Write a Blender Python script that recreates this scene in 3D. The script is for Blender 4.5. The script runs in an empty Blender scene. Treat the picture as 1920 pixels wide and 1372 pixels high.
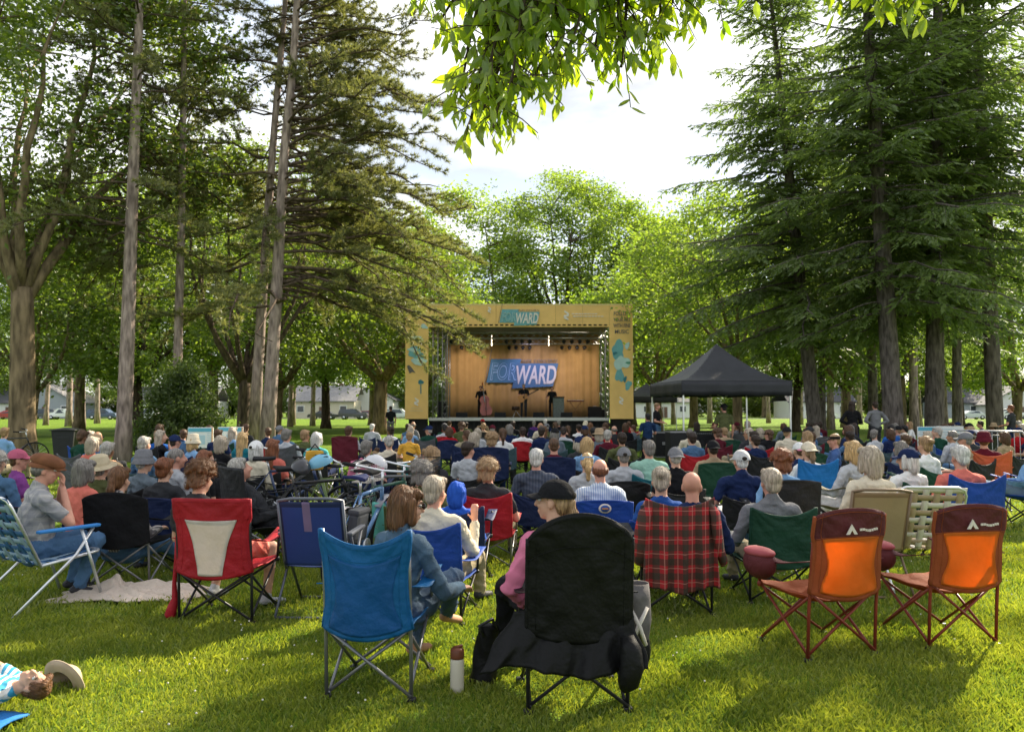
import bpy, bmesh, math, random
import numpy as np
from mathutils import Vector, Matrix, Euler
R = math.radians
sc = bpy.context.scene
COL = sc.collection

# ------------------------------------------------------------------ camera, sky, sun, exposure
IW, IH, FPX = 1920.0, 1372.0, 1493.0
CAMZ, HOR = 1.55, 768.0
PITCH = math.atan((HOR - IH/2)/FPX)
cd = bpy.data.cameras.new('camera')
cam = bpy.data.objects.new('camera', cd); COL.objects.link(cam)
cam.location = (0, 0, CAMZ); cam.rotation_euler = (R(90) + PITCH, 0, 0)
cd.sensor_width = 36; cd.lens = FPX/IW*36; cd.clip_start = .05; cd.clip_end = 2000
cd.dof.use_dof = True; cd.dof.focus_distance = 6.2; cd.dof.aperture_fstop = 4.0
sc.camera = cam
SUN_AZ, SUN_EL = R(43), R(35)
sd = bpy.data.lights.new('sun', 'SUN'); sun = bpy.data.objects.new('sun', sd); COL.objects.link(sun)
sd.energy = 5.0; sd.angle = R(.55); sd.color = (1.0, .88, .68)
SDIR = Vector((math.sin(SUN_AZ)*math.cos(SUN_EL), math.cos(SUN_AZ)*math.cos(SUN_EL), math.sin(SUN_EL)))
sun.rotation_euler = (-SDIR).to_track_quat('-Z', 'Y').to_euler(); sun.location = SDIR*60
w = bpy.data.worlds.new('World'); sc.world = w; w.use_nodes = True
nt = w.node_tree; N = nt.nodes; L = nt.links
bg = N['Background']; bg.inputs['Strength'].default_value = .102
sky = N.new('ShaderNodeTexSky'); sky.sky_type = 'NISHITA'; sky.sun_disc = False
sky.sun_elevation = SUN_EL; sky.sun_rotation = SUN_AZ
tc = N.new('ShaderNodeTexCoord'); mp = N.new('ShaderNodeMapping'); mp.inputs['Scale'].default_value = (1, 1, 2.6)
mp.inputs['Location'].default_value = (.35, .1, .2)
ns = N.new('ShaderNodeTexNoise'); ns.inputs['Scale'].default_value = 2.3; ns.inputs['Detail'].default_value = 7; ns.inputs['Roughness'].default_value = .55
cr = N.new('ShaderNodeValToRGB'); cr.color_ramp.elements[0].position = .36; cr.color_ramp.elements[1].position = .60
cr.color_ramp.elements[0].color = (.45, .45, .45, 1)
ns2 = N.new('ShaderNodeTexNoise'); ns2.inputs['Scale'].default_value = 4.5; ns2.inputs['Detail'].default_value = 6
cc = N.new('ShaderNodeValToRGB'); cc.color_ramp.elements[0].position = .40; cc.color_ramp.elements[1].position = .72
cc.color_ramp.elements[0].color = (2.9, 3.0, 3.15, 1); cc.color_ramp.elements[1].color = (7.0, 7.0, 6.9, 1)
mx = N.new('ShaderNodeMix'); mx.data_type = 'RGBA'
L.new(tc.outputs['Generated'], mp.inputs[0]); L.new(mp.outputs[0], ns.inputs['Vector']); L.new(mp.outputs[0], ns2.inputs['Vector'])
L.new(ns.outputs['Fac'], cr.inputs[0]); L.new(ns2.outputs['Fac'], cc.inputs[0])
L.new(cr.outputs[0], mx.inputs[0]); L.new(sky.outputs[0], mx.inputs[6]); L.new(cc.outputs[0], mx.inputs[7]); L.new(mx.outputs[2], bg.inputs[0])
sc.view_settings.view_transform = 'Standard'; sc.view_settings.look = 'None'
sc.view_settings.exposure = 1.5; sc.view_settings.gamma = 1
sc.render.engine = 'CYCLES'
cy = sc.cycles
cy.max_bounces = 6; cy.diffuse_bounces = 3; cy.glossy_bounces = 2; cy.transmission_bounces = 3; cy.transparent_max_bounces = 6
cy.caustics_reflective = False; cy.caustics_refractive = False; cy.sample_clamp_indirect = 6
try:
    cy.use_denoising = True; cy.denoiser = 'OPENIMAGEDENOISE'
except Exception:
    pass

# ------------------------------------------------------------------ places
CP, SP = math.cos(PITCH), math.sin(PITCH)
def ray(px, py):
    x, y = (px - IW/2)/FPX, (IH/2 - py)/FPX
    return Vector((x, CP - y*SP, SP + y*CP))
def gnd(px, py, z=0.0):
    d = ray(px, py); t = (z - CAMZ)/d.z
    return Vector((0, 0, CAMZ)) + d*t
def at(px, py, Y):
    d = ray(px, py)
    return Vector((0, 0, CAMZ)) + d*(Y/d.y)
def atx(px, Y, z=0.0):
    return Vector(((px - IW/2)/FPX*Y, Y, z))

# ------------------------------------------------------------------ objects and tags
def tag(o, label=None, cat=None, group=None, kind=None):
    if label: o['label'] = label
    if cat: o['category'] = cat
    if group: o['group'] = group
    if kind: o['kind'] = kind
    return o
def link(o, parent=None):
    COL.objects.link(o)
    if parent is not None: o.parent = parent
    return o
def empty(name, loc=(0, 0, 0), rz=0.0, label=None, cat=None, group=None, sc_=1.0):
    o = bpy.data.objects.new(name, None); link(o)
    o.location = loc; o.rotation_euler = (0, 0, rz); o.scale = (sc_, sc_, sc_); o.empty_display_size = .2
    return tag(o, label, cat, group)
def copy_tree(o, parent=None):
    c = o.copy(); COL.objects.link(c)
    if parent is not None: c.parent = parent
    for ch in KIDS(o): copy_tree(ch, c)
    return c
def KIDS(o):
    return list(o.children)
def setmats(o, mats):
    for i, m in enumerate(mats):
        if m is None or i >= len(o.material_slots): continue
        o.material_slots[i].link = 'OBJECT'; o.material_slots[i].material = m

# ------------------------------------------------------------------ mesh building
def mesh_np(name, V, FS, mats=(), mi=None, smooth=False):
    V = np.asarray(V, np.float32)
    if isinstance(FS, np.ndarray): FS = [FS]
    me = bpy.data.meshes.new(name)
    idx = np.concatenate([f.ravel() for f in FS]).astype(np.int32)
    tot = np.concatenate([np.full(len(f), f.shape[1], np.int32) for f in FS])
    st = np.concatenate([[0], np.cumsum(tot)[:-1]]).astype(np.int32)
    me.vertices.add(len(V)); me.vertices.foreach_set('co', V.ravel())
    me.loops.add(len(idx)); me.loops.foreach_set('vertex_index', idx)
    me.polygons.add(len(tot)); me.polygons.foreach_set('loop_start', st)
    if mi is not None: me.polygons.foreach_set('material_index', np.asarray(mi, np.int32))
    me.polygons.foreach_set('use_smooth', np.full(len(tot), smooth, bool))
    for m in mats: me.materials.append(m)
    me.update(calc_edges=True)
    return me
def obj(name, me, parent=None, loc=None):
    o = bpy.data.objects.new(name, me); link(o, parent)
    if loc is not None: o.location = loc
    return o

class MB:
    def __init__(s): s.v = []; s.f = []; s.m = []; s.s = []
    def add(s, vs, fs, m=0, sm=False):
        b = len(s.v); s.v.extend(tuple(p) for p in vs)
        for f in fs: s.f.append(tuple(i + b for i in f)); s.m.append(m); s.s.append(sm)
    def box(s, c, d, m=0, rot=None, bev=0.0):
        hx, hy, hz = d[0]/2, d[1]/2, d[2]/2
        if bev > 0:
            b = min(bev, hx*.9, hy*.9, hz*.9); vs = []; fs = []
            bm = bmesh.new(); bmesh.ops.create_cube(bm, size=1)
            for q in bm.verts: q.co = (q.co.x*d[0], q.co.y*d[1], q.co.z*d[2])
            bmesh.ops.bevel(bm, geom=bm.edges[:], offset=b, segments=2, affect='EDGES', profile=.6)
            bm.verts.index_update(); vs = [q.co.copy() for q in bm.verts]; fs = [[q.index for q in f.verts] for f in bm.faces]; bm.free()
        else:
            vs = [Vector((x*hx, y*hy, z*hz)) for x in (-1, 1) for y in (-1, 1) for z in (-1, 1)]
            fs = [(0, 1, 3, 2), (4, 6, 7, 5), (0, 4, 5, 1), (2, 3, 7, 6), (0, 2, 6, 4), (1, 5, 7, 3)]
        M_ = Euler(rot).to_matrix() if rot is not None else Matrix.Identity(3)
        s.add([M_ @ v + Vector(c) for v in vs], fs, m)
    def tube(s, pts, r, n=8, m=0, cap=True, flat=1.0):
        pts = [Vector(p) for p in pts]; k = len(pts)
        rs = list(r) if hasattr(r, '__len__') else [r]*k
        vs = []; fs = []; u = None
        for i in range(k):
            t = (pts[min(i + 1, k - 1)] - pts[max(i - 1, 0)])
            if t.length < 1e-9: t = Vector((0, 0, 1))
            t.normalize()
            if u is None:
                u = t.orthogonal().normalized()
                if abs(t.z) < .95: u = t.cross(Vector((0, 0, 1))).normalized()
                else: u = (Vector((1, 0, 0)) - t*t.x).normalized()
            else:
                u = (u - t*u.dot(t))
                u = u.normalized() if u.length > 1e-6 else t.orthogonal().normalized()
            w_ = t.cross(u)
            for j in range(n):
                a = 2*math.pi*j/n
                vs.append(pts[i] + u*(math.cos(a)*rs[i]) + w_*(math.sin(a)*rs[i]*flat))
        for i in range(k - 1):
            for j in range(n):
                a, b = i*n + j, i*n + (j + 1) % n
                fs.append((a, b, b + n, a + n))
        if cap:
            fs.append(tuple(range(n - 1, -1, -1))); fs.append(tuple((k - 1)*n + j for j in range(n)))
        s.add(vs, fs, m, True)
    def ell(s, c, r, m=0, nu=12, nv=8, rot=None, z0=-1.0, z1=1.0):
        vs = []; fs = []; M_ = rot if rot is not None else Matrix.Identity(3)
        a0, a1 = math.asin(z0), math.asin(z1)
        for j in range(nv + 1):
            a = a0 + (a1 - a0)*j/nv
            for i in range(nu):
                b = 2*math.pi*i/nu
                vs.append(M_ @ Vector((math.cos(a)*math.cos(b)*r[0], math.cos(a)*math.sin(b)*r[1], math.sin(a)*r[2])) + Vector(c))
        for j in range(nv):
            for i in range(nu):
                p, q = j*nu + i, j*nu + (i + 1) % nu
                fs.append((p, q, q + nu, p + nu))
        s.add(vs, fs, m, True)
    def lathe(s, prof, n=16, m=0, c=(0, 0, 0), cap=True):
        vs = []; fs = []; k = len(prof)
        for r, z in prof:
            for j in range(n):
                a = 2*math.pi*j/n; vs.append((c[0] + r*math.cos(a), c[1] + r*math.sin(a), c[2] + z))
        for i in range(k - 1):
            for j in range(n):
                a, b = i*n + j, i*n + (j + 1) % n; fs.append((a, b, b + n, a + n))
        if cap: fs.append(tuple(range(n - 1, -1, -1))); fs.append(tuple((k - 1)*n + j for j in range(n)))
        s.add(vs, fs, m, True)
    def grid(s, fn, nu, nv, m=0, thick=0.0, mfn=None, sm=True, skip=None):
        """fn(u,v)->point; with thickness a closed slab"""
        P = [[Vector(fn(i/nu, j/nv)) for i in range(nu + 1)] for j in range(nv + 1)]
        def vid(i, j): return j*(nu + 1) + i
        vs = [p for row in P for p in row]; fs = []; ms = []
        for j in range(nv):
            for i in range(nu):
                if skip and skip((i + .5)/nu, (j + .5)/nv): continue
                fs.append((vid(i, j), vid(i + 1, j), vid(i + 1, j + 1), vid(i, j + 1))); ms.append(mfn((i + .5)/nu, (j + .5)/nv) if mfn else m)
        if thick > 0:
            n0 = len(vs); nor = [Vector((0, 0, 0)) for _ in vs]
            for f in fs:
                q = (vs[f[1]] - vs[f[0]]).cross(vs[f[3]] - vs[f[0]])
                if q.length > 1e-12:
                    q.normalize()
                    for a in f: nor[a] += q
            for a in range(n0):
                nn = nor[a].normalized() if nor[a].length > 1e-9 else Vector((0, 1, 0))
                vs.append(vs[a] + nn*thick)
            base = list(fs)
            for f, mm in zip(base, list(ms)): fs.append(tuple(a + n0 for a in reversed(f))); ms.append(mm)
            rim = [vid(i, 0) for i in range(nu + 1)] + [vid(nu, j) for j in range(1, nv + 1)] + [vid(i, nv) for i in range(nu - 1, -1, -1)] + [vid(0, j) for j in range(nv - 1, 0, -1)]
            for a, b in zip(rim, rim[1:] + rim[:1]): fs.append((b, a, a + n0, b + n0)); ms.append(ms[0])
        b = len(s.v); s.v.extend(tuple(p) for p in vs)
        for f, mm in zip(fs, ms): s.f.append(tuple(i + b for i in f)); s.m.append(mm); s.s.append(sm)
    def mesh(s, name, mats):
        me = bpy.data.meshes.new(name); me.from_pydata(s.v, [], s.f)
        for m in mats: me.materials.append(m)
        me.polygons.foreach_set('material_index', s.m); me.polygons.foreach_set('use_smooth', s.s)
        me.update(); return me
    def build(s, name, mats, parent=None, loc=None):
        if not isinstance(mats, (list, tuple)): mats = [mats]
        return obj(name, s.mesh(name, mats), parent, loc)

# ------------------------------------------------------------------ materials
_mc = {}
def nodes(name):
    m = bpy.data.materials.new(name); m.use_nodes = True; t = m.node_tree
    return m, t, t.nodes['Principled BSDF'], t.nodes['Material Output']
def noise(t, scale, detail=4, coord='Object', vec=(1, 1, 1)):
    c = t.nodes.new('ShaderNodeTexCoord'); mp = t.nodes.new('ShaderNodeMapping'); mp.inputs['Scale'].default_value = vec
    n = t.nodes.new('ShaderNodeTexNoise'); n.inputs['Scale'].default_value = scale; n.inputs['Detail'].default_value = detail
    t.links.new(c.outputs[coord], mp.inputs[0]); t.links.new(mp.outputs[0], n.inputs['Vector']); return n
def ramp(t, src, stops):
    r = t.nodes.new('ShaderNodeValToRGB'); e = r.color_ramp.elements
    while len(e) < len(stops): e.new(.5)
    for q, (p, c) in zip(e, stops): q.position = p; q.color = (*c[:3], 1)
    t.links.new(src, r.inputs[0]); return r
def lum(c, k): return tuple(min(1, x*k) for x in c)
def mat(name, col, rough=.75, var=.15, scale=6, bump=0.0, bscale=60, spec=.3, metal=0.0, trans=0.0, vec=(1, 1, 1)):
    key = (name, col, rough, trans)
    if key in _mc: return _mc[key]
    m, t, b, out = nodes(name)
    n = noise(t, scale, 5, vec=vec)
    r = ramp(t, n.outputs['Fac'], [(.3, lum(col, 1 - var)), (.7, lum(col, 1 + var))])
    t.links.new(r.outputs[0], b.inputs['Base Color'])
    b.inputs['Roughness'].default_value = rough; b.inputs['Metallic'].default_value = metal; b.inputs['Specular IOR Level'].default_value = spec
    if bump > 0:
        nb = noise(t, bscale, 3, vec=vec); bp = t.nodes.new('ShaderNodeBump'); bp.inputs['Strength'].default_value = bump; bp.inputs['Distance'].default_value = .035 if bscale < 30 else .01
        t.links.new(nb.outputs['Fac'], bp.inputs['Height']); t.links.new(bp.outputs[0], b.inputs['Normal'])
    if trans > 0:
        tr = t.nodes.new('ShaderNodeBsdfTranslucent'); mx = t.nodes.new('ShaderNodeMixShader'); mx.inputs[0].default_value = trans
        t.links.new(r.outputs[0], tr.inputs[0]); t.links.new(b.outputs[0], mx.inputs[1]); t.links.new(tr.outputs[0], mx.inputs[2]); t.links.new(mx.outputs[0], out.inputs[0])
    _mc[key] = m; return m
def leafmat(name, c1, c2, trans=.45, tcol=None, gloss=.05, nscale=.35):
    m, t, b, out = nodes(name); t.nodes.remove(b)
    g = t.nodes.new('ShaderNodeNewGeometry'); n = noise(t, nscale, 2)
    ad = t.nodes.new('ShaderNodeMath'); ad.operation = 'MULTIPLY_ADD'; ad.inputs[1].default_value = .55
    n2 = t.nodes.new('ShaderNodeMath'); n2.operation = 'MULTIPLY_ADD'; n2.inputs[1].default_value = 1.1; n2.inputs[2].default_value = -.28
    t.links.new(n.outputs['Fac'], n2.inputs[0])
    t.links.new(g.outputs['Random Per Island'], ad.inputs[0]); t.links.new(n2.outputs[0], ad.inputs[2])
    r = ramp(t, ad.outputs[0], [(.1, c1), (.9, c2)])
    d = t.nodes.new('ShaderNodeBsdfDiffuse'); tr = t.nodes.new('ShaderNodeBsdfTranslucent'); gl = t.nodes.new('ShaderNodeBsdfGlossy')
    gl.inputs['Roughness'].default_value = .45
    mt = t.nodes.new('ShaderNodeMix'); mt.data_type = 'RGBA'; mt.blend_type = 'MULTIPLY'; mt.inputs[0].default_value = 1; mt.inputs[7].default_value = (*(tcol or (1.6, 1.7, .62)), 1)
    t.links.new(r.outputs[0], mt.inputs[6]); t.links.new(r.outputs[0], d.inputs[0]); t.links.new(mt.outputs[2], tr.inputs[0])
    m1 = t.nodes.new('ShaderNodeMixShader'); m1.inputs[0].default_value = trans
    m2 = t.nodes.new('ShaderNodeMixShader'); m2.inputs[0].default_value = gloss
    t.links.new(d.outputs[0], m1.inputs[1]); t.links.new(tr.outputs[0], m1.inputs[2]); t.links.new(m1.outputs[0], m2.inputs[1]); t.links.new(gl.outputs[0], m2.inputs[2])
    t.links.new(m2.outputs[0], out.inputs[0]); return m
def barkmat(name, c1, c2, vs=9, hs=2.0):
    m, t, b, out = nodes(name)
    n = noise(t, vs, 6, vec=(1, 1, .22)); n2 = noise(t, .9, 3)
    r = ramp(t, n.outputs['Fac'], [(.32, c1), (.66, c2)])
    mx = t.nodes.new('ShaderNodeMix'); mx.data_type = 'RGBA'; mx.blend_type = 'MULTIPLY'; mx.inputs[0].default_value = .5
    r2 = ramp(t, n2.outputs['Fac'], [(.3, (.6, .6, .6)), (.7, (1, 1, 1))])
    t.links.new(r.outputs[0], mx.inputs[6]); t.links.new(r2.outputs[0], mx.inputs[7]); t.links.new(mx.outputs[2], b.inputs['Base Color'])
    b.inputs['Roughness'].default_value = .95; b.inputs['Specular IOR Level'].default_value = .1
    bp = t.nodes.new('ShaderNodeBump'); bp.inputs['Strength'].default_value = .9; bp.inputs['Distance'].default_value = .04
    t.links.new(n.outputs['Fac'], bp.inputs['Height']); t.links.new(bp.outputs[0], b.inputs['Normal']); return m
def hairmat(name, col):
    key = ('hair', name)
    if key in _mc: return _mc[key]
    m, t, b, out = nodes(name)
    n = noise(t, 26, 4, vec=(3.2, 3.2, .35))
    r = ramp(t, n.outputs['Fac'], [(.3, lum(col, .5)), (.5, col), (.72, lum(col, 1.6))])
    t.links.new(r.outputs[0], b.inputs['Base Color']); b.inputs['Roughness'].default_value = .5; b.inputs['Specular IOR Level'].default_value = .35
    bp = t.nodes.new('ShaderNodeBump'); bp.inputs['Strength'].default_value = .8; bp.inputs['Distance'].default_value = .012
    t.links.new(n.outputs['Fac'], bp.inputs['Height']); t.links.new(bp.outputs[0], b.inputs['Normal'])
    _mc[key] = m; return m
def cloth(name, col, trans=0.0, stripe=None):
    return mat(name, col, .88, .18, 5, .55, 15, .12, trans=trans)
def stripemat(name, c1, c2, f=40, axis='X'):
    key = ('stripe', name)
    if key in _mc: return _mc[key]
    m, t, b, out = nodes(name)
    c = t.nodes.new('ShaderNodeTexCoord'); wv = t.nodes.new('ShaderNodeTexWave'); wv.bands_direction = axis
    wv.inputs['Scale'].default_value = f; wv.inputs['Distortion'].default_value = .6
    t.links.new(c.outputs['Object'], wv.inputs[0]); r = ramp(t, wv.outputs['Fac'], [(.42, c1), (.58, c2)])
    t.links.new(r.outputs[0], b.inputs['Base Color']); b.inputs['Roughness'].default_value = .85; _mc[key] = m; return m
def plaidmat(name, base, dark, line, f=9.0):
    m, t, b, out = nodes(name)
    c = t.nodes.new('ShaderNodeTexCoord'); sx = t.nodes.new('ShaderNodeSeparateXYZ'); t.links.new(c.outputs['Object'], sx.inputs[0])
    def band(src, per, off, wdt):
        a = t.nodes.new('ShaderNodeMath'); a.operation = 'MULTIPLY_ADD'; a.inputs[1].default_value = per; a.inputs[2].default_value = off
        t.links.new(src, a.inputs[0]); fr = t.nodes.new('ShaderNodeMath'); fr.operation = 'FRACT'; t.links.new(a.outputs[0], fr.inputs[0])
        lt = t.nodes.new('ShaderNodeMath'); lt.operation = 'LESS_THAN'; lt.inputs[1].default_value = wdt; t.links.new(fr.outputs[0], lt.inputs[0]); return lt.outputs[0]
    def mixc(fac, a, bcol, k):
        mu = t.nodes.new('ShaderNodeMath'); mu.operation = 'MULTIPLY'; mu.inputs[1].default_value = k; t.links.new(fac, mu.inputs[0])
        x = t.nodes.new('ShaderNodeMix'); x.data_type = 'RGBA'; t.links.new(mu.outputs[0], x.inputs[0])
        if isinstance(a, tuple): x.inputs[6].default_value = (*a, 1)
        else: t.links.new(a, x.inputs[6])
        x.inputs[7].default_value = (*bcol, 1); return x.outputs[2]
    o = mixc(band(sx.outputs[0], f, 0, .46), base, dark, .75); o = mixc(band(sx.outputs[2], f, .1, .46), o, dark, .7)
    o = mixc(band(sx.outputs[0], f, .3, .06), o, line, .6); o = mixc(band(sx.outputs[2], f, .35, .06), o, line, .6)
    t.links.new(o, b.inputs['Base Color']); b.inputs['Roughness'].default_value = .9
    n = noise(t, 14, 3); bp = t.nodes.new('ShaderNodeBump'); bp.inputs['Strength'].default_value = .3; bp.inputs['Distance'].default_value = .02
    t.links.new(n.outputs['Fac'], bp.inputs['Height']); t.links.new(bp.outputs[0], b.inputs['Normal']); return m
C = dict(black=(.012, .012, .014), charcoal=(.035, .036, .04), grey=(.17, .17, .18), pale=(.42, .43, .45), white=(.72, .71, .69), cream=(.62, .55, .42),
         navy=(.012, .022, .07), blue=(.02, .10, .36), sky=(.20, .36, .58), teal=(.015, .16, .20), aqua=(.10, .42, .42), green=(.012, .055, .035), olive=(.09, .10, .04),
         mint=(.30, .52, .42), red=(.36, .012, .018), maroon=(.09, .01, .02), pink=(.55, .17, .26), coral=(.62, .16, .12), orange=(.72, .20, .03), yellow=(.68, .36, .05),
         purple=(.09, .03, .16), plum=(.20, .05, .22), brown=(.12, .06, .03), tan=(.36, .26, .16), denim=(.07, .14, .25), khaki=(.30, .25, .16), lilac=(.40, .34, .52))
HC = dict(white=(.55, .53, .50), silver=(.40, .37, .33), grey=(.20, .18, .16), blond=(.50, .33, .15), sandy=(.32, .20, .10), brown=(.09, .045, .022), auburn=(.20, .07, .03), black=(.015, .012, .011), dark=(.035, .02, .013))
SK = [mat('skin_fair', (.56, .32, .22), .55, .1, 14, .1, 90), mat('skin_pink', (.55, .27, .19), .55, .12, 14, .1, 90), mat('skin_tan', (.42, .22, .13), .55, .1, 14, .1, 90), mat('skin_brown', (.20, .095, .055), .5, .1, 14, .1, 90)]
SHOE = mat('shoe_dark', (.03, .03, .035), .6)
SHOEW = mat('shoe_pale', (.5, .5, .5), .6)
STEEL = mat('tube_grey_steel', (.22, .22, .23), .35, .1, 9, metal=.6)
BLKM = mat('tube_black', (.02, .02, .022), .4, .1, 9)
ALU = mat('tube_aluminium', (.72, .73, .75), .3, .06, 9, metal=.7)
REDM = mat('tube_red_brown', (.20, .035, .02), .38, .15, 9)
WHITEM = mat('painted_white_steel', (.75, .75, .75), .4, .06)
# ------------------------------------------------------------------ people: one continuous skin per body
def _cap(a, b, ra, rb, wx=1.0, wy=1.0, n=12, side=Vector((1, 0, 0))):
    a, b = Vector(a), Vector(b); t = (b - a); ln = t.length
    t = t.normalized() if ln > 1e-6 else Vector((0, 0, 1))
    u = side - t*side.dot(t)
    u = u.normalized() if u.length > .2 else t.orthogonal().normalized()
    w_ = t.cross(u); rings = []
    for q in (-1, -.8, -.5, 0): rings.append((a + t*(ra*q), ra*math.sqrt(max(0.02, 1 - q*q))))
    if ln > .12: rings.append(((a + b)*.5, (ra + rb)*.5))
    for q in (0, .5, .8, 1): rings.append((b + t*(rb*q), rb*math.sqrt(max(0.02, 1 - q*q))))
    vs = []; fs = []
    for p, r in rings:
        for j in range(n):
            g = 2*math.pi*j/n; vs.append(p + u*(math.cos(g)*r*wx) + w_*(math.sin(g)*r*wy))
    for i in range(len(rings) - 1):
        for j in range(n):
            q, s_ = i*n + j, i*n + (j + 1) % n; fs.append((q, s_, s_ + n, q + n))
    fs.append(tuple(range(n - 1, -1, -1))); fs.append(tuple((len(rings) - 1)*n + j for j in range(n)))
    return vs, fs, u, w_, t
class Flesh:
    """tapered pieces that are fused into one skin"""
    def __init__(s): s.mb = MB(); s.pr = []
    def cap(s, a, b, ra, rb, mi, wx=1.0, wy=1.0, side=Vector((1, 0, 0))):
        vs, fs, u, w_, t = _cap(a, b, ra, rb, wx, wy, side=side); s.mb.add(vs, fs)
        s.pr.append((np.array(a, float), np.array(b, float), ra, rb, np.array(u), np.array(w_), wx, wy, mi))
    def ell(s, c, r, mi, rot=None):
        M_ = rot if rot is not None else Matrix.Identity(3)
        s.mb.ell(c, r, 0, 14, 10, M_)
        s.pr.append((np.array(c, float), None, r, None, np.array(M_), None, 1, 1, mi))
    def fuse(s, name, voxel, mats, smooth=2, wob=0.0, seed=1, fold=0.0):
        me = s.mb.mesh('flesh', []); o = bpy.data.objects.new('flesh', me); COL.objects.link(o)
        md = o.modifiers.new('r', 'REMESH'); md.mode = 'VOXEL'; md.voxel_size = voxel; md.use_smooth_shade = True
        if smooth: ms = o.modifiers.new('s', 'SMOOTH'); ms.factor = .5; ms.iterations = smooth
        dg = bpy.context.evaluated_depsgraph_get()
        res = bpy.data.meshes.new_from_object(o.evaluated_get(dg)); res.name = name
        bpy.data.objects.remove(o); bpy.data.meshes.remove(me)
        n = len(res.polygons); ctr = np.empty(n*3, np.float32); res.polygons.foreach_get('center', ctr); P = ctr.reshape(-1, 3).astype(float)
        best = np.full(n, 1e9); mi = np.zeros(n, np.int32)
        for (a, b, ra, rb, u, w_, wx, wy, m) in s.pr:
            if b is None:
                q = (P - a) @ u; r = np.array(ra); k = np.sqrt(((q/r)**2).sum(1)); d = (k - 1)*r.min()
            else:
                t = b - a; l2 = max(t @ t, 1e-9); h = np.clip(((P - a) @ t)/l2, 0, 1); off = P - a - h[:, None]*t
                tn = t/math.sqrt(l2); d = np.sqrt((off @ u/wx)**2 + (off @ w_/wy)**2 + (off @ tn)**2) - (ra + (rb - ra)*h)
            k = d < best; best[k] = d[k]; mi[k] = m
        res.materials.clear()
        for m in mats: res.materials.append(m)
        res.polygons.foreach_set('material_index', mi); res.polygons.foreach_set('use_smooth', np.ones(n, bool))
        if wob:
            nv = len(res.vertices); co = np.empty(nv*3, np.float32); nr = np.empty(nv*3, np.float32)
            res.vertices.foreach_get('co', co); res.vertices.foreach_get('normal', nr); X = co.reshape(-1, 3); Nn = nr.reshape(-1, 3)
            g = np.random.default_rng(seed); K = g.normal(0, 1, (10, 3))*np.array([70, 70, 22]); ph = g.uniform(0, 6, 10)
            dsp = np.sin(X @ K.T + ph).sum(1)/10*wob*2; X += Nn*dsp[:, None]; res.vertices.foreach_set('co', X.ravel())
        if fold:
            nv = len(res.vertices); co = np.empty(nv*3, np.float32); nr = np.empty(nv*3, np.float32)
            res.vertices.foreach_get('co', co); res.vertices.foreach_get('normal', nr); X = co.reshape(-1, 3); Nn = nr.reshape(-1, 3)
            li = np.empty(len(res.loops), np.int32); res.loops.foreach_get('vertex_index', li); lt = np.empty(n, np.int32); res.polygons.foreach_get('loop_total', lt)
            cl = np.isin(np.repeat(mi, lt), (1, 2)); bad = np.zeros(nv, bool); bad[li[~cl]] = True
            x, y, z = X[:, 0], X[:, 1], X[:, 2]; wq = np.sin(11*x + 7*z + 2*np.sin(9*y + 3)) + np.sin(9*y - 12*z + 2*np.sin(8*x + 1))
            rdg = 1 - np.abs(np.sin(17*z + 13*x + 9*y + 1.7*wq)); rd2 = 1 - np.abs(np.sin(24*x - 21*z + 15*y + 1.3*wq + 1)); r3 = np.sin(60*z + 30*x + 2.2*wq)*np.sin(33*y + 40*x)
            d = fold*(.55 + 1.0*rdg**2 + .6*rd2**2 - .35*r3 - .7); d[bad] = -.001; X += Nn*d[:, None].astype(np.float32); res.vertices.foreach_set('co', X.ravel())
        res.update(); return res

def hand(F, wrist, fwd, up, s, curl=.5, mi=0, right=True):
    """palm, four unequal bent fingers and a thumb from the palm's side"""
    fwd = fwd.normalized(); up = (up - fwd*up.dot(fwd)).normalized(); sd_ = fwd.cross(up)*(1 if right else -1)
    pc = wrist + fwd*(.045*s)
    F.cap(wrist, wrist + fwd*.075*s, .024*s, .034*s, mi, 1.0, .5, side=sd_)
    for k, (o_, l_) in enumerate(((-.029, .062), (-.010, .074), (.010, .070), (.027, .054))):
        b = wrist + fwd*(.082*s) + sd_*(o_*s); d = (fwd*math.cos(curl*.6) - up*math.sin(curl*.6)); m = b + d*(l_*.52*s)
        d2 = fwd*math.cos(curl*1.7) - up*math.sin(curl*1.7); F.cap(b, m, .0088*s, .0082*s, mi); F.cap(m, m + d2*(l_*.5*s), .0082*s, .007*s, mi)
    b = wrist + fwd*.03*s - sd_*.028*s; m = b + (fwd*.6 - sd_*.7 - up*.25).normalized()*.042*s
    F.cap(b, m, .012*s, .0095*s, mi); F.cap(m, m + (fwd*.9 - sd_*.2 - up*.3).normalized()*.03*s, .0095*s, .008*s, mi)

def headprims(F, H, detail):
    """H: 4x4 head frame, face to +Y"""
    R3 = H.to_3x3(); p = lambda x, y, z: H @ Vector((x, y, z))
    F.ell(p(0, -.012, .035), (.076, .097, .088), 0, R3); F.ell(p(0, .026, -.035), (.063, .068, .08), 0, R3)
    F.ell(p(0, .06, -.092), (.032, .026, .024), 0, R3)
    F.cap(p(0, .092, .012), p(0, .112, -.026), .011, .017, 0)
    for s_ in (-1, 1):
        F.ell(p(.077*s_, -.006, -.012), (.011, .022, .033), 0, R3)
        F.ell(p(.037*s_, .075, -.03), (.022, .018, .02), 0, R3)
    if detail:
        F.cap(p(-.03, .088, .03), p(.03, .088, .03), .014, .014, 0)
        F.cap(p(-.019, .092, -.062), p(.019, .092, -.062), .0075, .0075, 0); F.cap(p(-.015, .089, -.073), p(.015, .089, -.073), .008, .008, 0)

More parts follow.
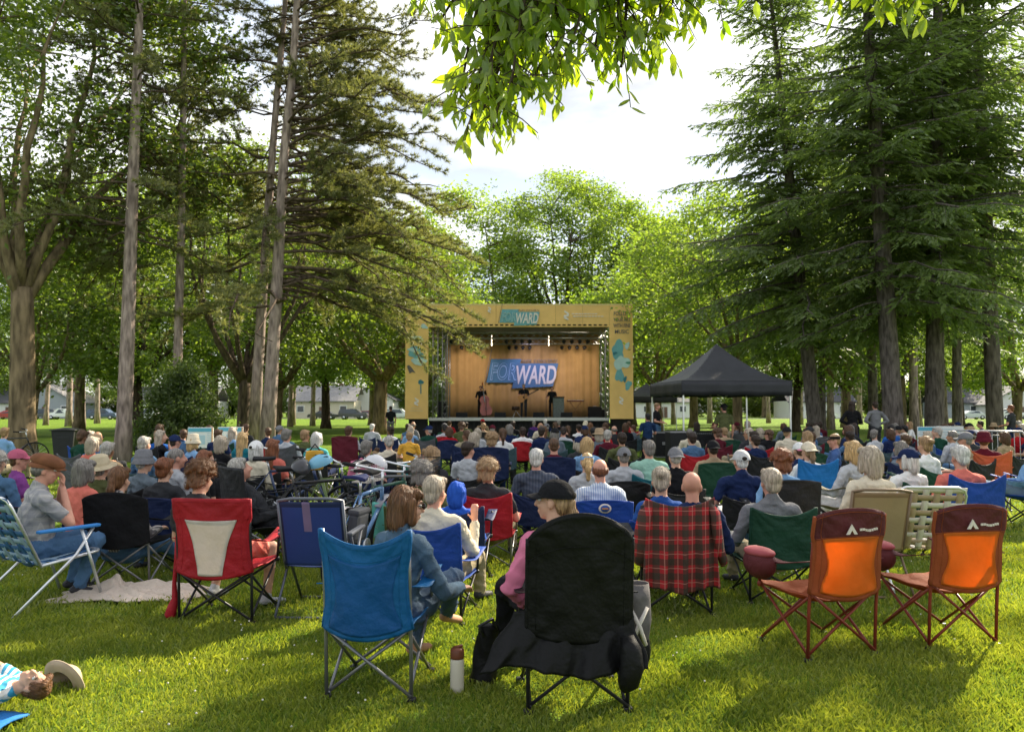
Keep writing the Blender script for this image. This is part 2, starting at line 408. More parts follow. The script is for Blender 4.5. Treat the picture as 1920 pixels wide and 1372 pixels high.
def person_mesh(name, spec, mats, voxel=.016):
    """spec: sit/stand pose -> mesh, head matrix"""
    g = spec.get; F = Flesh(); bd = g('build', 1.0); fem = g('fem', False)
    lean, yaw, hp, tw = R(g('lean', 14)), R(g('yaw', 0)), R(g('pitch', 0)), R(g('roll', 0))
    stand = g('stand', False); sw = (.165 if fem else .19)*(.6 + .4*bd); zh = .93 if stand else g('seat', .40)
    hip = Vector((0, 0, zh)); u = Vector((0, -math.sin(lean), math.cos(lean))); fw = Vector((0, math.cos(lean), math.sin(lean)))
    tl = .50 if stand else .46
    ch = hip + u*(tl*.62); sh = hip + u*tl; nk = sh + u*.075 + Vector((0, .012, 0))
    TOP, BOT = 1, 2
    F.cap(hip + Vector((-.075, 0, 0)), hip + Vector((.075, 0, 0)), .115*bd, .115*bd, BOT)
    F.cap(hip + u*.05, ch, .125*bd, .125*bd*(.93 if fem else 1), TOP, 1.22, .95*(.75 + .25*bd))
    F.cap(ch, sh - u*.07, .128*bd, .115, TOP, 1.28, .82)
    if fem: F.ell(ch + fw*.09 + u*.02, (.125, .06, .06), TOP)
    F.cap(sh - u*.045 + Vector((-sw*.8, 0, 0)), sh - u*.045 + Vector((sw*.8, 0, 0)), .066*bd, .066*bd, TOP)
    F.cap(sh - u*.02 + Vector((-sw*.45, -.01, 0)), sh + u*.035, .05, .05, TOP); F.cap(sh - u*.02 + Vector((sw*.45, -.01, 0)), sh + u*.035, .05, .05, TOP)
    hc = nk + Vector((0, .028, .105))
    F.cap(sh, hc + Vector((0, -.01, -.04)), .055, .052, 0)
    if g('collar'): F.cap(sh + u*.03, sh + u*.05, .068, .062, TOP)
    H = Matrix.Translation(hc) @ Matrix.Rotation(yaw, 4, 'Z') @ Matrix.Rotation(hp, 4, 'X') @ Matrix.Rotation(tw, 4, 'Y') @ Matrix.Scale(.97, 4)
    headprims(F, H, voxel < .012)
    sl = g('sleeve', 'short')
    for s_ in (-1, 1):
        side = 'r' if s_ > 0 else 'l'; arm = g('arm_' + side, g('arms', 'rest'))
        S = sh - u*.05 + Vector((sw*s_, 0, 0))
        if arm == 'rest': E = S + Vector((.09*s_, .06, -.25)); Wp = E + Vector((-.03*s_, .24, .01)); upv = Vector((0, 0, 1))
        elif arm == 'lap': E = S + Vector((.075*s_, .05, -.265)); Wp = hip + Vector((.07*s_, .26, .13)); upv = Vector((0, .1, 1))
        elif arm == 'cross': E = S + Vector((.07*s_, .10, -.24)); Wp = E + Vector((-.20*s_, .10, .03)); upv = Vector((0, .8, .6))
        elif arm == 'phone': E = S + Vector((.06*s_, .10, -.23)); Wp = Vector((.07*s_, S.y + .30, S.z - .10)); upv = Vector((0, 1, .4))
        elif arm == 'face': E = S + Vector((.03*s_, .20, -.20)); Wp = hc + Vector((.035*s_, .13, -.155)); upv = Vector((.2*s_, .9, 0))
        elif arm == 'raise': E = S + Vector((.12*s_, .14, -.16)); Wp = E + Vector((.10*s_, .06, .25)); upv = Vector((0, -1, .1))
        elif arm == 'near_face': E = S + Vector((.05*s_, .17, -.23)); Wp = E + Vector((-.01*s_, .09, .21)); upv = Vector((0, -1, .1))
        elif arm == 'behind': E = S + Vector((.27*s_, -.02, .03)); Wp = hc + Vector((.06*s_, -.10, -.03)); upv = Vector((0, 1, 0))
        elif arm == 'out': E = S + Vector((.20*s_, .03, -.20)); Wp = E + Vector((.05*s_, .20, -.08)); upv = Vector((0, 0, 1))
        elif arm == 'down': E = S + Vector((.05*s_, -.02, -.29)); Wp = E + Vector((.0, .07, -.25)); upv = Vector((s_, 0, 0))
        elif arm == 'work': E = S + Vector((.07*s_, .06, -.27)); Wp = E + Vector((-.03*s_, .24, -.03)); upv = Vector((0, 0, 1))
        elif arm == 'hip': E = S + Vector((.16*s_, -.05, -.23)); Wp = hip + Vector((.13*s_, .03, .12)); upv = Vector((s_, 0, .3))
        elif arm == 'neckbass': E = S + Vector((.13*s_, .16, -.12)); Wp = E + Vector((-.02*s_, .10, .23)); upv = Vector((0, -1, 0))
        elif arm == 'ankle': E = S + Vector((.10*s_, .14, -.22)); Wp = hip + Vector((.20*s_, .40, .12)); upv = Vector((0, 0, 1))
        else: E = S + Vector(arm[0]); Wp = S + Vector(arm[1]); upv = Vector(arm[2]) if len(arm) > 2 else Vector((0, 0, 1))
        k = .052*(.7 + .3*bd)*(.9 if fem else 1); fa = E + (Wp - E)
        if sl == 'none': F.cap(S, E, k*.95, .041, 0)
        elif sl == 'short': F.cap(S, S + (E - S)*.62, k*1.12, .056, TOP); F.cap(S + (E - S)*.55, E, .046, .040, 0)
        else: F.cap(S, E, k*1.1, .05, TOP)
        if sl == 'long': F.cap(E, E + (Wp - E)*.9, .049, .037, TOP); F.cap(E + (Wp - E)*.85, Wp, .030, .028, 0)
        else: F.cap(E, Wp, .041, .027, 0)
        hd = Wp - E
        if arm in ('face', 'neckbass', 'raise', 'near_face'): hd = Vector((-.1*s_, .05, 1))
        if arm == 'behind': hd = Vector((-s_, 0, .1))
        hand(F, Wp, hd, upv, 1.0, g('curl', .5), 0, s_ > 0)
        lg = g('leg_' + side, g('legs', 'bent')); Hj = hip + Vector((.09*s_, .02, -.01))
        if stand:
            st = g('step', .0)*s_; K = Hj + Vector((.02*s_, .03 + st*.5, -.43)); A = Vector((.11*s_, st, .07)); foot = Vector((.03*s_, 1, -.1))
        elif lg == 'bent': K = Hj + Vector((.06*s_, .42, .08)); A = K + Vector((.0, .06, -(K.z - .07))); foot = Vector((.15*s_, 1, -.08))
        elif lg == 'under': K = Hj + Vector((.07*s_, .41, .06)); A = K + Vector((-.02*s_, -.12, -(K.z - .075))); foot = Vector((.15*s_, 1, -.12))
        elif lg == 'stretch': K = Hj + Vector((.04*s_, .43, .0)); A = K + Vector((.0, .33, -(K.z - .08))); foot = Vector((.2*s_, .5, .8))
        elif lg == 'over': K = Hj + Vector((.00*s_, .41, .16)); A = K + Vector((-.20*s_, .17, -.30)); foot = Vector((-.2*s_, 1, -.25))
        elif lg == 'squareover': K = Hj + Vector((.17*s_, .38, .10)); A = K + Vector((-.36*s_, .06, -.02)); foot = Vector((-.2*s_, .5, .8))
        elif lg == 'ground': K = Hj + Vector((.18*s_, .30, .10)); A = Vector((-.06*s_, .42, .07)); foot = Vector((-.8*s_, .5, -.1))
        else: K = Hj + Vector(lg[0]); A = Hj + Vector(lg[1]); foot = Vector(lg[2])
        th = .083*bd*(1 if fem else .97)
        sh_ = g('shorts', 0)
        if sh_:
            F.cap(Hj, Hj + (K - Hj)*.8, th*1.1, .082, BOT); F.cap(Hj + (K - Hj)*.6, K, .066, .055, 0); F.cap(K, A, .054, .036, 0)
            F.ell(K + (A - K)*.35 + Vector((0, -.014, 0)), (.05, .052, .085), 0)
        else:
            F.cap(Hj, K, th*1.06, .066, BOT); F.cap(K, K + (A - K)*.93, .066, .05, BOT); F.cap(K + (A - K)*.9, A, .034, .034, 0)
        foot.normalize(); ft = 3 if not g('barefoot') else 0
        F.cap(A - foot*.035 + Vector((0, 0, -.018)), A + foot*.16 + Vector((0, 0, -.032)), .040, .034, ft, 1.05, .85)
        F.cap(A + Vector((0, 0, .02)), A, .042, .042, ft)
    if g('skirt'):
        F.cap(hip + Vector((0, .02, -.03)), hip + Vector((0, .38, .03)), .15, .14, BOT, 1.35, .75)
    me = F.fuse(name, voxel, mats, 2 if voxel > .011 else 3, fold=.011 if voxel < .011 else .009)
    return me, H

_hair = {}
def hair_mesh(style, voxel, m, hat=False):
    """head frame, face to +Y"""
    key = (style, voxel, hat)
    if key not in _hair:
        F = Flesh(); V = Vector
        if style in ('short', 'long', 'bob', 'bun', 'ponytail', 'curly', 'wavy'):
            hq = .92 if hat else 1
            F.ell(V((0, -.024, .045 - (.012 if hat else 0))), (.087*hq, .098*hq, .092*hq), 0); F.ell(V((0, -.058, -.015)), (.070, .052, .072), 0)
            if not hat: F.cap(V((-.045, .04, .098)), V((.05, .045, .09)), .026, .026, 0)
        wob = .005
        if style == 'short': wob = .0035
        if style == 'buzz': F.ell(V((0, -.017, .038)), (.080, .098, .090), 0); F.ell(V((0, -.05, -.02)), (.066, .05, .06), 0); wob = .002
        if style == 'fringe':
            F.ell(V((0, -.047, .0)), (.081, .062, .052), 0)
            for s_ in (-1, 1): F.ell(V((.073*s_, -.02, .012)), (.012, .03, .03), 0)
            wob = .004
        if style == 'long':
            F.cap(V((0, -.055, .03)), V((0, -.085, -.30)), .085, .06, 0, 1.15, .62)
            for s_ in (-1, 1): F.cap(V((.066*s_, -.01, .03)), V((.082*s_, -.03, -.25)), .034, .028, 0)
            wob = .009
        if style == 'wavy':
            for i in range(46):
                a = -2.6 + 5.2*((i*0.618) % 1); z = .05 - .34*((i*.377) % 1); rr = .085 + .02*((i*.73) % 1) - z*.12
                F.ell(V((math.sin(a)*rr, -math.cos(a)*rr*.95 - .01, z)), (.03, .03, .036), 0)
            F.cap(V((0, -.05, .0)), V((0, -.07, -.26)), .08, .075, 0, 1.15, .7); wob = .008
        if style == 'bob':
            F.cap(V((0, -.05, .02)), V((0, -.055, -.10)), .092, .078, 0, 1.12, .75)
            for s_ in (-1, 1): F.cap(V((.068*s_, .0, .03)), V((.076*s_, .012, -.085)), .038, .028, 0)
            if not hat: F.cap(V((-.05, .055, .085)), V((.055, .06, .075)), .024, .024, 0)
            wob = .007
        if style == 'bun': F.ell(V((0, -.125, .06)), (.042, .038, .04), 0)
        if style == 'lowbun': pass
        if style == 'ponytail':
            F.ell(V((0, -.115, .0)), (.03, .03, .03), 0); F.cap(V((0, -.12, .0)), V((0, -.125, -.2)), .03, .022, 0, 1.1, .8); F.ell(V((0, -.13, -.08)), (.038, .03, .06), 0)
        if style == 'curly':
            g_ = random.Random(5)
            for i in range(300):
                a = g_.uniform(0, 6.283); z = g_.uniform(-.075, 1); d = math.sqrt(max(.05, 1 - z*z*.95))
                x, y = math.cos(a)*d, math.sin(a)*d
                if y > .62 and z < .42: continue
                q_ = g_.uniform(.9, 1.1); F.ell(V((x*.100*q_, y*.108*q_ - .02, z*.107*q_ + .03)), (.016, .016, .014), 0)
            for i in range(70):
                a = g_.uniform(-1.2, 1.2); F.ell(V((math.sin(a)*.084, -.03 - math.cos(a)*.074, g_.uniform(-.09, -.0))), (.017, .017, .016), 0)
            wob = .005
        _hair[key] = F.fuse('hair_' + style, voxel, [m], 1, wob, 3)
        if style != 'buzz': strands(_hair[key], (700 if voxel < .01 else 260)*(3 if style == 'curly' else 1), style, hat)
    return _hair[key]
def strands(me, n, style, hat=False):
    from mathutils.bvhtree import BVHTree
    rn = random.Random(9); vs = [v.co.copy() for v in me.vertices]; fs = [tuple(f.vertices) for f in me.polygons]; T = BVHTree.FromPolygons(vs, fs); top = Vector((0, -.03, .12))
    V = []; F = []
    for _ in range(n):
        p = vs[rn.randrange(len(vs))].copy()
        if hat and p.z > -.01: continue
        L_ = rn.uniform(.05, .14 if style in ('long', 'bob', 'wavy', 'ponytail') else .075); k = 7; w_ = rn.uniform(.0016, .0042); lift = rn.uniform(.0015, .006); b = len(V)
        if style == 'short': w_ *= .8
        rd = None
        if style == 'curly': L_ = rn.uniform(.02, .045); lift = rn.uniform(.004, .014); w_ *= .55; rd = Vector((rn.gauss(0, 1), rn.gauss(0, 1), rn.gauss(0, 1)))
        pr = p; sw = rn.uniform(-.25, .25)
        for i in range(k + 1):
            q, nn, _i, _d = T.find_nearest(p)
            if q is None: break
            t = (q - top)*.5/max(.05, (q - top).length) + Vector((sw*.6, -.15, -1)) if q.z < .09 else (q - top) + Vector((sw*.03, .02*sw, -.01))
            if rd: t = rd + Vector((rn.gauss(0, .5), rn.gauss(0, .5), rn.gauss(0, .5)))
            t = t - nn*t.dot(nn); t = t.normalized() if t.length > 1e-5 else Vector((0, 0, -1))
            sd_ = nn.cross(t); f = i/k; o_ = q + nn*(lift*(1 + 1.2*f)); ww = w_*(1 - .8*f)
            V.append(o_ + sd_*ww); V.append(o_ - sd_*ww); p = q + t*(L_/k)
        for i in range((len(V) - b)//2 - 1): F.append((b + 2*i, b + 2*i + 1, b + 2*i + 3, b + 2*i + 2))
    bm = bmesh.new(); bm.from_mesh(me); nv = [bm.verts.new(v) for v in V]
    for f in F: bm.faces.new([nv[i] for i in f]).smooth = True
    bm.to_mesh(me); bm.free(); me.update()
_capm = {}
def cap_mesh(kind):
    if kind in _capm: return _capm[kind]
    mb = MB()
    if kind in ('cap', 'cap_back'):
        sgn = 1 if kind == 'cap' else -1
        mb.ell((0, -.018, .022), (.0975, .118, .116), 0, 22, 9, None, .02, 1.0)
        mb.ell((0, -.018, .139), (.008, .008, .006), 0, 8, 4)
        mb.ell((0, -.131*sgn, .042), (.030, .012, .022), 2, 12, 6)
        def br(u, v):
            a = (u - .5)*2.3; r0 = .093; ln = v*.08*math.cos(a*.62)
            return (math.sin(a)*(.093 + ln*.25), sgn*(math.cos(a)*.112 + ln) - .018, .042 - .02*(abs(math.sin(a))**2)*1.0 - ln*.24)
        mb.grid(br, 12, 5, 1, .006)
    elif kind == 'flatcap':
        mb.ell((0, .012, .070), (.108, .142, .072), 0, 20, 8, Euler((R(-12), 0, 0)).to_matrix(), -.35, 1.0)
        mb.ell((0, -.014, .03), (.0985, .118, .060), 0, 20, 6, None, -.2, 1.0)
        def br(u, v):
            a = (u - .5)*2.0; ln = v*.055*math.cos(a*.7); return (math.sin(a)*.084, math.cos(a)*.118 + ln - .012, .040 - ln*.5 - .018*abs(math.sin(a))**2)
        mb.grid(br, 12, 4, 0, .008)
    elif kind == 'visor':
        mb.lathe([(.089, .03), (.091, .075)], 20, 0, (0, -.012, 0), False)
        mb.grid(lambda u, v: (math.sin((u - .5)*2.2)*.088, math.cos((u - .5)*2.2)*.1 + v*.075*math.cos((u - .5)*1.3) - .012, .04 - v*.02), 12, 4, 0, .005)
    elif kind in ('sunhat', 'bucket'):
        w_ = .17 if kind == 'sunhat' else .135
        mb.lathe([(.001, .158), (.055, .155), (.09, .135), (.103, .06), (.108, .042), (w_, .022 if kind == 'sunhat' else -.012), (w_, .016 if kind == 'sunhat' else -.018), (.094, .038)], 22, 0, (0, -.012, 0), False)
        mb.lathe([(.1065, .048), (.1045, .072)], 22, 1, (0, -.012, 0), False)
    _capm[kind] = mb.mesh('cap_' + kind, [cloth('cap_black', C['black']), cloth('cap_black', C['black']), cloth('cap_opening', (.03, .025, .02))]); return _capm[kind]
def glasses_mesh():
    if 'g' in _capm: return _capm['g']
    mb = MB()
    for s_ in (-1, 1):
        mb.ell((.036*s_, .104, .006), (.030, .010, .022), 0, 12, 6); mb.tube([(.066*s_, .10, .012), (.080*s_, .05, .012), (.082*s_, -.005, .006)], .0035, 6)
    mb.tube([(-.012, .108, .012), (.012, .108, .012)], .004, 6)
    _capm['g'] = mb.mesh('sunglasses', [mat('sunglass_black', (.008, .008, .01), .12, .05, spec=.8)]); return _capm['g']
def eyes_mesh():
    if 'e' in _capm: return _capm['e']
    mb = MB()
    for s_ in (-1, 1):
        mb.ell((.032*s_, .078, .008), (.014, .014, .011), 0, 12, 8); mb.ell((.032*s_, .0905, .008), (.006, .003, .006), 1, 10, 6)
        mb.tube([(.016*s_, .096, .032), (.034*s_, .095, .037), (.052*s_, .084, .030)], .0042, 6, 2)
    _capm['e'] = mb.mesh('eyes', [mat('eye_white', (.7, .68, .66), .3, .02), mat('eye_iris', (.03, .05, .06), .2, .02), mat('eye_brow', (.12, .09, .07), .9, .1)]); return _capm['e']

_pool = {}
HM = {}
def _pool_H(o): return HM[o.name]
PMATS = [SK[0], cloth('shirt_grey', C['grey']), cloth('trousers_denim', C['denim']), SHOE]
def garment(c): return cloth('shirt_' + c, C[c]) if c in C else c
def make_person(loc, rz, spec, label, skin=0, top='grey', bot='denim', hair=('short', 'grey'), hat=None, glasses=False, pool=None, voxel=.016, group=None, scale=1.0, shoe=None, eyes=False, tilt=None):
    key = pool
    if key is not None and key in _pool: me, H = _pool[key]
    else:
        me, H = person_mesh('person_body', spec, PMATS, voxel)
        if key is not None: _pool[key] = (me, H)
    o = obj('person', me); o.location = loc; o.rotation_euler = (0, 0, rz); o.scale = (scale,)*3
    if tilt is not None: o.rotation_euler = tilt
    tag(o, label, 'person', group)
    setmats(o, [SK[skin] if isinstance(skin, int) else skin, garment(top), cloth('trousers_' + bot, C[bot]) if bot in C else bot, shoe or SHOE])
    HM[o.name] = H
    if hair:
        hs, hcx = hair; hs = 'buzz' if hat and hs == 'short' else hs; hv = .007 if voxel < .011 else .011
        h = obj('hair', hair_mesh(hs, hv, hairmat('hair_grey', HC['grey']), bool(hat)), o); h.matrix_local = H
        setmats(h, [hairmat('hair_' + hcx, HC[hcx])])
    if hat:
        hk, hc_ = hat[0], hat[1]; c = obj('hat' if hk in ('sunhat', 'bucket') else 'cap', cap_mesh(hk), o); c.matrix_local = H
        a = garment(hc_) if hc_ in C else hc_; b = a if len(hat) < 3 else garment(hat[2]); setmats(c, [a, b])
    if glasses: q = obj('sunglasses', glasses_mesh(), o); q.matrix_local = H
    if eyes: q = obj('eyes', eyes_mesh(), o); q.matrix_local = H
    return o

# ------------------------------------------------------------------ chairs
def chair_geo(w=.54, ht=.90, top='dip', zb=.42, seatz=.40, sag=.06, lean=.10, arch=.06, header=.0, panel=False, inset=.0, yb=-.27, base=0.0):
    """returns dict of MBs; faces +Y, rear feet at y=yb"""
    P = {}; hw = w/2; yf = .22
    def post(z): return yb - lean*(z/ht)**1.5
    G = {'back_post': [], 'leg_brace': [], 'arm_post': [], 'foot': []}
    for s_ in (-1, 1):
        b = MB(); b.tube([(hw*s_, post(z), z) for z in (0.02, ht*.35, ht*.7, ht)], .0105, 8); b.ell((hw*s_, post(zb), zb), (.018, .018, .022)); G['back_post'].append(b)
        a = MB(); a.tube([(hw*1.0*s_, yf, .38), (hw*1.05*s_, yf - .01, .61)], .0105, 8); a.ell((hw*s_, yf, .38), (.018, .018, .022)); G['arm_post'].append(a)
        for y in (yb, yf):
            f = MB(); f.box((hw*s_, y, .012), (.05, .04, .024), 0, None, .008); G['foot'].append(f)
        for (p, q) in (((hw*s_, yb, .03), (hw*s_, yf, .38)), ((hw*s_, yf, .03), (hw*s_, post(zb), zb - .03))):
            d = .012*s_; x = MB(); x.tube([(p[0] - d, p[1], p[2]), (q[0] - d, q[1], q[2])], .0095, 8); G['leg_brace'].append(x)
    for (y, zz, dy) in ((yb, zb - .02, -.012), (yf, .38, .012)):
        for s_ in (-1, 1):
            x = MB(); yy = post(zz) if y == yb else y
            x.tube([(hw*s_, y + dy*s_, .03), (-hw*s_, yy + dy*s_, zz)], .0095, 8); G['leg_brace'].append(x)
    def btop(u):
        q = 4*u*(1 - u)
        return ht - (.085*q if top == 'dip' else 0) + (arch*q**.8 if top == 'arch' else 0)
    def bf(u, v):
        z0 = zb - .02 - .05*4*u*(1 - u); z = z0 + (btop(u) - z0)*v; q = 4*u*(1 - u)
        pinch = inset*math.sin(math.pi*min(1, v*1.15))*(1 if not header else (1 if v < 1 - header else .0))
        x = (u - .5)*2*(hw + .008)*(1 - pinch)
        wr = .006*math.sin(9*u + 5*v)*math.sin(7*v)
        for cu_, cv_, k_ in ((-.05, 1.05, 16), (1.05, 1.05, 15), (-.05, -.1, 13), (1.05, -.1, 14)):
            dd_ = math.hypot(u - cu_, (v - cv_)*1.3); wr += .0075*math.sin(k_*math.atan2(v - cv_, u - cu_) + cu_)*math.exp(-2.4*dd_)*min(1, dd_*4)*min(1, 6*min(u, 1 - u) + .15)
        return (x, post(max(0, z)) - sag*q**.8*(1.05 - .6*v) + wr - .012, z)
    def mf(u, v):
        if header and v > 1 - header: return 1
        return 0
    v0, v1 = .05, (1 - header - .006 if header else .80)
    def pw(b_): return (.36 - .20*(1 - b_)**1.2 - .03*math.sin(3.14*b_)) if panel == 'taper' else (.385 + .03*math.cos(6.28*b_))
    def hole(u, v):
        b_ = (v - v0)/(v1 - v0); return bool(panel) and .05 < b_ < .95 and abs(u - .5) < pw(b_) - .03
    B = MB(); B.grid(bf, 40, 36, 0, .007, mf, True, hole)
    for e_ in (0, 1): B.tube([Vector(bf(e_, j/12)) + Vector((0, .006, 0)) for j in range(13)], .0145, 7, 0)
    if header or panel:
        for e_ in (.075, .925): B.tube([Vector(bf(e_, j/16)) - Vector((0, .0075, 0)) for j in range(1, 17)], .0022, 4, 0)
        for e_ in ((1 - header, .965) if header else (.83, .96)): B.tube([Vector(bf(j/24, e_)) - Vector((0, .0075, 0)) for j in range(25)], .0024, 4, 0)
    PN = None
    if panel:
        PN = MB()
        def pf(a, b_):
            p_ = Vector(bf(.5 + (a - .5)*2*pw(b_), v0 + (v1 - v0)*b_)); return p_ - Vector((0, .0105, 0))
        PN.grid(pf, 30, 28, 0, .0015)
    B.tube([bf(i/24, 1.0) for i in range(25)], .006, 6, 1 if header else 0)
    S = MB()
    def sf(u, v):
        y = post(zb) + (yf - post(zb))*v; q = 4*u*(1 - u)
        return ((u - .5)*2*hw, y, .395 - .01*v - .075*q**.8*math.sin(math.pi*(.12 + .76*v)) + .02*(v > .97) + .004*math.sin(17*u + 11*v))
    S.grid(sf, 16, 14, 0, .007)
    A = []
    for s_ in (-1, 1):
        a = MB()
        def af(u, v):
            y = post(.62) + .02 + (yf + .06 - post(.62))*u
            return ((hw + .01 + (v - .5)*.085)*s_, y, .615 - .05*math.sin(math.pi*u)**1.0 + .004*math.sin(9*u))
        a.grid(af, 12, 3, 0, .006); A.append(a)
    return dict(G=G, panel=PN, back=B, seat=S, arms=A, w=w, ht=ht, yf=yf)
_chairs = {}
def full_chair(loc, rz, label, fab, fab2=None, panelm=None, frame=None, geo=None, cup=None, group='camp chairs near the front', sc_=1.0):
    frame = frame or BLKM; fab2 = fab2 or fab; panelm = panelm or fab
    G = chair_geo(**(geo or {})); t = empty('camp_chair', loc, rz, label, 'chair', group, sc_)
    for k, lst in G['G'].items():
        for b in lst: b.build(k, [frame if k != 'foot' else BLKM], t)
    bk = G['back'].build('backrest', [fab, fab2, panelm], t)
    if G['panel']: G['panel'].build('back_panel', [panelm], bk)
    G['seat'].build('seat', [fab], t)
    for a in G['arms']: a.build('armrest', [fab2], t)
    if cup:
        b = MB(); x = (G['w']/2 + .02)*cup
        b.lathe([(.045, 0), (.05, .09), (.053, .092), (.049, .0925), (.044, .01)], 14, 0, (x, G['yf'] - .02, .50)); b.build('cup_holder', [fab2], t)
    return t
def far_chair(kind, loc, rz, fab, label, group='camp chairs in the crowd', full=False, frame=None, sc_=1.0):
    if kind not in _chairs:
        geo = {'tall': dict(ht=.98, w=.50, zb=.43), 'dip': dict(ht=.84), 'arch': dict(top='arch', ht=.78), 'low': dict(ht=.72, zb=.36), 'flat': dict(top='arch', ht=.85, arch=.03)}[kind]
        G = chair_geo(**geo); fr = MB()
        for lst in G['G'].values():
            for b in lst: fr.add(b.v, b.f, 0, True)
        _chairs[kind] = (fr.mesh('chair_frame', [BLKM]), G['back'].mesh('chair_back', [PMATS[1]]*3), G['seat'].mesh('chair_seat', [PMATS[1]]), [a.mesh('chair_arm', [PMATS[1]]) for a in G['arms']])
    fr, bk, st, ar = _chairs[kind]
    t = empty('camp_chair', loc, rz, label, 'chair', group, sc_)
    o = obj('frame', fr, t)
    if frame: setmats(o, [frame])
    setmats(obj('backrest', bk, t), [fab]*3); setmats(obj('seat', st, t), [fab])
    if full:
        for a in ar: setmats(obj('armrest', a, t), [fab])
    return t
# ------------------------------------------------------------------ ground
def ground_mat():
    m, t, b, out = nodes('lawn')
    n1 = noise(t, .16, 5); n2 = noise(t, 2.2, 5); n3 = noise(t, 38, 3)
    r1 = ramp(t, n1.outputs['Fac'], [(.3, (.095, .170, .017)), (.55, (.145, .235, .026)), (.75, (.195, .262, .038))])
    r2 = ramp(t, n2.outputs['Fac'], [(.3, (.62, .66, .6)), (.7, (1.25, 1.2, 1.1))]); r3 = ramp(t, n3.outputs['Fac'], [(.3, (.55, .6, .5)), (.7, (1.3, 1.3, 1.25))])
    def mul(a, c):
        x = t.nodes.new('ShaderNodeMix'); x.data_type = 'RGBA'; x.blend_type = 'MULTIPLY'; x.inputs[0].default_value = 1
        t.links.new(a, x.inputs[6]); t.links.new(c, x.inputs[7]); return x.outputs[2]
    n4 = noise(t, .9, 6); r4 = ramp(t, n4.outputs['Fac'], [(.60, (1, 1, 1)), (.70, (1.25, .82, .9))])
    t.links.new(mul(mul(mul(r1.outputs[0], r2.outputs[0]), r3.outputs[0]), r4.outputs[0]), b.inputs['Base Color'])
    b.inputs['Roughness'].default_value = .95; b.inputs['Specular IOR Level'].default_value = .1
    bp = t.nodes.new('ShaderNodeBump'); bp.inputs['Strength'].default_value = 1; bp.inputs['Distance'].default_value = .05
    t.links.new(n3.outputs['Fac'], bp.inputs['Height']); t.links.new(bp.outputs[0], b.inputs['Normal']); return m
mb = MB(); mb.grid(lambda u, v: ((u - .5)*700, -60 + v*560, 0), 40, 40, 0, 0); 
tag(mb.build('lawn_ground', [ground_mat()]), kind='structure')
mb = MB(); mb.grid(lambda u, v: ((u - .5)*500, 136 + v*9, .006), 20, 2, 0, 0); tag(mb.build('road', [mat('asphalt', (.07, .07, .072), .9, .2, 1)]), kind='structure')
p0 = gnd(140, 878)
mb = MB(); mb.lathe([(1.25 , .004), (1.1, .05), (.6, .07), (.01, .07)], 26, 0, (p0.x, p0.y, 0), False)
tag(mb.build('mulch_patch', [mat('mulch', (.10, .05, .03), .95, .5, 30, 1, 40)]), kind='structure')

def grass_mesh():
    g = np.random.default_rng(11); Vs = []; 
    def band(y0, y1, n, h, wd):
        y = np.sqrt(g.uniform(y0**2, y1**2, n)); x = g.uniform(-.70, .70, n)*y*1.02
        k = np.sin(x*1.9 + 1.3*np.sin(y*1.1))*np.sin(y*1.7 + .8*x) + np.sin(x*5.1 + y*3.3)*.5
        hh = h*g.uniform(.45, 1.25, n)*(1 + .28*k); a = g.uniform(0, 6.283, n); ln = g.uniform(.15, .8, n)*hh; b = g.uniform(0, 6.283, n)
        dx, dy = np.cos(a)*wd/2, np.sin(a)*wd/2; lx, ly = np.cos(b)*ln, np.sin(b)*ln
        z0 = np.zeros(n)
        A = np.stack([x - dx, y - dy, z0 - .003], 1); B = np.stack([x + dx, y + dy, z0 - .003], 1)
        Cc = np.stack([x + lx*.4 + dx*.7, y + ly*.4 + dy*.7, hh*.6], 1); D = np.stack([x + lx, y + ly, hh*np.sqrt(np.maximum(.1, 1 - (ln/hh)**2*.6))], 1)
        Vs.append(np.stack([A, B, Cc, D], 1).reshape(-1, 3))
    band(2.9, 6, 120000, .043, .0055); band(6, 10, 110000, .046, .009); band(10, 18, 70000, .05, .018)
    V = np.concatenate(Vs); n = len(V)//4
    F = np.arange(n*4).reshape(-1, 4)
    return mesh_np('grass_blades', V, F, [leafmat('grass_blade', (.078, .142, .015), (.315, .350, .054), .47, (1.5, 1.45, .55), .05, 1.5)])
tag(obj('grass', grass_mesh()), 'short green lawn grass covering the ground under the chairs', 'grass', None, 'stuff')

def clover():
    g = np.random.default_rng(5); mb = MB()
    for i in range(700):
        y = math.sqrt(g.uniform(3.2**2, 11**2)); x = g.uniform(-.68, .68)*y
        if math.sin(x*1.7 + 1)*math.sin(y*1.3 + x) < .1: continue
        h = g.uniform(.03, .055); mb.tube([(x, y, 0), (x + .004, y, h)], .0012, 4, 1, False); mb.ell((x + .004, y, h), (.0062, .0062, .0055), 0, 6, 4)
    return mb.mesh('clover_flowers', [mat('clover_white', (.62, .60, .52), .9, .1), mat('clover_stem', (.10, .17, .03), .9, .1)])
tag(obj('clover_flowers', clover()), 'small white clover flowers scattered in the lawn', 'flowers', None, 'stuff')
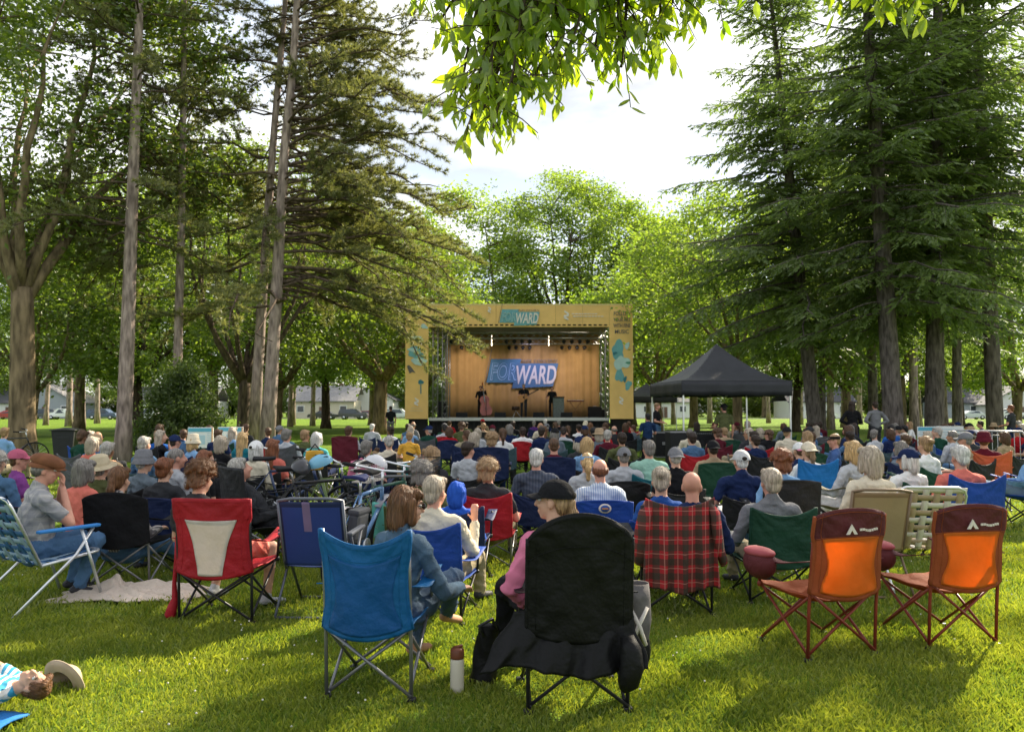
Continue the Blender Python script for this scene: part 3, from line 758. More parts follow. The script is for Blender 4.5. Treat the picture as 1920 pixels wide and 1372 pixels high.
# ------------------------------------------------------------------ trees
BARK_PINE = barkmat('bark_pine', (.15, .115, .10), (.46, .36, .315), 10)
BARK_LIMB = barkmat('bark_limb', (.05, .037, .028), (.15, .11, .08), 9)
BARK_DARK = barkmat('bark_dark', (.035, .026, .02), (.12, .09, .062), 8)
BARK_MAPLE = barkmat('bark_maple', (.09, .068, .042), (.28, .21, .125), 7)
BARK_SPRUCE = barkmat('bark_spruce', (.06, .05, .045), (.19, .16, .145), 12)
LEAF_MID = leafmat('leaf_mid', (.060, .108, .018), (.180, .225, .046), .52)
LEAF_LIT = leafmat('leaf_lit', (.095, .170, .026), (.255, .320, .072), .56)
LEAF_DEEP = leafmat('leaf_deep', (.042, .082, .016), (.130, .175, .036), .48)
NEEDLE_PINE = leafmat('needle_pine', (.096, .116, .040), (.245, .258, .095), .47, (1.35, 1.3, .7))
NEEDLE_SPRUCE = leafmat('needle_spruce', (.068, .108, .038), (.195, .245, .078), .48, (1.3, 1.5, .7))
LEAF_NEAR = leafmat('leaf_near', (.108, .205, .018), (.32, .385, .048), .63, (1.6, 1.65, .45), .05, 1.2)

def leaves(g, P, size, up=.35, asp=.55, droop=.2):
    n = len(P); d = g.normal(0, 1, (n, 3)); d[:, 2] = d[:, 2]*.6 - droop; d /= np.linalg.norm(d, axis=1)[:, None]
    nn = g.normal(0, 1, (n, 3)); nn[:, 2] += up*3; s = np.cross(d, nn); s /= np.linalg.norm(s, axis=1)[:, None] + 1e-9; nn = np.cross(s, d)
    l = size*g.uniform(.6, 1.25, n)[:, None]; a = P; c = P + d*l; m = P + d*l*.45 - nn*l*.08
    V = np.stack([a, m + s*l*asp*.5, c, m - s*l*asp*.5], 1).reshape(-1, 3)
    return V, np.arange(n*4).reshape(-1, 4)

def bez(a, b, c, k): return [a*(1 - t)**2 + b*2*t*(1 - t) + c*t*t for t in (i/k for i in range(k + 1))]
def decid(name, seed, H, r0, fork, nl, cen, rad, nclu, per, size, cr_, steep=.6, lean=(0, 0), leaf=LEAF_MID, bark=BARK_MAPLE, zmin=None, gap=-.15, hollow=2.0, lobes=None, tops=8):
    rn = random.Random(seed); g = np.random.default_rng(seed)
    mb = MB(); F0 = Vector((lean[0], lean[1], fork))
    tr = bez(Vector((0, 0, -.1)), Vector((lean[0]*.3, lean[1]*.3, fork*.6)), F0, 6)
    mb.tube(tr, [r0*(1.55 if i == 0 else 1.12 - .22*i/6) for i in range(7)], 14)
    cen = Vector(cen); limbs = []
    for i in range(nl):
        a = 6.283*i/nl + rn.uniform(-.35, .35); q = rn.uniform(.45, .95) if i else .15
        e = cen + Vector((math.cos(a)*rad[0]*q, math.sin(a)*rad[1]*q, rad[2]*(rn.uniform(.0, .55) if i else .8)))
        ln = (e - F0).length; st = F0 - Vector((0, 0, rn.uniform(0, fork*.12)))
        c = st + Vector((math.cos(a)*ln*(.55 - .4*steep), math.sin(a)*ln*(.55 - .4*steep), ln*(.25 + .35*steep)))
        p = bez(st, c, e, 9); p = [v + Vector((rn.uniform(-1, 1), rn.uniform(-1, 1), 0))*(.012*ln*(0 < k < 9)) for k, v in enumerate(p)]
        rr = r0*.62*(nl/5)**-.3*rn.uniform(.8, 1.1); mb.tube(p, [max(.02, rr*(1 - .86*k/9)) for k in range(10)], 8); limbs.append((p, rr))
    ll = [(cen, Vector(rad))] + [(cen + Vector(o), Vector(q)) for o, q in (lobes or [])]
    cl = []; tries = 0; ph = g.uniform(0, 6, 9)
    while len(cl) < nclu and tries < nclu*40:
        tries += 1; c0, q0 = rn.choice(ll) if lobes else ll[0]
        v = Vector((rn.gauss(0, 1), rn.gauss(0, 1), rn.gauss(0, 1))).normalized()*(rn.random()**(1/(3*hollow)))
        p = c0 + Vector((v.x*q0.x, v.y*q0.y, v.z*q0.z))
        if zmin is not None and p.z < zmin: continue
        s = math.sin(p.x*1.1 + ph[0])*math.sin(p.y*1.2 + ph[1]) + math.sin(p.z*1.4 + ph[2] + p.x*.7)*.7
        if s < gap: continue
        cl.append(p)
    for p in cl:
        best = min(((q - p).length + (3 if q.z > p.z + .5 else 0), li, k) for li, (lp, _) in enumerate(limbs) for k, q in enumerate(lp) if k > 2)
        q = limbs[best[1]][0][best[2]]; mid = (p + q)*.5 + Vector((0, 0, .12*(p - q).length)); rr = limbs[best[1]][1]*.22
        mb.tube(bez(q, mid, p, 3), [max(.012, rr*k) for k in (1, .7, .45, .25)], 4, 0, False)
    trunk = mb.mesh(name + '_trunk', [bark])
    P = []
    for p in cl:
        n = int(per*rn.uniform(.6, 1.4)); s = cr_*rn.uniform(.7, 1.3)
        P.append(np.array(p) + g.normal(0, 1, (n, 3))*np.array([s, s, s*.55])*.55)
    V, F = leaves(g, np.concatenate(P), size)
    return trunk, mesh_np(name + '_crown', V, F, [leaf])

def place_tree(kind, meshes, loc, rz, label, group=None, sc_=1.0, cat='tree', leaf=None, crown='crown', tilt=(0, 0)):
    t = empty(kind, loc, rz, label, cat, group, sc_); t.rotation_euler = (tilt[0], tilt[1], rz)
    obj('trunk', meshes[0], t); c = obj(crown, meshes[1], t)
    if leaf: setmats(c, [leaf])
    return t

def pine(name, seed, path, r0, z0, ztop, nl, lmax, bias=None, dens=1.0, wid=.022):
    """path: local trunk points"""
    rn = random.Random(seed); g = np.random.default_rng(seed); mb = MB(); path = [Vector(p) for p in path]; n = len(path)
    zt = path[-1].z
    mb.tube(path, [r0*(1.25 if i == 0 else 1.0 - .8*(p.z/zt)) for i, p in enumerate(path)], 14)
    def tp(z):
        for a, b in zip(path, path[1:]):
            if a.z <= z <= b.z: return a + (b - a)*((z - a.z)/(b.z - a.z))
        return path[-1]
    TP = []; TD = []
    for i in range(nl):
        f = (i + rn.random())/nl; z = z0 + (ztop - z0)*f
        a = rn.gauss(bias[0], bias[1]) if bias and rn.random() < bias[2] else rn.uniform(0, 6.283)
        if math.cos(a + math.pi/2) > .35 and rn.random() < .78: continue
        Lm = lmax*(1 - .72*f**1.6)*rn.uniform(.55, 1.08); base = tp(z); d = Vector((math.cos(a), math.sin(a), 0)); up = .10 + .35*f; dr = .50*(1 - f)**.8*rn.uniform(.5, 1.2)
        p = [base + d*(Lm*s) + Vector((0, 0, Lm*(up*s - dr*s*s))) + Vector((rn.uniform(-1, 1), rn.uniform(-1, 1), rn.uniform(-1, 1)))*.045*Lm*(s > 0) for s in (0, .17, .34, .5, .67, .84, 1)]
        rr = .0075*Lm + .012; mb.tube(p, [max(.009, rr*(1 - .8*k/6)) for k in range(7)], 6, 1, False)
        bare = rn.random() < .10 and f < .35
        if bare: continue
        nb = int((9 + 4.6*Lm)*dens)
        for b in range(nb):
            s = .22 + .78*(b + rn.random())/nb; k = min(5, int(s*6)); q = p[k] + (p[k + 1] - p[k])*(s*6 - k); ax = (p[k + 1] - p[k]).normalized()
            sd_ = ax.cross(Vector((0, 0, 1)))*(1 if b % 2 else -1); dd = (ax*.75 + sd_*rn.uniform(.35, 1.0) + Vector((0, 0, rn.uniform(-.1, .40)))).normalized(); ln = (.22 + .30*Lm*(1.05 - s)*.5)*rn.uniform(.6, 1.3)
            e = q + dd*ln + Vector((0, 0, .10*ln)); mb.tube([q, q + dd*ln*.55, e], [.011, .008, .006], 4, 1, False)
            nt_ = max(2, int(ln/.13))
            for j in range(nt_):
                ss = .35 + .65*(j + 1)/nt_; TP.append(q + (e - q)*ss); TD.append(dd)
    TP = np.array([tuple(v) for v in TP]); TD = np.array([tuple(v) for v in TD]); k = 24
    P = np.repeat(TP, k, 0); D = np.repeat(TD, k, 0)*.55 + g.normal(0, .75, (len(TP)*k, 3)); D /= np.linalg.norm(D, axis=1)[:, None]
    s = np.cross(D, g.normal(0, 1, D.shape)); s /= np.linalg.norm(s, axis=1)[:, None]; l = g.uniform(.12, .21, len(P))[:, None]
    V = np.stack([P - s*wid*.5, P + s*wid*.5, P + D*l], 1).reshape(-1, 3)
    return mb.mesh(name + '_trunk', [BARK_PINE, BARK_LIMB]), mesh_np(name + '_crown', V, np.arange(len(V)).reshape(-1, 3), [NEEDLE_PINE])

def spruce(name, seed, H, r0, z0, nl, lmax, lean=(0, 0), dens=1.0, size=.30, bark=BARK_SPRUCE, sparse_top=False, rt=.05):
    rn = random.Random(seed); g = np.random.default_rng(seed); mb = MB()
    tp = lambda z: Vector((lean[0]*z/H, lean[1]*z/H, z))
    mb.tube([tp(z) for z in (-.1, .5, H*.15, H*.3, H*.5, H*.7, H*.88, H)], [r0*k for k in (1.45, 1.05, .95, .84, .66, .42, .2, .05)], 14)
    QP = []; QD = []; QN = []
    for i in range(nl):
        f = ((i + rn.random())/nl)**.92; z = z0 + (H - z0)*f; a = i*2.39996 + rn.uniform(-.4, .4)
        if math.sin(z*1.15 + seed)*math.sin(a*1.5 + z*.5 + seed*.7) > .42 and rn.random() < .75: continue
        Lm = (lmax*(1 - f)**.68*(.80 + .2*min(1, f*5)) + .3)*rn.uniform(.45, 1.16)
        d = Vector((math.cos(a), math.sin(a), 0)); up = -.12 + .55*f; dr = .30*(1 - f)
        p = [tp(z) + d*(Lm*s) + Vector((0, 0, Lm*(up*s - dr*s*s + .16*max(0, s - .6)))) + Vector((rn.uniform(-1, 1), rn.uniform(-1, 1), rn.uniform(-1, 1)))*.02*Lm*(s > 0) for s in (0, .2, .4, .6, .8, 1)]
        mb.tube(p, [max(.008, (.010*Lm + .014)*(1 - .8*k/5)) for k in range(6)], 5, 0, False)
        nb = int((5 + 7.0*Lm)*dens*(.75 if sparse_top and f > .55 else 1))
        for b in range(nb):
            s = rt + (1 - rt)*(b + rn.random())/nb; k = min(4, int(s*5)); q = p[k] + (p[k + 1] - p[k])*(s*5 - k); ax = (p[k + 1] - p[k]).normalized()
            sd_ = ax.cross(Vector((0, 0, 1))).normalized()*(1 if b % 2 else -1); ln = min(1.25, (.22 + .34*Lm*(1.02 - s)))*rn.uniform(.55, 1.2)
            dd = (ax*.62 + sd_*rn.uniform(.5, 1.0) + Vector((0, 0, rn.uniform(-.62, .06)))).normalized()
            e = q + dd*ln - Vector((0, 0, .14*ln)); m_ = max(2, int(ln/.095))
            if rn.random() < .3: mb.tube([q, e], [.007, .004], 4, 0, False)
            for j in range(m_):
                ss = (j + .35)/m_; o_ = q + (e - q)*ss
                for kk in (-1, 1):
                    d2 = (dd*.8 + dd.cross(Vector((0, 0, 1)))*(kk*rn.uniform(.2, .8)) + Vector((0, 0, rn.uniform(-.45, .12)))).normalized(); QP.append(o_); QD.append(d2)
    P = np.array([tuple(v) for v in QP]); D = np.array([tuple(v) for v in QD]); n = len(P)
    nn = g.normal(0, .5, (n, 3)); nn[:, 2] += 1; s = np.cross(D, nn); s /= np.linalg.norm(s, axis=1)[:, None]; l = size*g.uniform(.55, 1.15, n)[:, None]
    V = np.stack([P, P + D*l*.4 + s*l*.17, P + D*l, P + D*l*.4 - s*l*.17], 1).reshape(-1, 3)
    return mb.mesh(name + '_trunk', [bark]), mesh_np(name + '_crown', V, np.arange(n*4).reshape(-1, 4), [NEEDLE_SPRUCE])

def path_px(D, pts, base_z0=0.0):
    """trunk points from pixels on the plane Y=D, in coordinates local to the first one"""
    P = [at(px, py, D) for px, py in pts]; b = Vector((P[0].x, D, 0)); out = [Vector((0, 0, -.15))] + [p - b for p in P if p.z > .3]
    last, prev = out[-1], out[-2]; d = (last - prev).normalized()
    out.append(last + d*4); out.append(last + d*8); return b, out

# --- the big pines on the left
b, pth = path_px(24, [(229, 862), (233, 790), (239, 640), (246, 430), (254, 220), (262, 0)])
place_tree('pine_tree', pine('pine_a', 3, pth, .235, 6.0, 20, 104, 4.4, (2.9, 1.0, .75), 1.0), b, 0, 'tall red pine with a single pale trunk beside the dark trash bin')
b, pth = path_px(26.5, [(331, 830), (334, 640), (341, 380), (345, 90), (346, 0)])
place_tree('pine_tree', pine('pine_b', 4, pth, .165, 8.6, 21, 80, 3.8, (2.2, 1.2, .6), 1.0), b, 0, 'tall red pine rising behind the low evergreen bush')
b, pth = path_px(27.5, [(474, 858), (483, 700), (500, 430), (516, 220), (530, 60)])
place_tree('pine_tree', pine('pine_c', 5, pth, .20, 7.6, 21, 96, 4.6, (.9, 1.1, .72), 1.0), b, 0, 'thinner left trunk of the pair of pines close together', 'pair of pines close together')
b, pth = path_px(26, [(497, 862), (508, 720), (520, 520), (532, 300), (550, 120), (557, 0)])
place_tree('pine_tree', pine('pine_d', 6, pth, .235, 4.9, 20, 185, 6.9, (.05, .85, .68), 1.1), b, 0, 'thicker right trunk of the pair of pines with long drooping limbs', 'pair of pines close together')

# --- leafy trees with a look of their own
b = gnd(40, 866)
place_tree('maple_tree', decid('maple_a', 21, 17, .33, 5.2, 7, (-.6, 3.4, 11.5), (5.4, 5.2, 6.2), 330, 130, .20, 1.25, .8, (-.15, 0), LEAF_MID, BARK_MAPLE, 5.4, -.5), b, 0, 'big leafy tree with thick forked trunk at the far left edge')
b = atx(457, 36)
place_tree('maple_tree', decid('maple_b', 22, 16, .27, 2.9, 12, (1.2, 3.8, 10.0), (5.6, 5, 6.2), 230, 100, .22, 1.2, .55, (.05, 0), LEAF_MID, BARK_DARK, 4.2, .05), b, .3, 'dark many-limbed tree fanning up just behind the pair of pines')
b = atx(712, 50)
place_tree('maple_tree', decid('maple_c', 23, 13, .42, 3.6, 8, (-1.0, 0, 8.6), (7.6, 5.5, 5.2), 240, 110, .27, 1.35, .25, (.1, 0), LEAF_MID, BARK_MAPLE, 4.6, -.2), b, .5, 'spreading tree with low limbs just left of the stage')
b = atx(1382, 42)
place_tree('maple_tree', decid('maple_d', 24, 14, .24, 4.4, 8, (-.4, 0, 8.4), (5.4, 5, 4.6), 210, 100, .24, 1.2, .4, (0, 0), LEAF_LIT, BARK_MAPLE, 4.8, -.2), b, 0, 'bright leafy tree standing straight behind the black canopy tent')
b = atx(1064, 76)
place_tree('maple_tree', decid('maple_e', 25, 25, .5, 6.5, 11, (.4, 0, 15.2), (8.6, 7, 9.2), 380, 110, .34, 1.35, .75, (0, 0), LEAF_LIT, BARK_DARK, 6.0, .0, 1.7), b, 0, 'tall domed tree rising in the middle behind the stage')
D_A = decid('maple_f', 31, 20, .34, 4.5, 8, (0, 0, 11.2), (6.2, 6.0, 8.0), 185, 100, .32, 1.35, .6, (0, 0), LEAF_MID, BARK_MAPLE, 4.0, .05)
D_B = decid('maple_g', 32, 17, .30, 3.4, 7, (0, 0, 9.2), (6.6, 6.2, 6.6), 175, 100, .32, 1.4, .4, (.2, 0), LEAF_LIT, BARK_DARK, 3.4, .1, 1.8)
D_C = decid('maple_h', 33, 14, .26, 3.0, 6, (0, 0, 8.0), (5.2, 5.0, 5.6), 140, 100, .30, 1.35, .45, (.2, .1), LEAF_MID, BARK_MAPLE, 3.0, .0)
place_tree('maple_tree', D_A, atx(870, 72), .4, 'sunlit rounded tree just left of the tall domed tree behind the stage', None, 1.13, leaf=LEAF_LIT)
mid = [(60, 46, D_C, .9, 'first'), (150, 58, D_A, 1.0, 'second'), (262, 50, D_B, 1.0, 'third'), (400, 60, D_A, 1.05, 'fourth'), (520, 52, D_C, 1.0, 'fifth'), (612, 66, D_B, 1.15, 'sixth'), (700, 80, D_A, 1.15, 'seventh'), (790, 62, D_C, 1.1, 'eighth')]
for i, (px, D, P_, s_, nth) in enumerate(mid):
    place_tree('maple_tree', P_, atx(px, D), i*1.7, '%s from the left of the leafy trees behind the pines left of the stage' % nth, 'leafy trees left of the stage', s_, leaf=(LEAF_MID, LEAF_LIT, LEAF_LIT)[i % 3])
rgt = [(1185, 74, D_B, 1.2, 'first'), (1235, 58, D_C, 1.05, 'second'), (1300, 70, D_A, 1.0, 'third'), (1490, 56, D_B, .95, 'fourth'), (1588, 48, D_C, .95, 'fifth'), (1690, 62, D_A, .9, 'sixth'), (1800, 66, D_B, 1.0, 'seventh'), (1905, 56, D_C, 1.0, 'eighth')]
for i, (px, D, P_, s_, nth) in enumerate(rgt):
    place_tree('maple_tree', P_, atx(px, D), 2 + i*1.3, '%s from the left of the leafy trees between the stage and the right edge' % nth, 'leafy trees right of the stage', s_, leaf=(LEAF_LIT, LEAF_LIT, LEAF_MID)[i % 3])
rn = random.Random(8)
for i in range(26):
    x = -112 + i*9 + rn.uniform(-2, 2); P_ = (D_A, D_B, D_C)[i % 3]
    place_tree('maple_tree', P_, (x, 158 + rn.uniform(-6, 22), 0), rn.uniform(0, 6), 'leafy tree of the far tree line beyond the road', 'far tree line beyond the road', rn.uniform(1.0, 1.35), leaf=(LEAF_MID, LEAF_LIT, LEAF_DEEP)[i % 3])
SHR = decid('far_shrub', 35, 6, .1, .8, 6, (0, 0, 2.6), (4.2, 3.0, 2.6), 120, 110, .34, 1.3, .3, (0, 0), LEAF_MID, BARK_DARK, .2, -.5)
for i in range(30):
    place_tree('far_bush', SHR, (-116 + i*8 + rn.uniform(-2, 2), 166 + rn.uniform(-2, 6), 0), rn.uniform(0, 6), 'dense bush in the row beyond the houses across the road', 'row of bushes beyond the houses', rn.uniform(1.0, 1.5), 'bush', (LEAF_MID, LEAF_DEEP, LEAF_LIT)[i % 3])
# thin pale trunks standing on the sunny far lawn
def thin_tree(name, seed, H, r0): return decid(name, seed, H, r0, H*.55, 5, (0, 0, H*.82), (2.8, 2.8, H*.24), 70, 90, .3, 1.0, .7, (.3, 0), LEAF_MID, BARK_PINE, H*.5, -.4)
TH_A, TH_B = thin_tree('slim_a', 41, 17, .24), thin_tree('slim_b', 42, 15, .20)
for i, (px, D) in enumerate([(63, 78), (88, 80), (131, 74), (157, 72), (184, 90), (545, 72), (549, 80), (587, 76), (1216, 80), (1262, 84), (1556, 62), (1580, 70), (1712, 48), (1722, 70), (1905, 60), (1770, 62), (1610, 84), (1500, 82), (1330, 90), (1440, 92)]):
    place_tree('slim_tree', (TH_A, TH_B)[i % 2], atx(px, D), i*1.1, ('slim straight trunk on the sunny far lawn left of the stage' if px < 700 else 'slim straight trunk on the sunny far lawn right of the stage'),
               'slim trunks on the far lawn', 1.0)
# --- spruces on the right
S_A = spruce('spruce_a', 51, 23, .29, 4.5, 185, 6.2, (-1.9, 0), 1.15, .26, sparse_top=True)
S_B = spruce('spruce_b', 52, 25, .33, 4.8, 195, 5.4, (-.9, .2), 1.2, .25)
S_C = spruce('spruce_c', 53, 21, .24, 5.0, 130, 4.6, (-.5, 0), 1.15, .24)
for px, D, P_, s_, rz, lab in [(1530, 33, S_A, 1.0, 0, 'leaning spruce with a thin sparse top nearest the canopy tent'), (1676, 28, S_B, 1.0, .2, 'spruce with the thickest trunk beside the standing man in a grey hoodie'),
                               (1748, 30, S_B, 1.02, 2.4, 'spruce with pale grey trunk behind the two notice boards'), (1864, 31, S_C, 1.25, .6, 'spruce with straight trunk behind the white crowd barrier'),
                               (1636, 43, S_C, 1.05, 1.2, 'slender spruce directly behind the standing man in a grey hoodie'), (1792, 38, S_C, .92, 3.1, 'slender spruce right of the two notice boards'),
                               (1540, 52, S_C, 1.0, 4.1, 'far slender spruce half hidden behind the leaning spruce')]:
    t = place_tree('spruce_tree', P_, atx(px, D), 0, lab, 'spruces on the right', s_)
    t.rotation_euler = (0, 0, rz if P_ is not S_A else 0)
# trees past the right edge: only the shade they cast is seen
P_S = pine('pine_shade', 58, [Vector((0, 0, z)) for z in (-.15, 4, 10, 16, 22, 24)], .24, 13.5, 22.5, 46, 3.3, None, .8)
for x, y, rz in [(18.6, 23.4, 1), (22.5, 21.5, 2)]:
    place_tree('pine_tree', P_S, (x, y, 0), rz, 'tall pine past the right edge that shades the front lawn', 'pines past the right edge', 1.0)
# --- low evergreen bush
def bush_mesh():
    g = np.random.default_rng(61); rn = random.Random(61); mb = MB(); P = []
    for i in range(46):
        a = rn.uniform(0, 6.283); h = rn.uniform(.15, 2.6); L_ = (2.2*(1 - (h/3.3)**1.4))*rn.uniform(.7, 1.1); e = Vector((math.cos(a)*L_, math.sin(a)*L_*.8, h + rn.uniform(-.1, .25)))
        s_ = Vector((0, 0, h*.75)); p = bez(s_, (s_ + e)*.5 + Vector((0, 0, .25)), e, 5); mb.tube(p, [.03, .025, .02, .015, .01, .006], 5, 0, False)
        for q in p[1:]: P.append(np.array(q) + g.normal(0, 1, (150, 3))*np.array([.26, .26, .12]))
    mb.tube([(0, 0, -.1), (0, 0, 1), (.05, 0, 2.6)], [.09, .07, .03], 8)
    V, F = leaves(g, np.concatenate(P), .16, .5, .35, .25); return mb.mesh('bush_stem', [BARK_DARK]), mesh_np('bush_leaves', V, F, [LEAF_DEEP])
bm_ = bush_mesh(); t = empty('evergreen_bush', atx(345, 25.4), 0, 'low dark evergreen bush at the foot of a tall red pine', 'bush', None); t.scale = (.74, .74, 1.08)
obj('stem', bm_[0], t); obj('foliage', bm_[1], t)
# --- branches of the tree overhead, hanging in from above
def hang_mesh(seed, tips, root, nleaf, ls):
    rn = random.Random(seed); g = np.random.default_rng(seed); mb = MB(); LP = []; LD = []
    for tip in tips:
        tip = Vector(tip); k = 10; mid = (root + tip)*.5 + Vector((rn.uniform(-.3, .3), 0, .35)); p = bez(root, mid, tip, k)
        mb.tube(p, [.022*(1 - .8*i/k) + .004 for i in range(k + 1)], 6, 0, False)
        for s in range(33):
            u = .35 + .65*(s + rn.random())/33; i = min(k - 1, int(u*k)); q = p[i] + (p[i + 1] - p[i])*(u*k - i); d = Vector((rn.uniform(-1, 1), rn.uniform(-.7, .7), rn.uniform(-1.0, .25))).normalized()
            ln = rn.uniform(.14, .42); e = q + d*ln; mb.tube([q, q + d*ln*.6 + Vector((0, 0, .02)), e], [.005, .004, .003], 4, 0, False)
            for j in range(nleaf):
                o_ = q + (e - q)*(.25 + .75*(j + 1)/nleaf); LP.append(tuple(o_)); dd = Vector((rn.gauss(0, .5), rn.gauss(0, .45), -.9 + rn.gauss(0, .35))).normalized(); LD.append(tuple(dd))
    P = np.array(LP); D = np.array(LD); n = len(P); nn = g.normal(0, 1, (n, 3)); s = np.cross(D, nn); s /= np.linalg.norm(s, axis=1)[:, None]; nn = np.cross(s, D); l = ls*g.uniform(.6, 1.2, n)[:, None]
    pts = [P, P + D*l*.22 + s*l*.15 - nn*l*.03, P + D*l*.52 + s*l*.185 - nn*l*.05, P + D*l*.8 + s*l*.10 - nn*l*.07, P + D*l - nn*l*.12, P + D*l*.8 - s*l*.10 - nn*l*.07, P + D*l*.52 - s*l*.185 - nn*l*.05, P + D*l*.22 - s*l*.15 - nn*l*.03, P + D*l*.52]
    V = np.stack(pts, 1).reshape(-1, 3); o9 = np.arange(n)[:, None]*9
    F = np.concatenate([o9 + np.array(q) for q in ((0, 1, 2, 8), (8, 2, 3, 4), (0, 8, 6, 7), (8, 4, 5, 6))])
    return mb.mesh('limb', [BARK_DARK]), mesh_np('foliage', V, F, [LEAF_NEAR])
def over(px, py, Y): return at(px, py, Y)
OT = empty('overhanging_tree', (-1.5, -3.2, 0), 0, 'bright leafy branches hanging into the top of the view overhead', 'tree')
rt = Vector((.2, 4.6, 6.1)); tr = bez(Vector((-1.5, -3.2, -.1)), Vector((-1.6, -3.2, 4.5)), Vector((.2, 4.0, 6.6)), 12)
mb = MB(); mb.tube(tr + [rt], [.30 - .019*i for i in range(13)] + [.05], 12); mb.tube(bez(tr[8], Vector((1.2, 2.5, 6.6)), Vector((3.0, 5.2, 6.2)), 6), [.1, .09, .07, .06, .05, .04, .03], 8)
q = mb.build('trunk', [BARK_DARK], OT); q.matrix_parent_inverse = Matrix.Translation((1.5, 3.2, 0))
tipsA = [over(p[0], p[1] - 78, p[2]) for p in [(905, 262, 5.2), (870, 215, 5.6), (960, 232, 5.0), (1045, 205, 5.4), (1110, 195, 5.6), (1160, 165, 5.3), (1225, 120, 5.6), (1262, 85, 5.3), (1320, 30, 5.5), (882, 312, 5.4), (925, 318, 5.2), (862, 262, 5.5), (905, 285, 5.3), (1000, 255, 5.3), (1165, 205, 5.4), (1240, 150, 5.5), (1345, 60, 5.5), (1290, 20, 5.4), (1200, 40, 5.6), (830, 110, 5.6), (850, 60, 5.4), (930, 160, 5.7), (1010, 120, 5.1), (1075, 150, 5.0), (800, 15, 5.6), (980, 60, 5.4), (1100, 60, 5.6), (890, 110, 5.2), (940, 20, 5.3), (1040, 40, 5.7)]]
tipsB = [over(p[0], p[1] - 25, p[2]) for p in [(1592, 5, 5.6), (1625, -8, 5.5), (1700, 22, 5.6), (1735, 12, 5.4), (1760, -5, 5.6)]]
for tips, rr, sd_ in ((tipsA, Vector((.5, 5.0, 5.3)), 71), (tipsB, Vector((2.9, 5.3, 5.5)), 72)):
    a, c = hang_mesh(sd_, tips, rr, 5, .14)
    for nm, me in (('limb', a), ('foliage', c)):
        q = obj(nm, me, OT); q.matrix_parent_inverse = Matrix.Translation((1.5, 3.2, 0))

# ------------------------------------------------------------------ far houses and parked cars
SIDING = [mat('siding_white', (.72, .71, .68), .7, .06), mat('siding_grey', (.33, .36, .38), .7, .06), mat('siding_cream', (.60, .54, .42), .7, .06)]
ROOF = [mat('roof_dark', (.08, .08, .09), .9, .2, 3), mat('roof_grey', (.25, .24, .24), .9, .2, 3), mat('roof_brown', (.16, .10, .07), .9, .2, 3)]
GLASS = mat('window_glass', (.03, .04, .05), .08, .1, spec=.6); TRIM = mat('trim_white', (.75, .75, .73), .6, .04)
def house(x, y, wd, dp, h, sd_, rf, lab, rz=0.0, gable=True):
    t = empty('house', (x, y, 0), rz, lab, 'house', 'houses across the road')
    m = MB(); m.box((0, 0, h/2), (wd, dp, h))
    rh = wd*.28 if gable else dp*.3
    if gable: m.add([(-wd/2, -dp/2, h), (wd/2, -dp/2, h), (0, -dp/2, h + rh), (-wd/2, dp/2, h), (wd/2, dp/2, h), (0, dp/2, h + rh)], [(0, 1, 2), (3, 5, 4)])
    m.build('wall', [sd_], t); m = MB()
    for s_ in (-1, 1):
        if gable: a, b_ = Vector((s_*(wd/2 + .5), 0, h - .28)), Vector((0, 0, h + rh + .02)); n_ = (dp + 1.0)
        else: a, b_ = Vector((0, s_*(dp/2 + .5), h - .28)), Vector((0, 0, h + rh + .02)); n_ = (wd + 1.0)
        ax = Vector((0, n_/2, 0)) if gable else Vector((n_/2, 0, 0)); up = Vector((0, 0, .18))
        vs = [a - ax, a + ax, b_ + ax, b_ - ax]; m.add(vs + [v + up for v in vs], [(0, 1, 2, 3), (7, 6, 5, 4), (0, 4, 5, 1), (1, 5, 6, 2), (2, 6, 7, 3), (3, 7, 4, 0)])
    rfo = m.build('roof', [rf], t); m = MB(); m.box((wd*.2, dp*.1, h + rh*.9), (.7, .7, 1.8)); m.build('chimney', [ROOF[2]], rfo)
    nw = max(2, int(wd/3.2))
    for i in range(nw):
        cx = -wd/2 + (i + .5)*wd/nw
        if i == nw//2:
            m = MB(); m.box((cx, -dp/2 - .04, 1.05), (1.0, .1, 2.1)); m.build('door', [ROOF[2]], t); continue
        m = MB(); m.box((cx, -dp/2 - .05, 1.7), (1.4, .12, 1.3)); f = m.build('window', [TRIM], t); m = MB(); m.box((cx, -dp/2 - .10, 1.7), (1.15, .06, 1.05)); m.build('pane', [GLASS], f)
def fx(px, y): return (px - IW/2)/FPX*y
house(fx(100, 150), 152, 11, 9, 3.0, SIDING[1], ROOF[1], 'grey house with pale gable edge behind the left parked cars')
house(fx(15, 156), 158, 14, 9, 3.0, SIDING[0], ROOF[0], 'white house with dark roof at the far left edge', 0, False)
house(fx(330, 154), 157, 15, 9, 3.2, SIDING[0], ROOF[1], 'long white house partly behind the evergreen bush', 0, False)
house(fx(610, 152), 154, 12, 9, 3.3, SIDING[2], ROOF[1], 'cream house behind the black parked car left of the stage', 0, False)
house(fx(700, 160), 161, 9, 9, 3.6, SIDING[0], ROOF[0], 'white gabled house beside the spreading tree left of the stage')
house(fx(1225, 158), 160, 14, 9, 3.2, SIDING[0], ROOF[1], 'white house seen through the gap left of the black canopy tent', 0, False)
house(fx(1530, 152), 154, 12, 9, 3.2, SIDING[0], ROOF[0], 'white house seen between the leaning spruce and the standing pair', 0, False)
house(fx(1826, 152), 154, 13, 9, 3.0, SIDING[1], ROOF[0], 'grey house between the right-hand spruce trunks', 0, False)
house(fx(1910, 146), 150, 12, 9, 2.6, SIDING[0], ROOF[1], 'white house with pale roof at the far right edge')
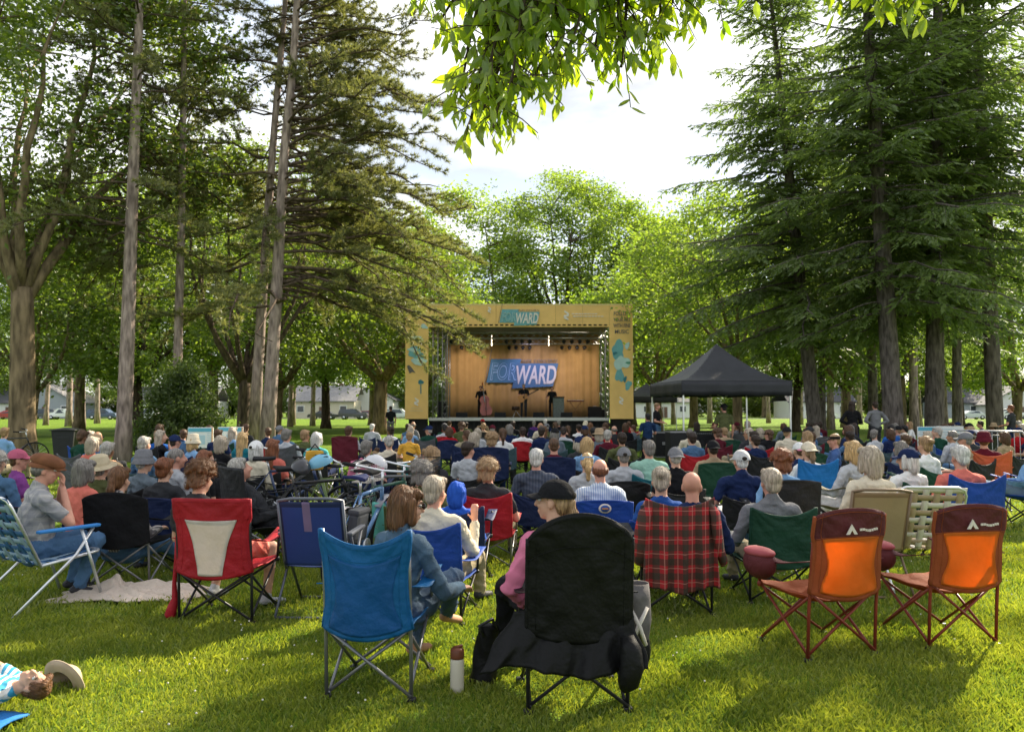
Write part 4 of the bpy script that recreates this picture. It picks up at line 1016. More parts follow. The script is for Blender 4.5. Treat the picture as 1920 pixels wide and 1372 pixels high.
def car_mesh(kind):
    prof = dict(sedan=[(-2.25, .35), (-2.28, .78), (-1.65, .92), (-1.05, 1.36), (.35, 1.42), (1.15, .98), (2.1, .84), (2.28, .6), (2.25, .35)],
                suv=[(-2.3, .4), (-2.3, 1.05), (-2.1, 1.62), (-.2, 1.72), (.55, 1.66), (1.2, 1.12), (2.15, 1.0), (2.32, .7), (2.3, .4)],
                pickup=[(-2.8, .45), (-2.8, 1.05), (-.75, 1.05), (-.6, 1.70), (.75, 1.72), (1.35, 1.15), (2.5, 1.05), (2.65, .75), (2.6, .45)])[kind]
    m = MB(); n = len(prof); ws = [.90 if z < 1.1 else .74 for _, z in prof]
    vs = [(x, -w_, z) for (x, z), w_ in zip(prof, ws)] + [(x, w_, z) for (x, z), w_ in zip(prof, ws)]
    m.add(vs, [tuple(range(n - 1, -1, -1)), tuple(range(n, 2*n))] + [(i, (i + 1) % n, (i + 1) % n + n, i + n) for i in range(n)])
    body = m.mesh('car_body', [WHITEM]); g_ = MB(); zt = max(z for _, z in prof)
    x0, x1 = dict(sedan=(-1.2, .75), suv=(-2.0, .75), pickup=(-.5, .95))[kind]
    for s_ in (-1, 1): g_.add([(x0, s_*.885, 1.02), (x1, s_*.885, 1.02), (x1 - .45, s_*.775, zt - .12), (x0 + .25, s_*.775, zt - .12)], [(0, 1, 2, 3) if s_ < 0 else (3, 2, 1, 0)])
    gl = g_.mesh('car_windows', [GLASS]); wh = MB(); wh.tube([(0, -.11, 0), (0, .11, 0)], .34, 16); wh.tube([(0, -.118, 0), (0, .118, 0)], .2, 12, 1)
    wl = wh.mesh('car_wheel', [mat('tyre', (.02, .02, .02), .9), ALU]); ax = dict(sedan=(-1.4, 1.42), suv=(-1.42, 1.45), pickup=(-1.7, 1.6))[kind]
    return body, gl, wl, ax
CARS = {k: car_mesh(k) for k in ('sedan', 'suv', 'pickup')}
for px, Y, kind, c, lab in [(18, 128, 'sedan', (.35, .03, .03), 'red parked sedan at the far left edge'), (82, 129, 'suv', (.05, .06, .07), 'dark parked car left of the white pickup'), (122, 127, 'pickup', (.75, .75, .75), 'white parked pickup behind the slim left trunks'),
                            (196, 126, 'suv', (.05, .08, .14), 'dark blue parked car just left of the single pine'), (270, 128, 'suv', (.7, .7, .7), 'white parked car just right of the single pine'), (606, 126, 'sedan', (.02, .02, .025), 'black parked sedan in front of the cream house'),
                            (664, 127, 'suv', (.06, .06, .07), 'dark grey parked car left of the small red car'), (692, 129, 'sedan', (.3, .04, .04), 'small red parked car beside the spreading tree'), (748, 128, 'suv', (.6, .62, .65), 'silver parked car between the spreading tree and the stage'),
                            (1540, 128, 'suv', (.65, .65, .65), 'pale parked car seen right of the leaning spruce'), (1818, 128, 'sedan', (.55, .57, .6), 'silver parked car between the right spruce trunks'), (1896, 127, 'suv', (.7, .7, .7), 'white parked car at the far right edge')]:
    t = empty('parked_car', atx(px, Y), R(180) if px % 4 else 0, lab, 'car', 'cars parked along the road'); bo, gl, wl, ax = CARS[kind]
    setmats(obj('body', bo, t), [mat('car_paint_%d' % px, c, .25, .03, spec=.6)]); obj('windows', gl, t)
    for x in ax:
        for s_ in (-1, 1): obj('wheel', wl, t, (x, s_*.84, .34))
# ------------------------------------------------------------------ the stage
SY = 42.5; SS = FPX/SY
def sx(px, Y=SY): return (px - IW/2)/FPX*Y
def sz(py, Y=SY): return at(960, py, Y).z
def text_mesh(body, size, mats, extrude=.004, shear=0.0, offset=0.0, align='LEFT', space=1.0):
    cu = bpy.data.curves.new('lettering', 'FONT'); cu.body = body; cu.size = size; cu.extrude = extrude; cu.shear = shear; cu.offset = offset; cu.align_x = align; cu.space_character = space; cu.resolution_u = 4
    o = bpy.data.objects.new('lettering', cu); COL.objects.link(o); dg = bpy.context.evaluated_depsgraph_get()
    me = bpy.data.meshes.new_from_object(o.evaluated_get(dg)); bpy.data.objects.remove(o); bpy.data.curves.remove(cu)
    me.materials.clear()
    for m in mats: me.materials.append(m)
    return me
def text(parent, body, x, y, z, wid, hgt, m, shear=0.0, offset=0.0, name='lettering', extrude=.004):
    """letters standing in the xz plane facing -Y, fitted into wid x hgt from lower left corner"""
    me = text_mesh(body, 1.0, [m], extrude, shear, offset); co = np.empty(len(me.vertices)*3, np.float32); me.vertices.foreach_get('co', co); X = co.reshape(-1, 3)
    mn, mx = X.min(0), X.max(0); X[:, 0] = (X[:, 0] - mn[0])/(mx[0] - mn[0])*wid; X[:, 1] = (X[:, 1] - mn[1])/(mx[1] - mn[1])*hgt; X[:, 2] = (X[:, 2])
    Y = np.stack([X[:, 0], -X[:, 2], X[:, 1]], 1); me.vertices.foreach_set('co', Y.ravel()); me.update()
    return obj(name, me, parent, (x, y, z))
BAN = mat('banner_amber', (.86, .555, .20), .7, .09, 1.2, .6, 2.6); BANE = mat('banner_edge', (.62, .40, .13), .7, .08, 3)
AQ = mat('banner_aqua', (.17, .42, .47), .7, .10, 3); AQL = mat('banner_pale_aqua', (.50, .68, .68), .7, .1, 3); AQD = mat('banner_dark_aqua', (.05, .20, .25), .7, .1, 3); INK = mat('banner_ink', (.14, .13, .13), .7, .1); WHB = mat('banner_white', (.80, .76, .70), .7, .04)
DKB = mat('stage_black', (.012, .012, .013), .8, .2, 3); TRUSS = mat('truss_metal', (.30, .30, .31), .35, .1, 4, metal=.5); DECK = mat('stage_deck', (.03, .03, .032), .6, .2, 3)
CURT = mat('curtain_amber', (.35, .215, .085), .85, .10, 2); LIP = mat('stage_lip', (.50, .50, .50), .4, .06, metal=.4)
SZ = sz(783.5); xl, xr = sx(760), sx(1187); xi0, xi1 = sx(803), sx(1143); ztop = sz(570); zhd = sz(613); BY = 46.6
ST = empty('concert_stage', (0, 0, 0), 0, 'amber bannered concert stage with curtain backdrop facing the crowd', 'stage')
m = MB(); m.box(((xi0 + xi1)/2, SY + 2.95, SZ - .10), (xi1 - xi0, 5.3, .2)); m.build('deck', [DECK], ST)
m = MB(); m.box(((xi0 + xi1)/2, SY + .26, SZ - .06), (xi1 - xi0, .08, .16)); m.build('deck_lip', [LIP], ST)
m = MB(); m.grid(lambda u, v: (xi0 + (xi1 - xi0)*u, SY + .42 + .03*math.sin(u*220), v*(SZ - .2)), 220, 2, 0, .02); m.build('skirt', [DKB], ST)
for x0, x1 in ((sx(766), sx(800)), (sx(1147), sx(1184))):
    m = MB(); m.box(((x0 + x1)/2, SY + .5, .55), (x1 - x0, .7, 1.1), 0, None, .02); m.build('base_box', [DKB], ST)
def curt(u, v): return (sx(836, BY) + (sx(1124, BY) - sx(836, BY))*u, BY + .035*math.sin(u*120 + .7*math.sin(u*13)) + .03*math.sin(u*41), SZ + .01 + (sz(628, BY) - SZ)*v)
m = MB(); m.grid(curt, 420, 4, 0, .01); m.build('backdrop_curtain', [CURT], ST)
# logo on the backdrop: two slanted blue panels with the words
LB = mat('logo_blue', (.055, .15, .30), .7, .06, 2); LB2 = mat('logo_blue_deep', (.055, .125, .26), .7, .06, 2); LBL = mat('logo_pale_blue', (.24, .38, .70), .7, .05); LAV = mat('logo_lavender', (.46, .44, .50), .7, .04)
def quadpx(parent, pts, Y, m, name, th=.02):
    mbq = MB(); P = [at(px, py, Y) for px, py in pts]; n = len(P); B = [p + Vector((0, th, 0)) for p in P]
    mbq.add(P + B, [tuple(range(n)), tuple(range(2*n - 1, n - 1, -1))] + [(i, i + n, (i + 1) % n + n, (i + 1) % n) for i in range(n)])
    return mbq.build(name, [m], parent)
def logo(parent, Y, ax, ay, k, la, lb, lc, ld, name):
    """two overlapping flag panels; pixel box origin (ax, ay), scale k"""
    P = lambda x, y: (ax + x*k, ay + y*k)
    L_ = quadpx(parent, [P(4, 45), P(13, 1), P(69, 1), P(60, 45)], Y, la, name)
    quadpx(parent, [P(52, 56), P(62, 9), P(139, 9), P(129, 52)], Y - .03, lb, name)
    quadpx(parent, [P(-.5, 48), P(13.5, -18), P(14.6, -18), P(.8, 48)], Y - .02, INK, 'flag_pole')
    a = at(*P(11, 41), Y - .05); b_ = at(*P(62, 8), Y - .05); text(parent, 'FOR', a.x, Y - .03, a.z, (b_.x - a.x)*.97, b_.z - a.z, lc, .22, .03)
    a2 = at(*P(12.3, 39.7), Y - .05); text(parent, 'FOR', a2.x, Y - .045, a2.z + .01, (b_.x - a.x)*.93, (b_.z - a.z)*.93, la, .22, -.006)
    a = at(*P(60, 48), Y - .05); b_ = at(*P(135, 13), Y - .05); text(parent, 'WARD', a.x, Y - .06, a.z, b_.x - a.x, b_.z - a.z, ld, .22, .022)
    a = at(*P(68, 7), Y - .05); b_ = at(*P(138, 1.5), Y - .05); text(parent, 'PARK CONCERTS', a.x, Y - .06, a.z, b_.x - a.x, b_.z - a.z, INK, .22, .01)
logo(ST, BY - .2, 908, 672, 1.0, LB, LB2, LBL, LAV, 'logo_panel')
# banners
m = MB(); m.box(((xl + xr)/2, SY, (ztop + zhd)/2), (xr - xl, .10, ztop - zhd)); HB = m.build('header_banner', [BAN], ST)
for px in (862, 930, 1042, 1093, 1143):
    m = MB(); m.box((sx(px), SY - .054, (ztop + zhd)/2), (.025, .012, ztop - zhd - .1)); m.build('seam', [BANE], HB)
m = MB(); m.box(((xl + xr)/2, SY - .055, ztop - .04), (xr - xl, .012, .06)); m.build('hem', [mat('banner_hem', (.75, .62, .30), .7, .05)], HB)
m = MB()
for i in range(34): m.box((xi0 + .3 + i*(xi1 - xi0 - .5)/33, SY - .056, zhd + .10), (.17, .012, .07))
m.build('lacing', [DKB], HB)
logo(HB, SY - .08, 934, 579.5, .56, AQ, AQ, AQL, WHB, 'logo_panel')
def mark(parent, cx, cy, k, Y):
    P = lambda x, y: (cx + x*k, cy + y*k)
    quadpx(parent, [P(-3, -9), P(6, -3), P(6, 1), P(-3, -5)], Y, WHB, 'emblem'); quadpx(parent, [P(6, -1), P(6, 3), P(-4, 5), P(-4, 1)], Y - .012, WHB, 'emblem'); quadpx(parent, [P(-4, 3), P(-4, 7), P(5, 11), P(5, 7)], Y - .024, WHB, 'emblem')
mark(HB, 1061, 590, .95, SY - .08)
for y_, x0, x1 in ((588.3, 1072, 1118), (593.0, 1074, 1129)):
    xx = x0; rn = random.Random(int(y_))
    while xx < x1:
        w_ = rn.uniform(2.5, 6); quadpx(HB, [(xx, y_ - .7), (xx + w_, y_ - .7), (xx + w_, y_ + .7), (xx, y_ + .7)], SY - .08, WHB, 'wordmark_stroke'); xx += w_ + 1.2
mark(HB, 917, 580, .6, SY - .08)
def side(x0, x1, name):
    mbs = MB(); mbs.box(((x0 + x1)/2, SY - .03, (zhd + sz(785))/2), (x1 - x0, .10, zhd - sz(785))); return mbs.build(name, [BAN], ST)
LBn = side(xl, xi0, 'side_banner'); RBn = side(xi1, xr, 'side_banner')
def blob(parent, cx, cy, rx, ry, m, Y, seed, n=22, name='artwork'):
    rn = random.Random(seed); ph = [rn.uniform(0, 6) for _ in range(3)]
    pts = []
    for i in range(n):
        a = -6.283*i/n; r = 1 + .22*math.sin(2*a + ph[0]) + .14*math.sin(3*a + ph[1]) + .08*math.sin(5*a + ph[2]); pts.append((cx + math.cos(a)*rx*r, cy + math.sin(a)*ry*r))
    quadpx(parent, pts[::-1], Y, m, name, .012)
YB = SY - .10
blob(LBn, 781, 634, 11, 5, AQL, YB, 1); blob(LBn, 780, 662, 15, 12, AQ, YB, 2); blob(LBn, 786, 678, 12, 8, AQL, YB - .015, 3); blob(LBn, 774, 656, 8, 4, AQL, YB - .015, 14)
quadpx(LBn, [(763, 686), (767, 684), (771, 688), (779, 699), (773, 697), (768, 700), (765, 692)], YB, INK, 'bird_artwork')
blob(LBn, 789, 716, 4.5, 5, AQD, YB, 4, 12); quadpx(LBn, [(788, 720), (790, 720), (790, 738), (788, 738)], YB, AQD, 'flower_artwork'); blob(LBn, 788, 665, 5, 2.5, AQD, YB - .03, 5, 10); blob(LBn, 795, 612, 7, 4, AQL, YB, 15)
mark(LBn, 780, 752, .8, YB); 
for k, (x0, x1) in enumerate(((771, 790), (768, 793))): quadpx(LBn, [(x0, 764 + 5*k), (x1, 764 + 5*k), (x1, 765.2 + 5*k), (x0, 765.2 + 5*k)], YB, mat('banner_faint', (.75, .58, .33), .7, .04), 'wordmark_stroke')
blob(RBn, 1159, 658, 13, 17, AQ, YB, 6); blob(RBn, 1166, 680, 13, 14, AQL, YB - .015, 7); blob(RBn, 1162, 704, 7, 14, AQ, YB, 8); blob(RBn, 1153, 662, 4, 3, AQD, YB - .03, 9, 10); blob(RBn, 1178, 722, 6, 8, AQ, YB, 10); blob(RBn, 1176, 648, 4, 7, AQL, YB - .03, 11, 12); blob(RBn, 1172, 711, 3, 6, AQD, YB - .03, 12, 10)
blob(RBn, 1178, 680, 4, 3, mat('banner_leaf', (.10, .32, .22), .7, .05), YB - .03, 13, 10); mark(RBn, 1164, 750, .8, YB)
for k, ln in enumerate(('FOLLOW', 'YOUR ART', 'WITH FINE', 'MUSIC')):
    a = at(1150 + (3 if k == 3 else (1 if k == 0 else 0)), 591.5 + 11.3*k, YB); b_ = at(1182 - (3 if k == 3 else 0), 584 + 11.3*k, YB); text(RBn, ln, a.x, YB, a.z, b_.x - a.x, b_.z - a.z, INK, 0, .012)
# roof, trusses, uprights
zr = sz(614); 
m = MB(); m.box(((xi0 + xi1)/2, SY + 2.9, zr + .08), (xi1 - xi0, 5.6, .10)); m.build('roof', [mat('roof_liner', (.22, .21, .19), .8, .1, 3)], ST)
def truss(parent, a, b, s=.28, name='truss'):
    a, b = Vector(a), Vector(b); d = (b - a).normalized(); mbt = MB(); ux = Vector((0, 1, 0)) if abs(d.y) < .9 else Vector((1, 0, 0)); uy = d.cross(ux).normalized(); ux = uy.cross(d)
    cs = [(ux*i + uy*j)*(s/2) for i, j in ((-1, -1), (1, -1), (1, 1), (-1, 1))]; n = max(2, int((b - a).length/(s*1.3)))
    for c in cs: mbt.tube([a + c, b + c], .024, 6)
    for f in range(4):
        for i in range(n):
            p, q = a + (b - a)*(i/n), a + (b - a)*((i + 1)/n); c0, c1 = cs[f], cs[(f + 1) % 4]
            mbt.tube([p + (c0 if i % 2 else c1), q + (c1 if i % 2 else c0)], .012, 4)
    return mbt.build(name, [TRUSS], parent)
for px in (815, 833, 1141): truss(ST, (sx(px), SY + .35, SZ), (sx(px), SY + .35, zr), .26, 'upright')
truss(ST, (sx(839, 46), 46, SZ), (sx(839, 46), 46, zr), .26, 'upright'); truss(ST, (sx(1131, 46), 46, SZ), (sx(1131, 46), 46, zr), .26, 'upright')
truss(ST, (xi0 + .2, SY + .9, zr - .35), (xi1 - .2, SY + .9, zr - .35), .3); truss(ST, (xi0 + .2, SY + 3.0, zr - .5), (xi1 - .2, SY + 3.0, zr - .5), .3)
for s_, px in ((1, 836), (-1, 1130)):
    m = MB(); m.tube([(sx(px - 18*s_), SY + .6, zr - 1.0), (sx(px + 3*s_), SY + .6, zr - .1)], .05, 6); m.build('brace', [TRUSS], ST)
WARM = nodes('lamp_warm'); WARM[2].inputs['Emission Color'].default_value = (1, .85, .6, 1); WARM[2].inputs['Emission Strength'].default_value = 3; WARM = WARM[0]
sp = MB(); sp.tube([(0, 0, .20), (0, 0, .10)], .015, 6); sp.box((0, 0, .10), (.22, .05, .03)); sp.tube([(0, .13, .02), (0, -.02, -.01), (0, -.16, -.04)], [.05, .09, .10], 12); spm = sp.mesh('spotlight_body', [mat('lamp_black', (.01, .01, .011), .45, .1)])
rows = (('front truss', SY + .9, zr - .72, ((847, 888), (950, 993), (1058, 1102))), ('rear truss', SY + 3.0, zr - .88, ((866, 904), (955, 993), (1054, 1096))))
for nm, Y, z, grs in rows:
    for gi, (a, b_) in enumerate(grs):
        for k in range(4):
            o = obj('spotlight', spm); o.location = (sx(a + (b_ - a)*k/3, Y), Y, z); o.rotation_euler = (R(-30), 0, R((k - 1.5)*7))
            tag(o, 'black stage spotlight in the %s cluster on the %s under the stage roof' % (('left', 'middle', 'right')[gi], nm), 'spotlight', 'stage spotlights, %s cluster, %s' % (('left', 'middle', 'right')[gi], nm))
for px, en in ((922, 1), (1029, 1)):
    p = at(px, 645, SY + 3.0); m = MB(); m.tube([(0, 0, .5), (0, 0, .12)], .012, 6); m.ell((0, 0, .0), (.035, .035, .10)); o = m.build('hanging_lamp', [WARM]); o.location = p
    tag(o, 'small lit lamp hanging under the stage roof, %s of the pair' % ('left' if px < 1000 else 'right'), 'lamp', 'lit lamps under the stage roof')
for px, colr in ((880, (1, .82, .70)), (1000, (.9, .78, 1)), (1085, (1, .82, .70))):
    ld = bpy.data.lights.new('stage_light', 'SPOT'); ld.energy = 150; ld.color = colr; ld.spot_size = R(88); ld.spot_blend = 1; ld.shadow_soft_size = .35; lo = bpy.data.objects.new('stage_light', ld); COL.objects.link(lo)
    lo.location = (sx(px), SY + 1.2, zr - .9); lo.rotation_euler = (Vector((sx(px, BY), BY, 3.6)) - lo.location).to_track_quat('-Z', 'Y').to_euler(); lo.parent = ST
# stage gear
AMP = mat('amp_black', (.015, .015, .016), .8, .2, 20)
def ampl(px, Y, d, lab, cat, group=None, mesh_=True, wedge=False):
    t = empty('stage_monitor' if wedge else 'amplifier', (sx(px, Y), Y, SZ), 0, lab, cat, group); m = MB()
    if wedge: m.add([(-d[0]/2, -d[1]/2, 0), (d[0]/2, -d[1]/2, 0), (d[0]/2, d[1]/2, 0), (-d[0]/2, d[1]/2, 0), (-d[0]/2, -d[1]/4, d[2]), (d[0]/2, -d[1]/4, d[2]), (d[0]/2, d[1]/2, .1), (-d[0]/2, d[1]/2, .1)], [(3, 2, 1, 0), (0, 1, 5, 4), (4, 5, 6, 7), (7, 6, 2, 3), (0, 4, 7, 3), (1, 2, 6, 5)])
    else: m.box((0, 0, d[2]/2), d, 0, None, .03)
    m.build('cabinet', [AMP], t); m = MB()
    m.box((0, -d[1]/2 - .006, d[2]*.45), (d[0]*.86, .014, d[2]*.72)); m.build('grille', [DKB], t)
    if not wedge: m = MB(); m.box((0, 0, d[2] + .02), (.2, .04, .03), 0, None, .01); m.build('handle', [TRUSS], t)
ampl(1115, 45.0, (.75, .5, .62), 'large black amplifier at the right end of the stage floor', 'amplifier'); ampl(1131, 45.2, (.4, .4, .45), 'small black amplifier against the right stage upright', 'amplifier')
ampl(829, 45, (.5, .5, .9), 'tall black amplifier at the left end of the stage floor', 'amplifier')
for px, lab in ((866, 'left of the double bass'), (938, 'between the double bass and the guitarist'), (1010, 'between the guitarist and the keyboard player'), (1062, 'in front of the keyboard on its stand')):
    ampl(px, 43.4, (.62, .45, .30), 'low black wedge monitor on the stage floor %s' % lab, 'monitor', 'wedge monitors on the stage floor', True, True)
# keyboard on an x stand
p = Vector((sx(1079, 44.6), 44.6, SZ)); t = empty('stage_keyboard', p, 0, 'slim keyboard on an X stand at the right of the stage', 'keyboard'); m = MB(); m.box((0, 0, .93), (.95, .28, .09), 0, None, .015); kb = m.build('keyboard_case', [mat('keyboard_red', (.16, .05, .03), .5, .1)], t)
m = MB()
for i in range(26): m.box((-.43 + i*.0343, -.06, .979), (.028, .15, .012))
m.build('keys', [WHB], kb)
for a, b_ in ((-.32, .32), (.32, -.32)): m = MB(); m.tube([(a, 0.02*(1 if a > 0 else -1), 0.02), (b_, .02*(1 if a > 0 else -1), .88)], .02, 8); m.build('stand_leg', [mat('stand_bronze', (.25, .13, .05), .5, .1)], t)
# grey case in front of the right musician
p = Vector((sx(1047, 44.1), 44.1, SZ)); t = empty('flight_case', p, 0, 'upright grey covered case in front of the right musician', 'case'); m = MB(); m.box((0, 0, .55), (.60, .5, 1.1), 0, None, .04); m.build('case_body', [mat('case_grey', (.13, .15, .14), .8, .25, 12)], t); m = MB(); m.box((0, -.02, 1.13), (.66, .55, .06), 0, None, .02); m.build('case_lid', [AMP], t)
# musicians
MB_SP = dict(stand=True, lean=-3, voxel=.02, sleeve='short')
musg = 'musicians on the stage'
bp_ = Vector((sx(902, 44.6), 44.6, SZ)); make_person(bp_, R(170), dict(stand=True, arm_r='work', arm_l='neckbass', sleeve='long', lean=-4), 'person in black with dark hair playing the double bass on stage', 1, 'black', 'black', ('short', 'dark'), group=musg, scale=1.02)
gp_ = Vector((sx(982, 44.4), 44.4, SZ)); make_person(gp_, R(180), dict(stand=True, arm_r='cross', arm_l='work', lean=0), 'person in a black shirt playing an acoustic guitar mid stage', 1, 'black', 'charcoal', ('short', 'grey'), group=musg, scale=1.08)
make_person(Vector((sx(1035, 44.6), 44.6, SZ)), R(170), dict(stand=True, arms='work', lean=-3), 'person in a black short sleeved shirt behind the grey case on stage', 1, 'black', 'black', ('short', 'black'), group=musg, scale=1.0)
# double bass
WOOD = mat('bass_wood', (.30, .045, .015), .25, .25, 3, spec=.5); WDK = mat('bass_dark', (.03, .015, .01), .4, .1)
t = empty('double_bass', bp_ + Vector((.34, -.38, 0)), R(8), 'red-brown double bass held upright by the player in black', 'double bass'); t.rotation_euler = (R(-10), R(-7), R(8))
prof = [(.02, .12), (.25, .14), (.335, .30), (.34, .45), (.27, .62), (.215, .72), (.22, .82), (.27, .95), (.265, 1.08), (.16, 1.2), (.04, 1.24)]
m = MB(); n = len(prof); vs = [(-w_, -.09, z) for w_, z in prof] + [(w_, -.09, z) for w_, z in prof] + [(-w_, .09, z) for w_, z in prof] + [(w_, .09, z) for w_, z in prof]
fs = [(i, i + 1, n + i + 1, n + i) for i in range(n - 1)] + [(2*n + i, 3*n + i, 3*n + i + 1, 2*n + i + 1) for i in range(n - 1)] + [(i, 2*n + i, 2*n + i + 1, i + 1) for i in range(n - 1)] + [(n + i, n + i + 1, 3*n + i + 1, 3*n + i) for i in range(n - 1)]
fs = [tuple(reversed(f)) for f in fs]; m.add(vs, fs); bs = m.build('body', [WOOD], t)
m = MB(); m.box((0, -.10, 1.35), (.05, .04, .95)); m.box((0, -.12, 1.2), (.06, .02, .7)); m.build('neck', [WDK], t)
m = MB(); m.tube([(0, -.10, 1.80), (0, -.10, 1.92), (0, -.14, 1.97), (0, -.15, 1.92)], [.03, .028, .024, .015], 8); m.build('scroll', [WOOD], t)
m = MB(); m.tube([(0, 0, .12), (0, 0, 0)], .012, 6); m.build('end_pin', [TRUSS], t)
for x in (-.018, -.006, .006, .018): m = MB(); m.tube([(x, -.125, .38), (x, -.135, 1.80)], .003, 4); m.build('string', [ALU], t)
# guitar
t = empty('acoustic_guitar', gp_ + Vector((-.05, -.20, 1.10)), 0, 'honey coloured acoustic guitar held by the person mid stage', 'guitar'); t.rotation_euler = (0, R(62), 0); t.scale = (1.1,)*3
prof = [(.02, -.26), (.15, -.24), (.195, -.12), (.17, .0), (.125, .07), (.14, .16), (.10, .24), (.03, .25)]
m = MB(); n = len(prof); vs = [(-w_, -.05, z) for w_, z in prof] + [(w_, -.05, z) for w_, z in prof] + [(-w_, .05, z) for w_, z in prof] + [(w_, .05, z) for w_, z in prof]
fs = [(i, i + 1, n + i + 1, n + i) for i in range(n - 1)] + [(2*n + i, 3*n + i, 3*n + i + 1, 2*n + i + 1) for i in range(n - 1)] + [(i, 2*n + i, 2*n + i + 1, i + 1) for i in range(n - 1)] + [(n + i, n + i + 1, 3*n + i + 1, 3*n + i) for i in range(n - 1)]
m.add(vs, [tuple(reversed(f)) for f in fs]); m.build('body', [mat('guitar_honey', (.48, .22, .07), .3, .15)], t); m = MB(); m.box((0, -.052, .5), (.05, .025, .55)); m.build('neck', [WDK], t); m = MB(); m.box((0, -.05, .83), (.07, .02, .14)); m.build('headstock', [WDK], t); m = MB(); m.tube([(0, -.051, .04), (0, -.056, .04)], .048, 14); m.build('sound_hole', [WDK], t)
# small drum kit by the guitarist
t = empty('small_drum', Vector((sx(967, 43.9), 43.9, SZ)), 0, 'small dark drum on a chrome stand beside the guitarist', 'drum'); m = MB(); m.tube([(0, 0, .42), (0, 0, .62)], .22, 18); m.build('shell', [WDK], t); m = MB(); m.tube([(0, 0, .62), (0, 0, .63)], .225, 18); m.build('drum_head', [mat('drum_head', (.35, .17, .08), .6, .1)], t)
for k in range(3): a = k*2.094; m = MB(); m.tube([(0, 0, .40), (math.cos(a)*.3, math.sin(a)*.3, .01)], .014, 6); m.build('leg', [ALU], t)
def micstand(p, lab, h=1.45):
    t = empty('microphone_stand', p, 0, lab, 'microphone stand', 'microphone stands on the stage'); m = MB(); m.tube([(0, 0, .02), (0, 0, h)], .012, 6); m.build('pole', [BLKM], t); m = MB(); m.lathe([(.14, 0), (.13, .02), (.02, .03)], 14); m.build('base', [BLKM], t); m = MB(); m.tube([(0, .02, h), (0, .10, h + .04)], [.014, .024], 8); m.build('microphone', [BLKM], t)
micstand(gp_ + Vector((.03, -.5, 0)), 'black microphone stand in front of the guitarist'); micstand(Vector((sx(1024, 44.0), 44.0, SZ)), 'black microphone stand beside the grey covered case'); micstand(Vector((sx(912, 43.9), 43.9, SZ)), 'black microphone stand right of the double bass', 1.0)

# ------------------------------------------------------------------ canopy tents
TENT = mat('tent_black_fabric', (.022, .023, .028), .55, .2, 3, .4, 3, .35)
def tent(p, rz, w_, zt, zv, pk, lab, m_=None):
    t = empty('canopy_tent', p, rz, lab, 'tent', None); hw = w_/2; m_ = m_ or TENT
    def rf(u, v):
        x, y = (u - .5)*2, (v - .5)*2; r = max(abs(x), abs(y)); k = 1 - r
        return (x*hw, y*hw, zt + (pk - zt)*(k**1.55 if k > 0 else 0)*(1 - .0) - .05*(1 - k)*math.cos(min(abs(x), abs(y))/max(r, .01)*1.57)*0 - .03*math.sin(math.pi*min(1, k*1.2))*(1 - min(abs(x), abs(y))/max(r, .01)))
    m = MB(); m.grid(rf, 28, 28, 0, .012, None, False); m.build('canopy_roof', [m_], t)
    for k in range(4):
        a = k*math.pi/2; c, s = math.cos(a), math.sin(a); m = MB()
        m.grid(lambda u, v: ((c*(u - .5)*2*(hw + .006) + s*(hw + .006 + .012*math.sin(u*19)*v)), (s*(u - .5)*2*(hw + .006) - c*(hw + .006 + .012*math.sin(u*19)*v)), zt - v*(zt - zv) + .012*math.sin(u*25)*v), 30, 3, 0, .006); m.build('valance', [m_], t)
    for x in (-1, 1):
        for y in (-1, 1):
            m = MB(); m.box((x*(hw - .04), y*(hw - .04), zt/2 - .02), (.04, .04, zt - .05), 0, None, .004); m.build('leg', [ALU], t)
            m = MB(); m.box((x*(hw - .04), y*(hw - .04), .006), (.14, .14, .012)); m.build('foot_plate', [ALU], t)
    m = MB()
    for s_ in (-1, 1):
        for k in range(4):
            m.tube([(-hw + .04 + k*(w_ - .08)/4, s_*(hw - .05), zv + (.0 if k % 2 else .28)), (-hw + .04 + (k + 1)*(w_ - .08)/4, s_*(hw - .05), zv + (.28 if k % 2 else 0))], .012, 5)
    m.build('scissor_strut', [ALU], t); return t
c0 = Vector((sx(1279, 21.1), 21.1, 0)); rz = R(6)
tent(c0 + Matrix.Rotation(rz, 3, 'Z') @ Vector((1.52, 1.52, 0)), rz, 3.04, 2.32, 1.93, 3.42, 'black pop-up canopy tent with peaked roof right of the stage')
tent(Vector((sx(1212, 50), 50, 0)), R(4), 3.04, 2.35, 2.0, 3.2, 'second black canopy tent farther back beside the stage banner')
# mixing desk, speakers and crates under and beside the tent
t = empty('mixing_table', Vector((sx(1318, 22.6), 22.4, 0)), R(8), 'mixing table covered in black cloth under the canopy tent', 'table'); m = MB(); m.box((0, 0, .74), (1.3, .7, .04), 0, None, .01); m.build('tabletop', [DKB], t)
m = MB(); m.grid(lambda u, v: (-.66 + 1.32*u, -.36 + .02*math.sin(u*50), .74 - .7*v), 60, 2, 0, .006); m.build('cloth', [DKB], t)
for x in (-1, 1):
    for y in (-.3, .3): m = MB(); m.tube([(x*.6, y, 0), (x*.6, y, .72)], .018, 6); m.build('leg', [ALU], t)
t = empty('mixing_console', Vector((sx(1318, 22.6), 22.4, .76)), R(8), 'mixing console standing on the black cloth table', 'console'); m = MB(); m.add([(-.5, -.28, 0), (.5, -.28, 0), (.5, .28, 0), (-.5, .28, 0), (-.5, -.28, .08), (.5, -.28, .08), (.5, .28, .20), (-.5, .28, .20)], [(3, 2, 1, 0), (0, 1, 5, 4), (1, 2, 6, 5), (2, 3, 7, 6), (3, 0, 4, 7), (4, 5, 6, 7)]); m.build('console_body', [AMP], t); m = MB()
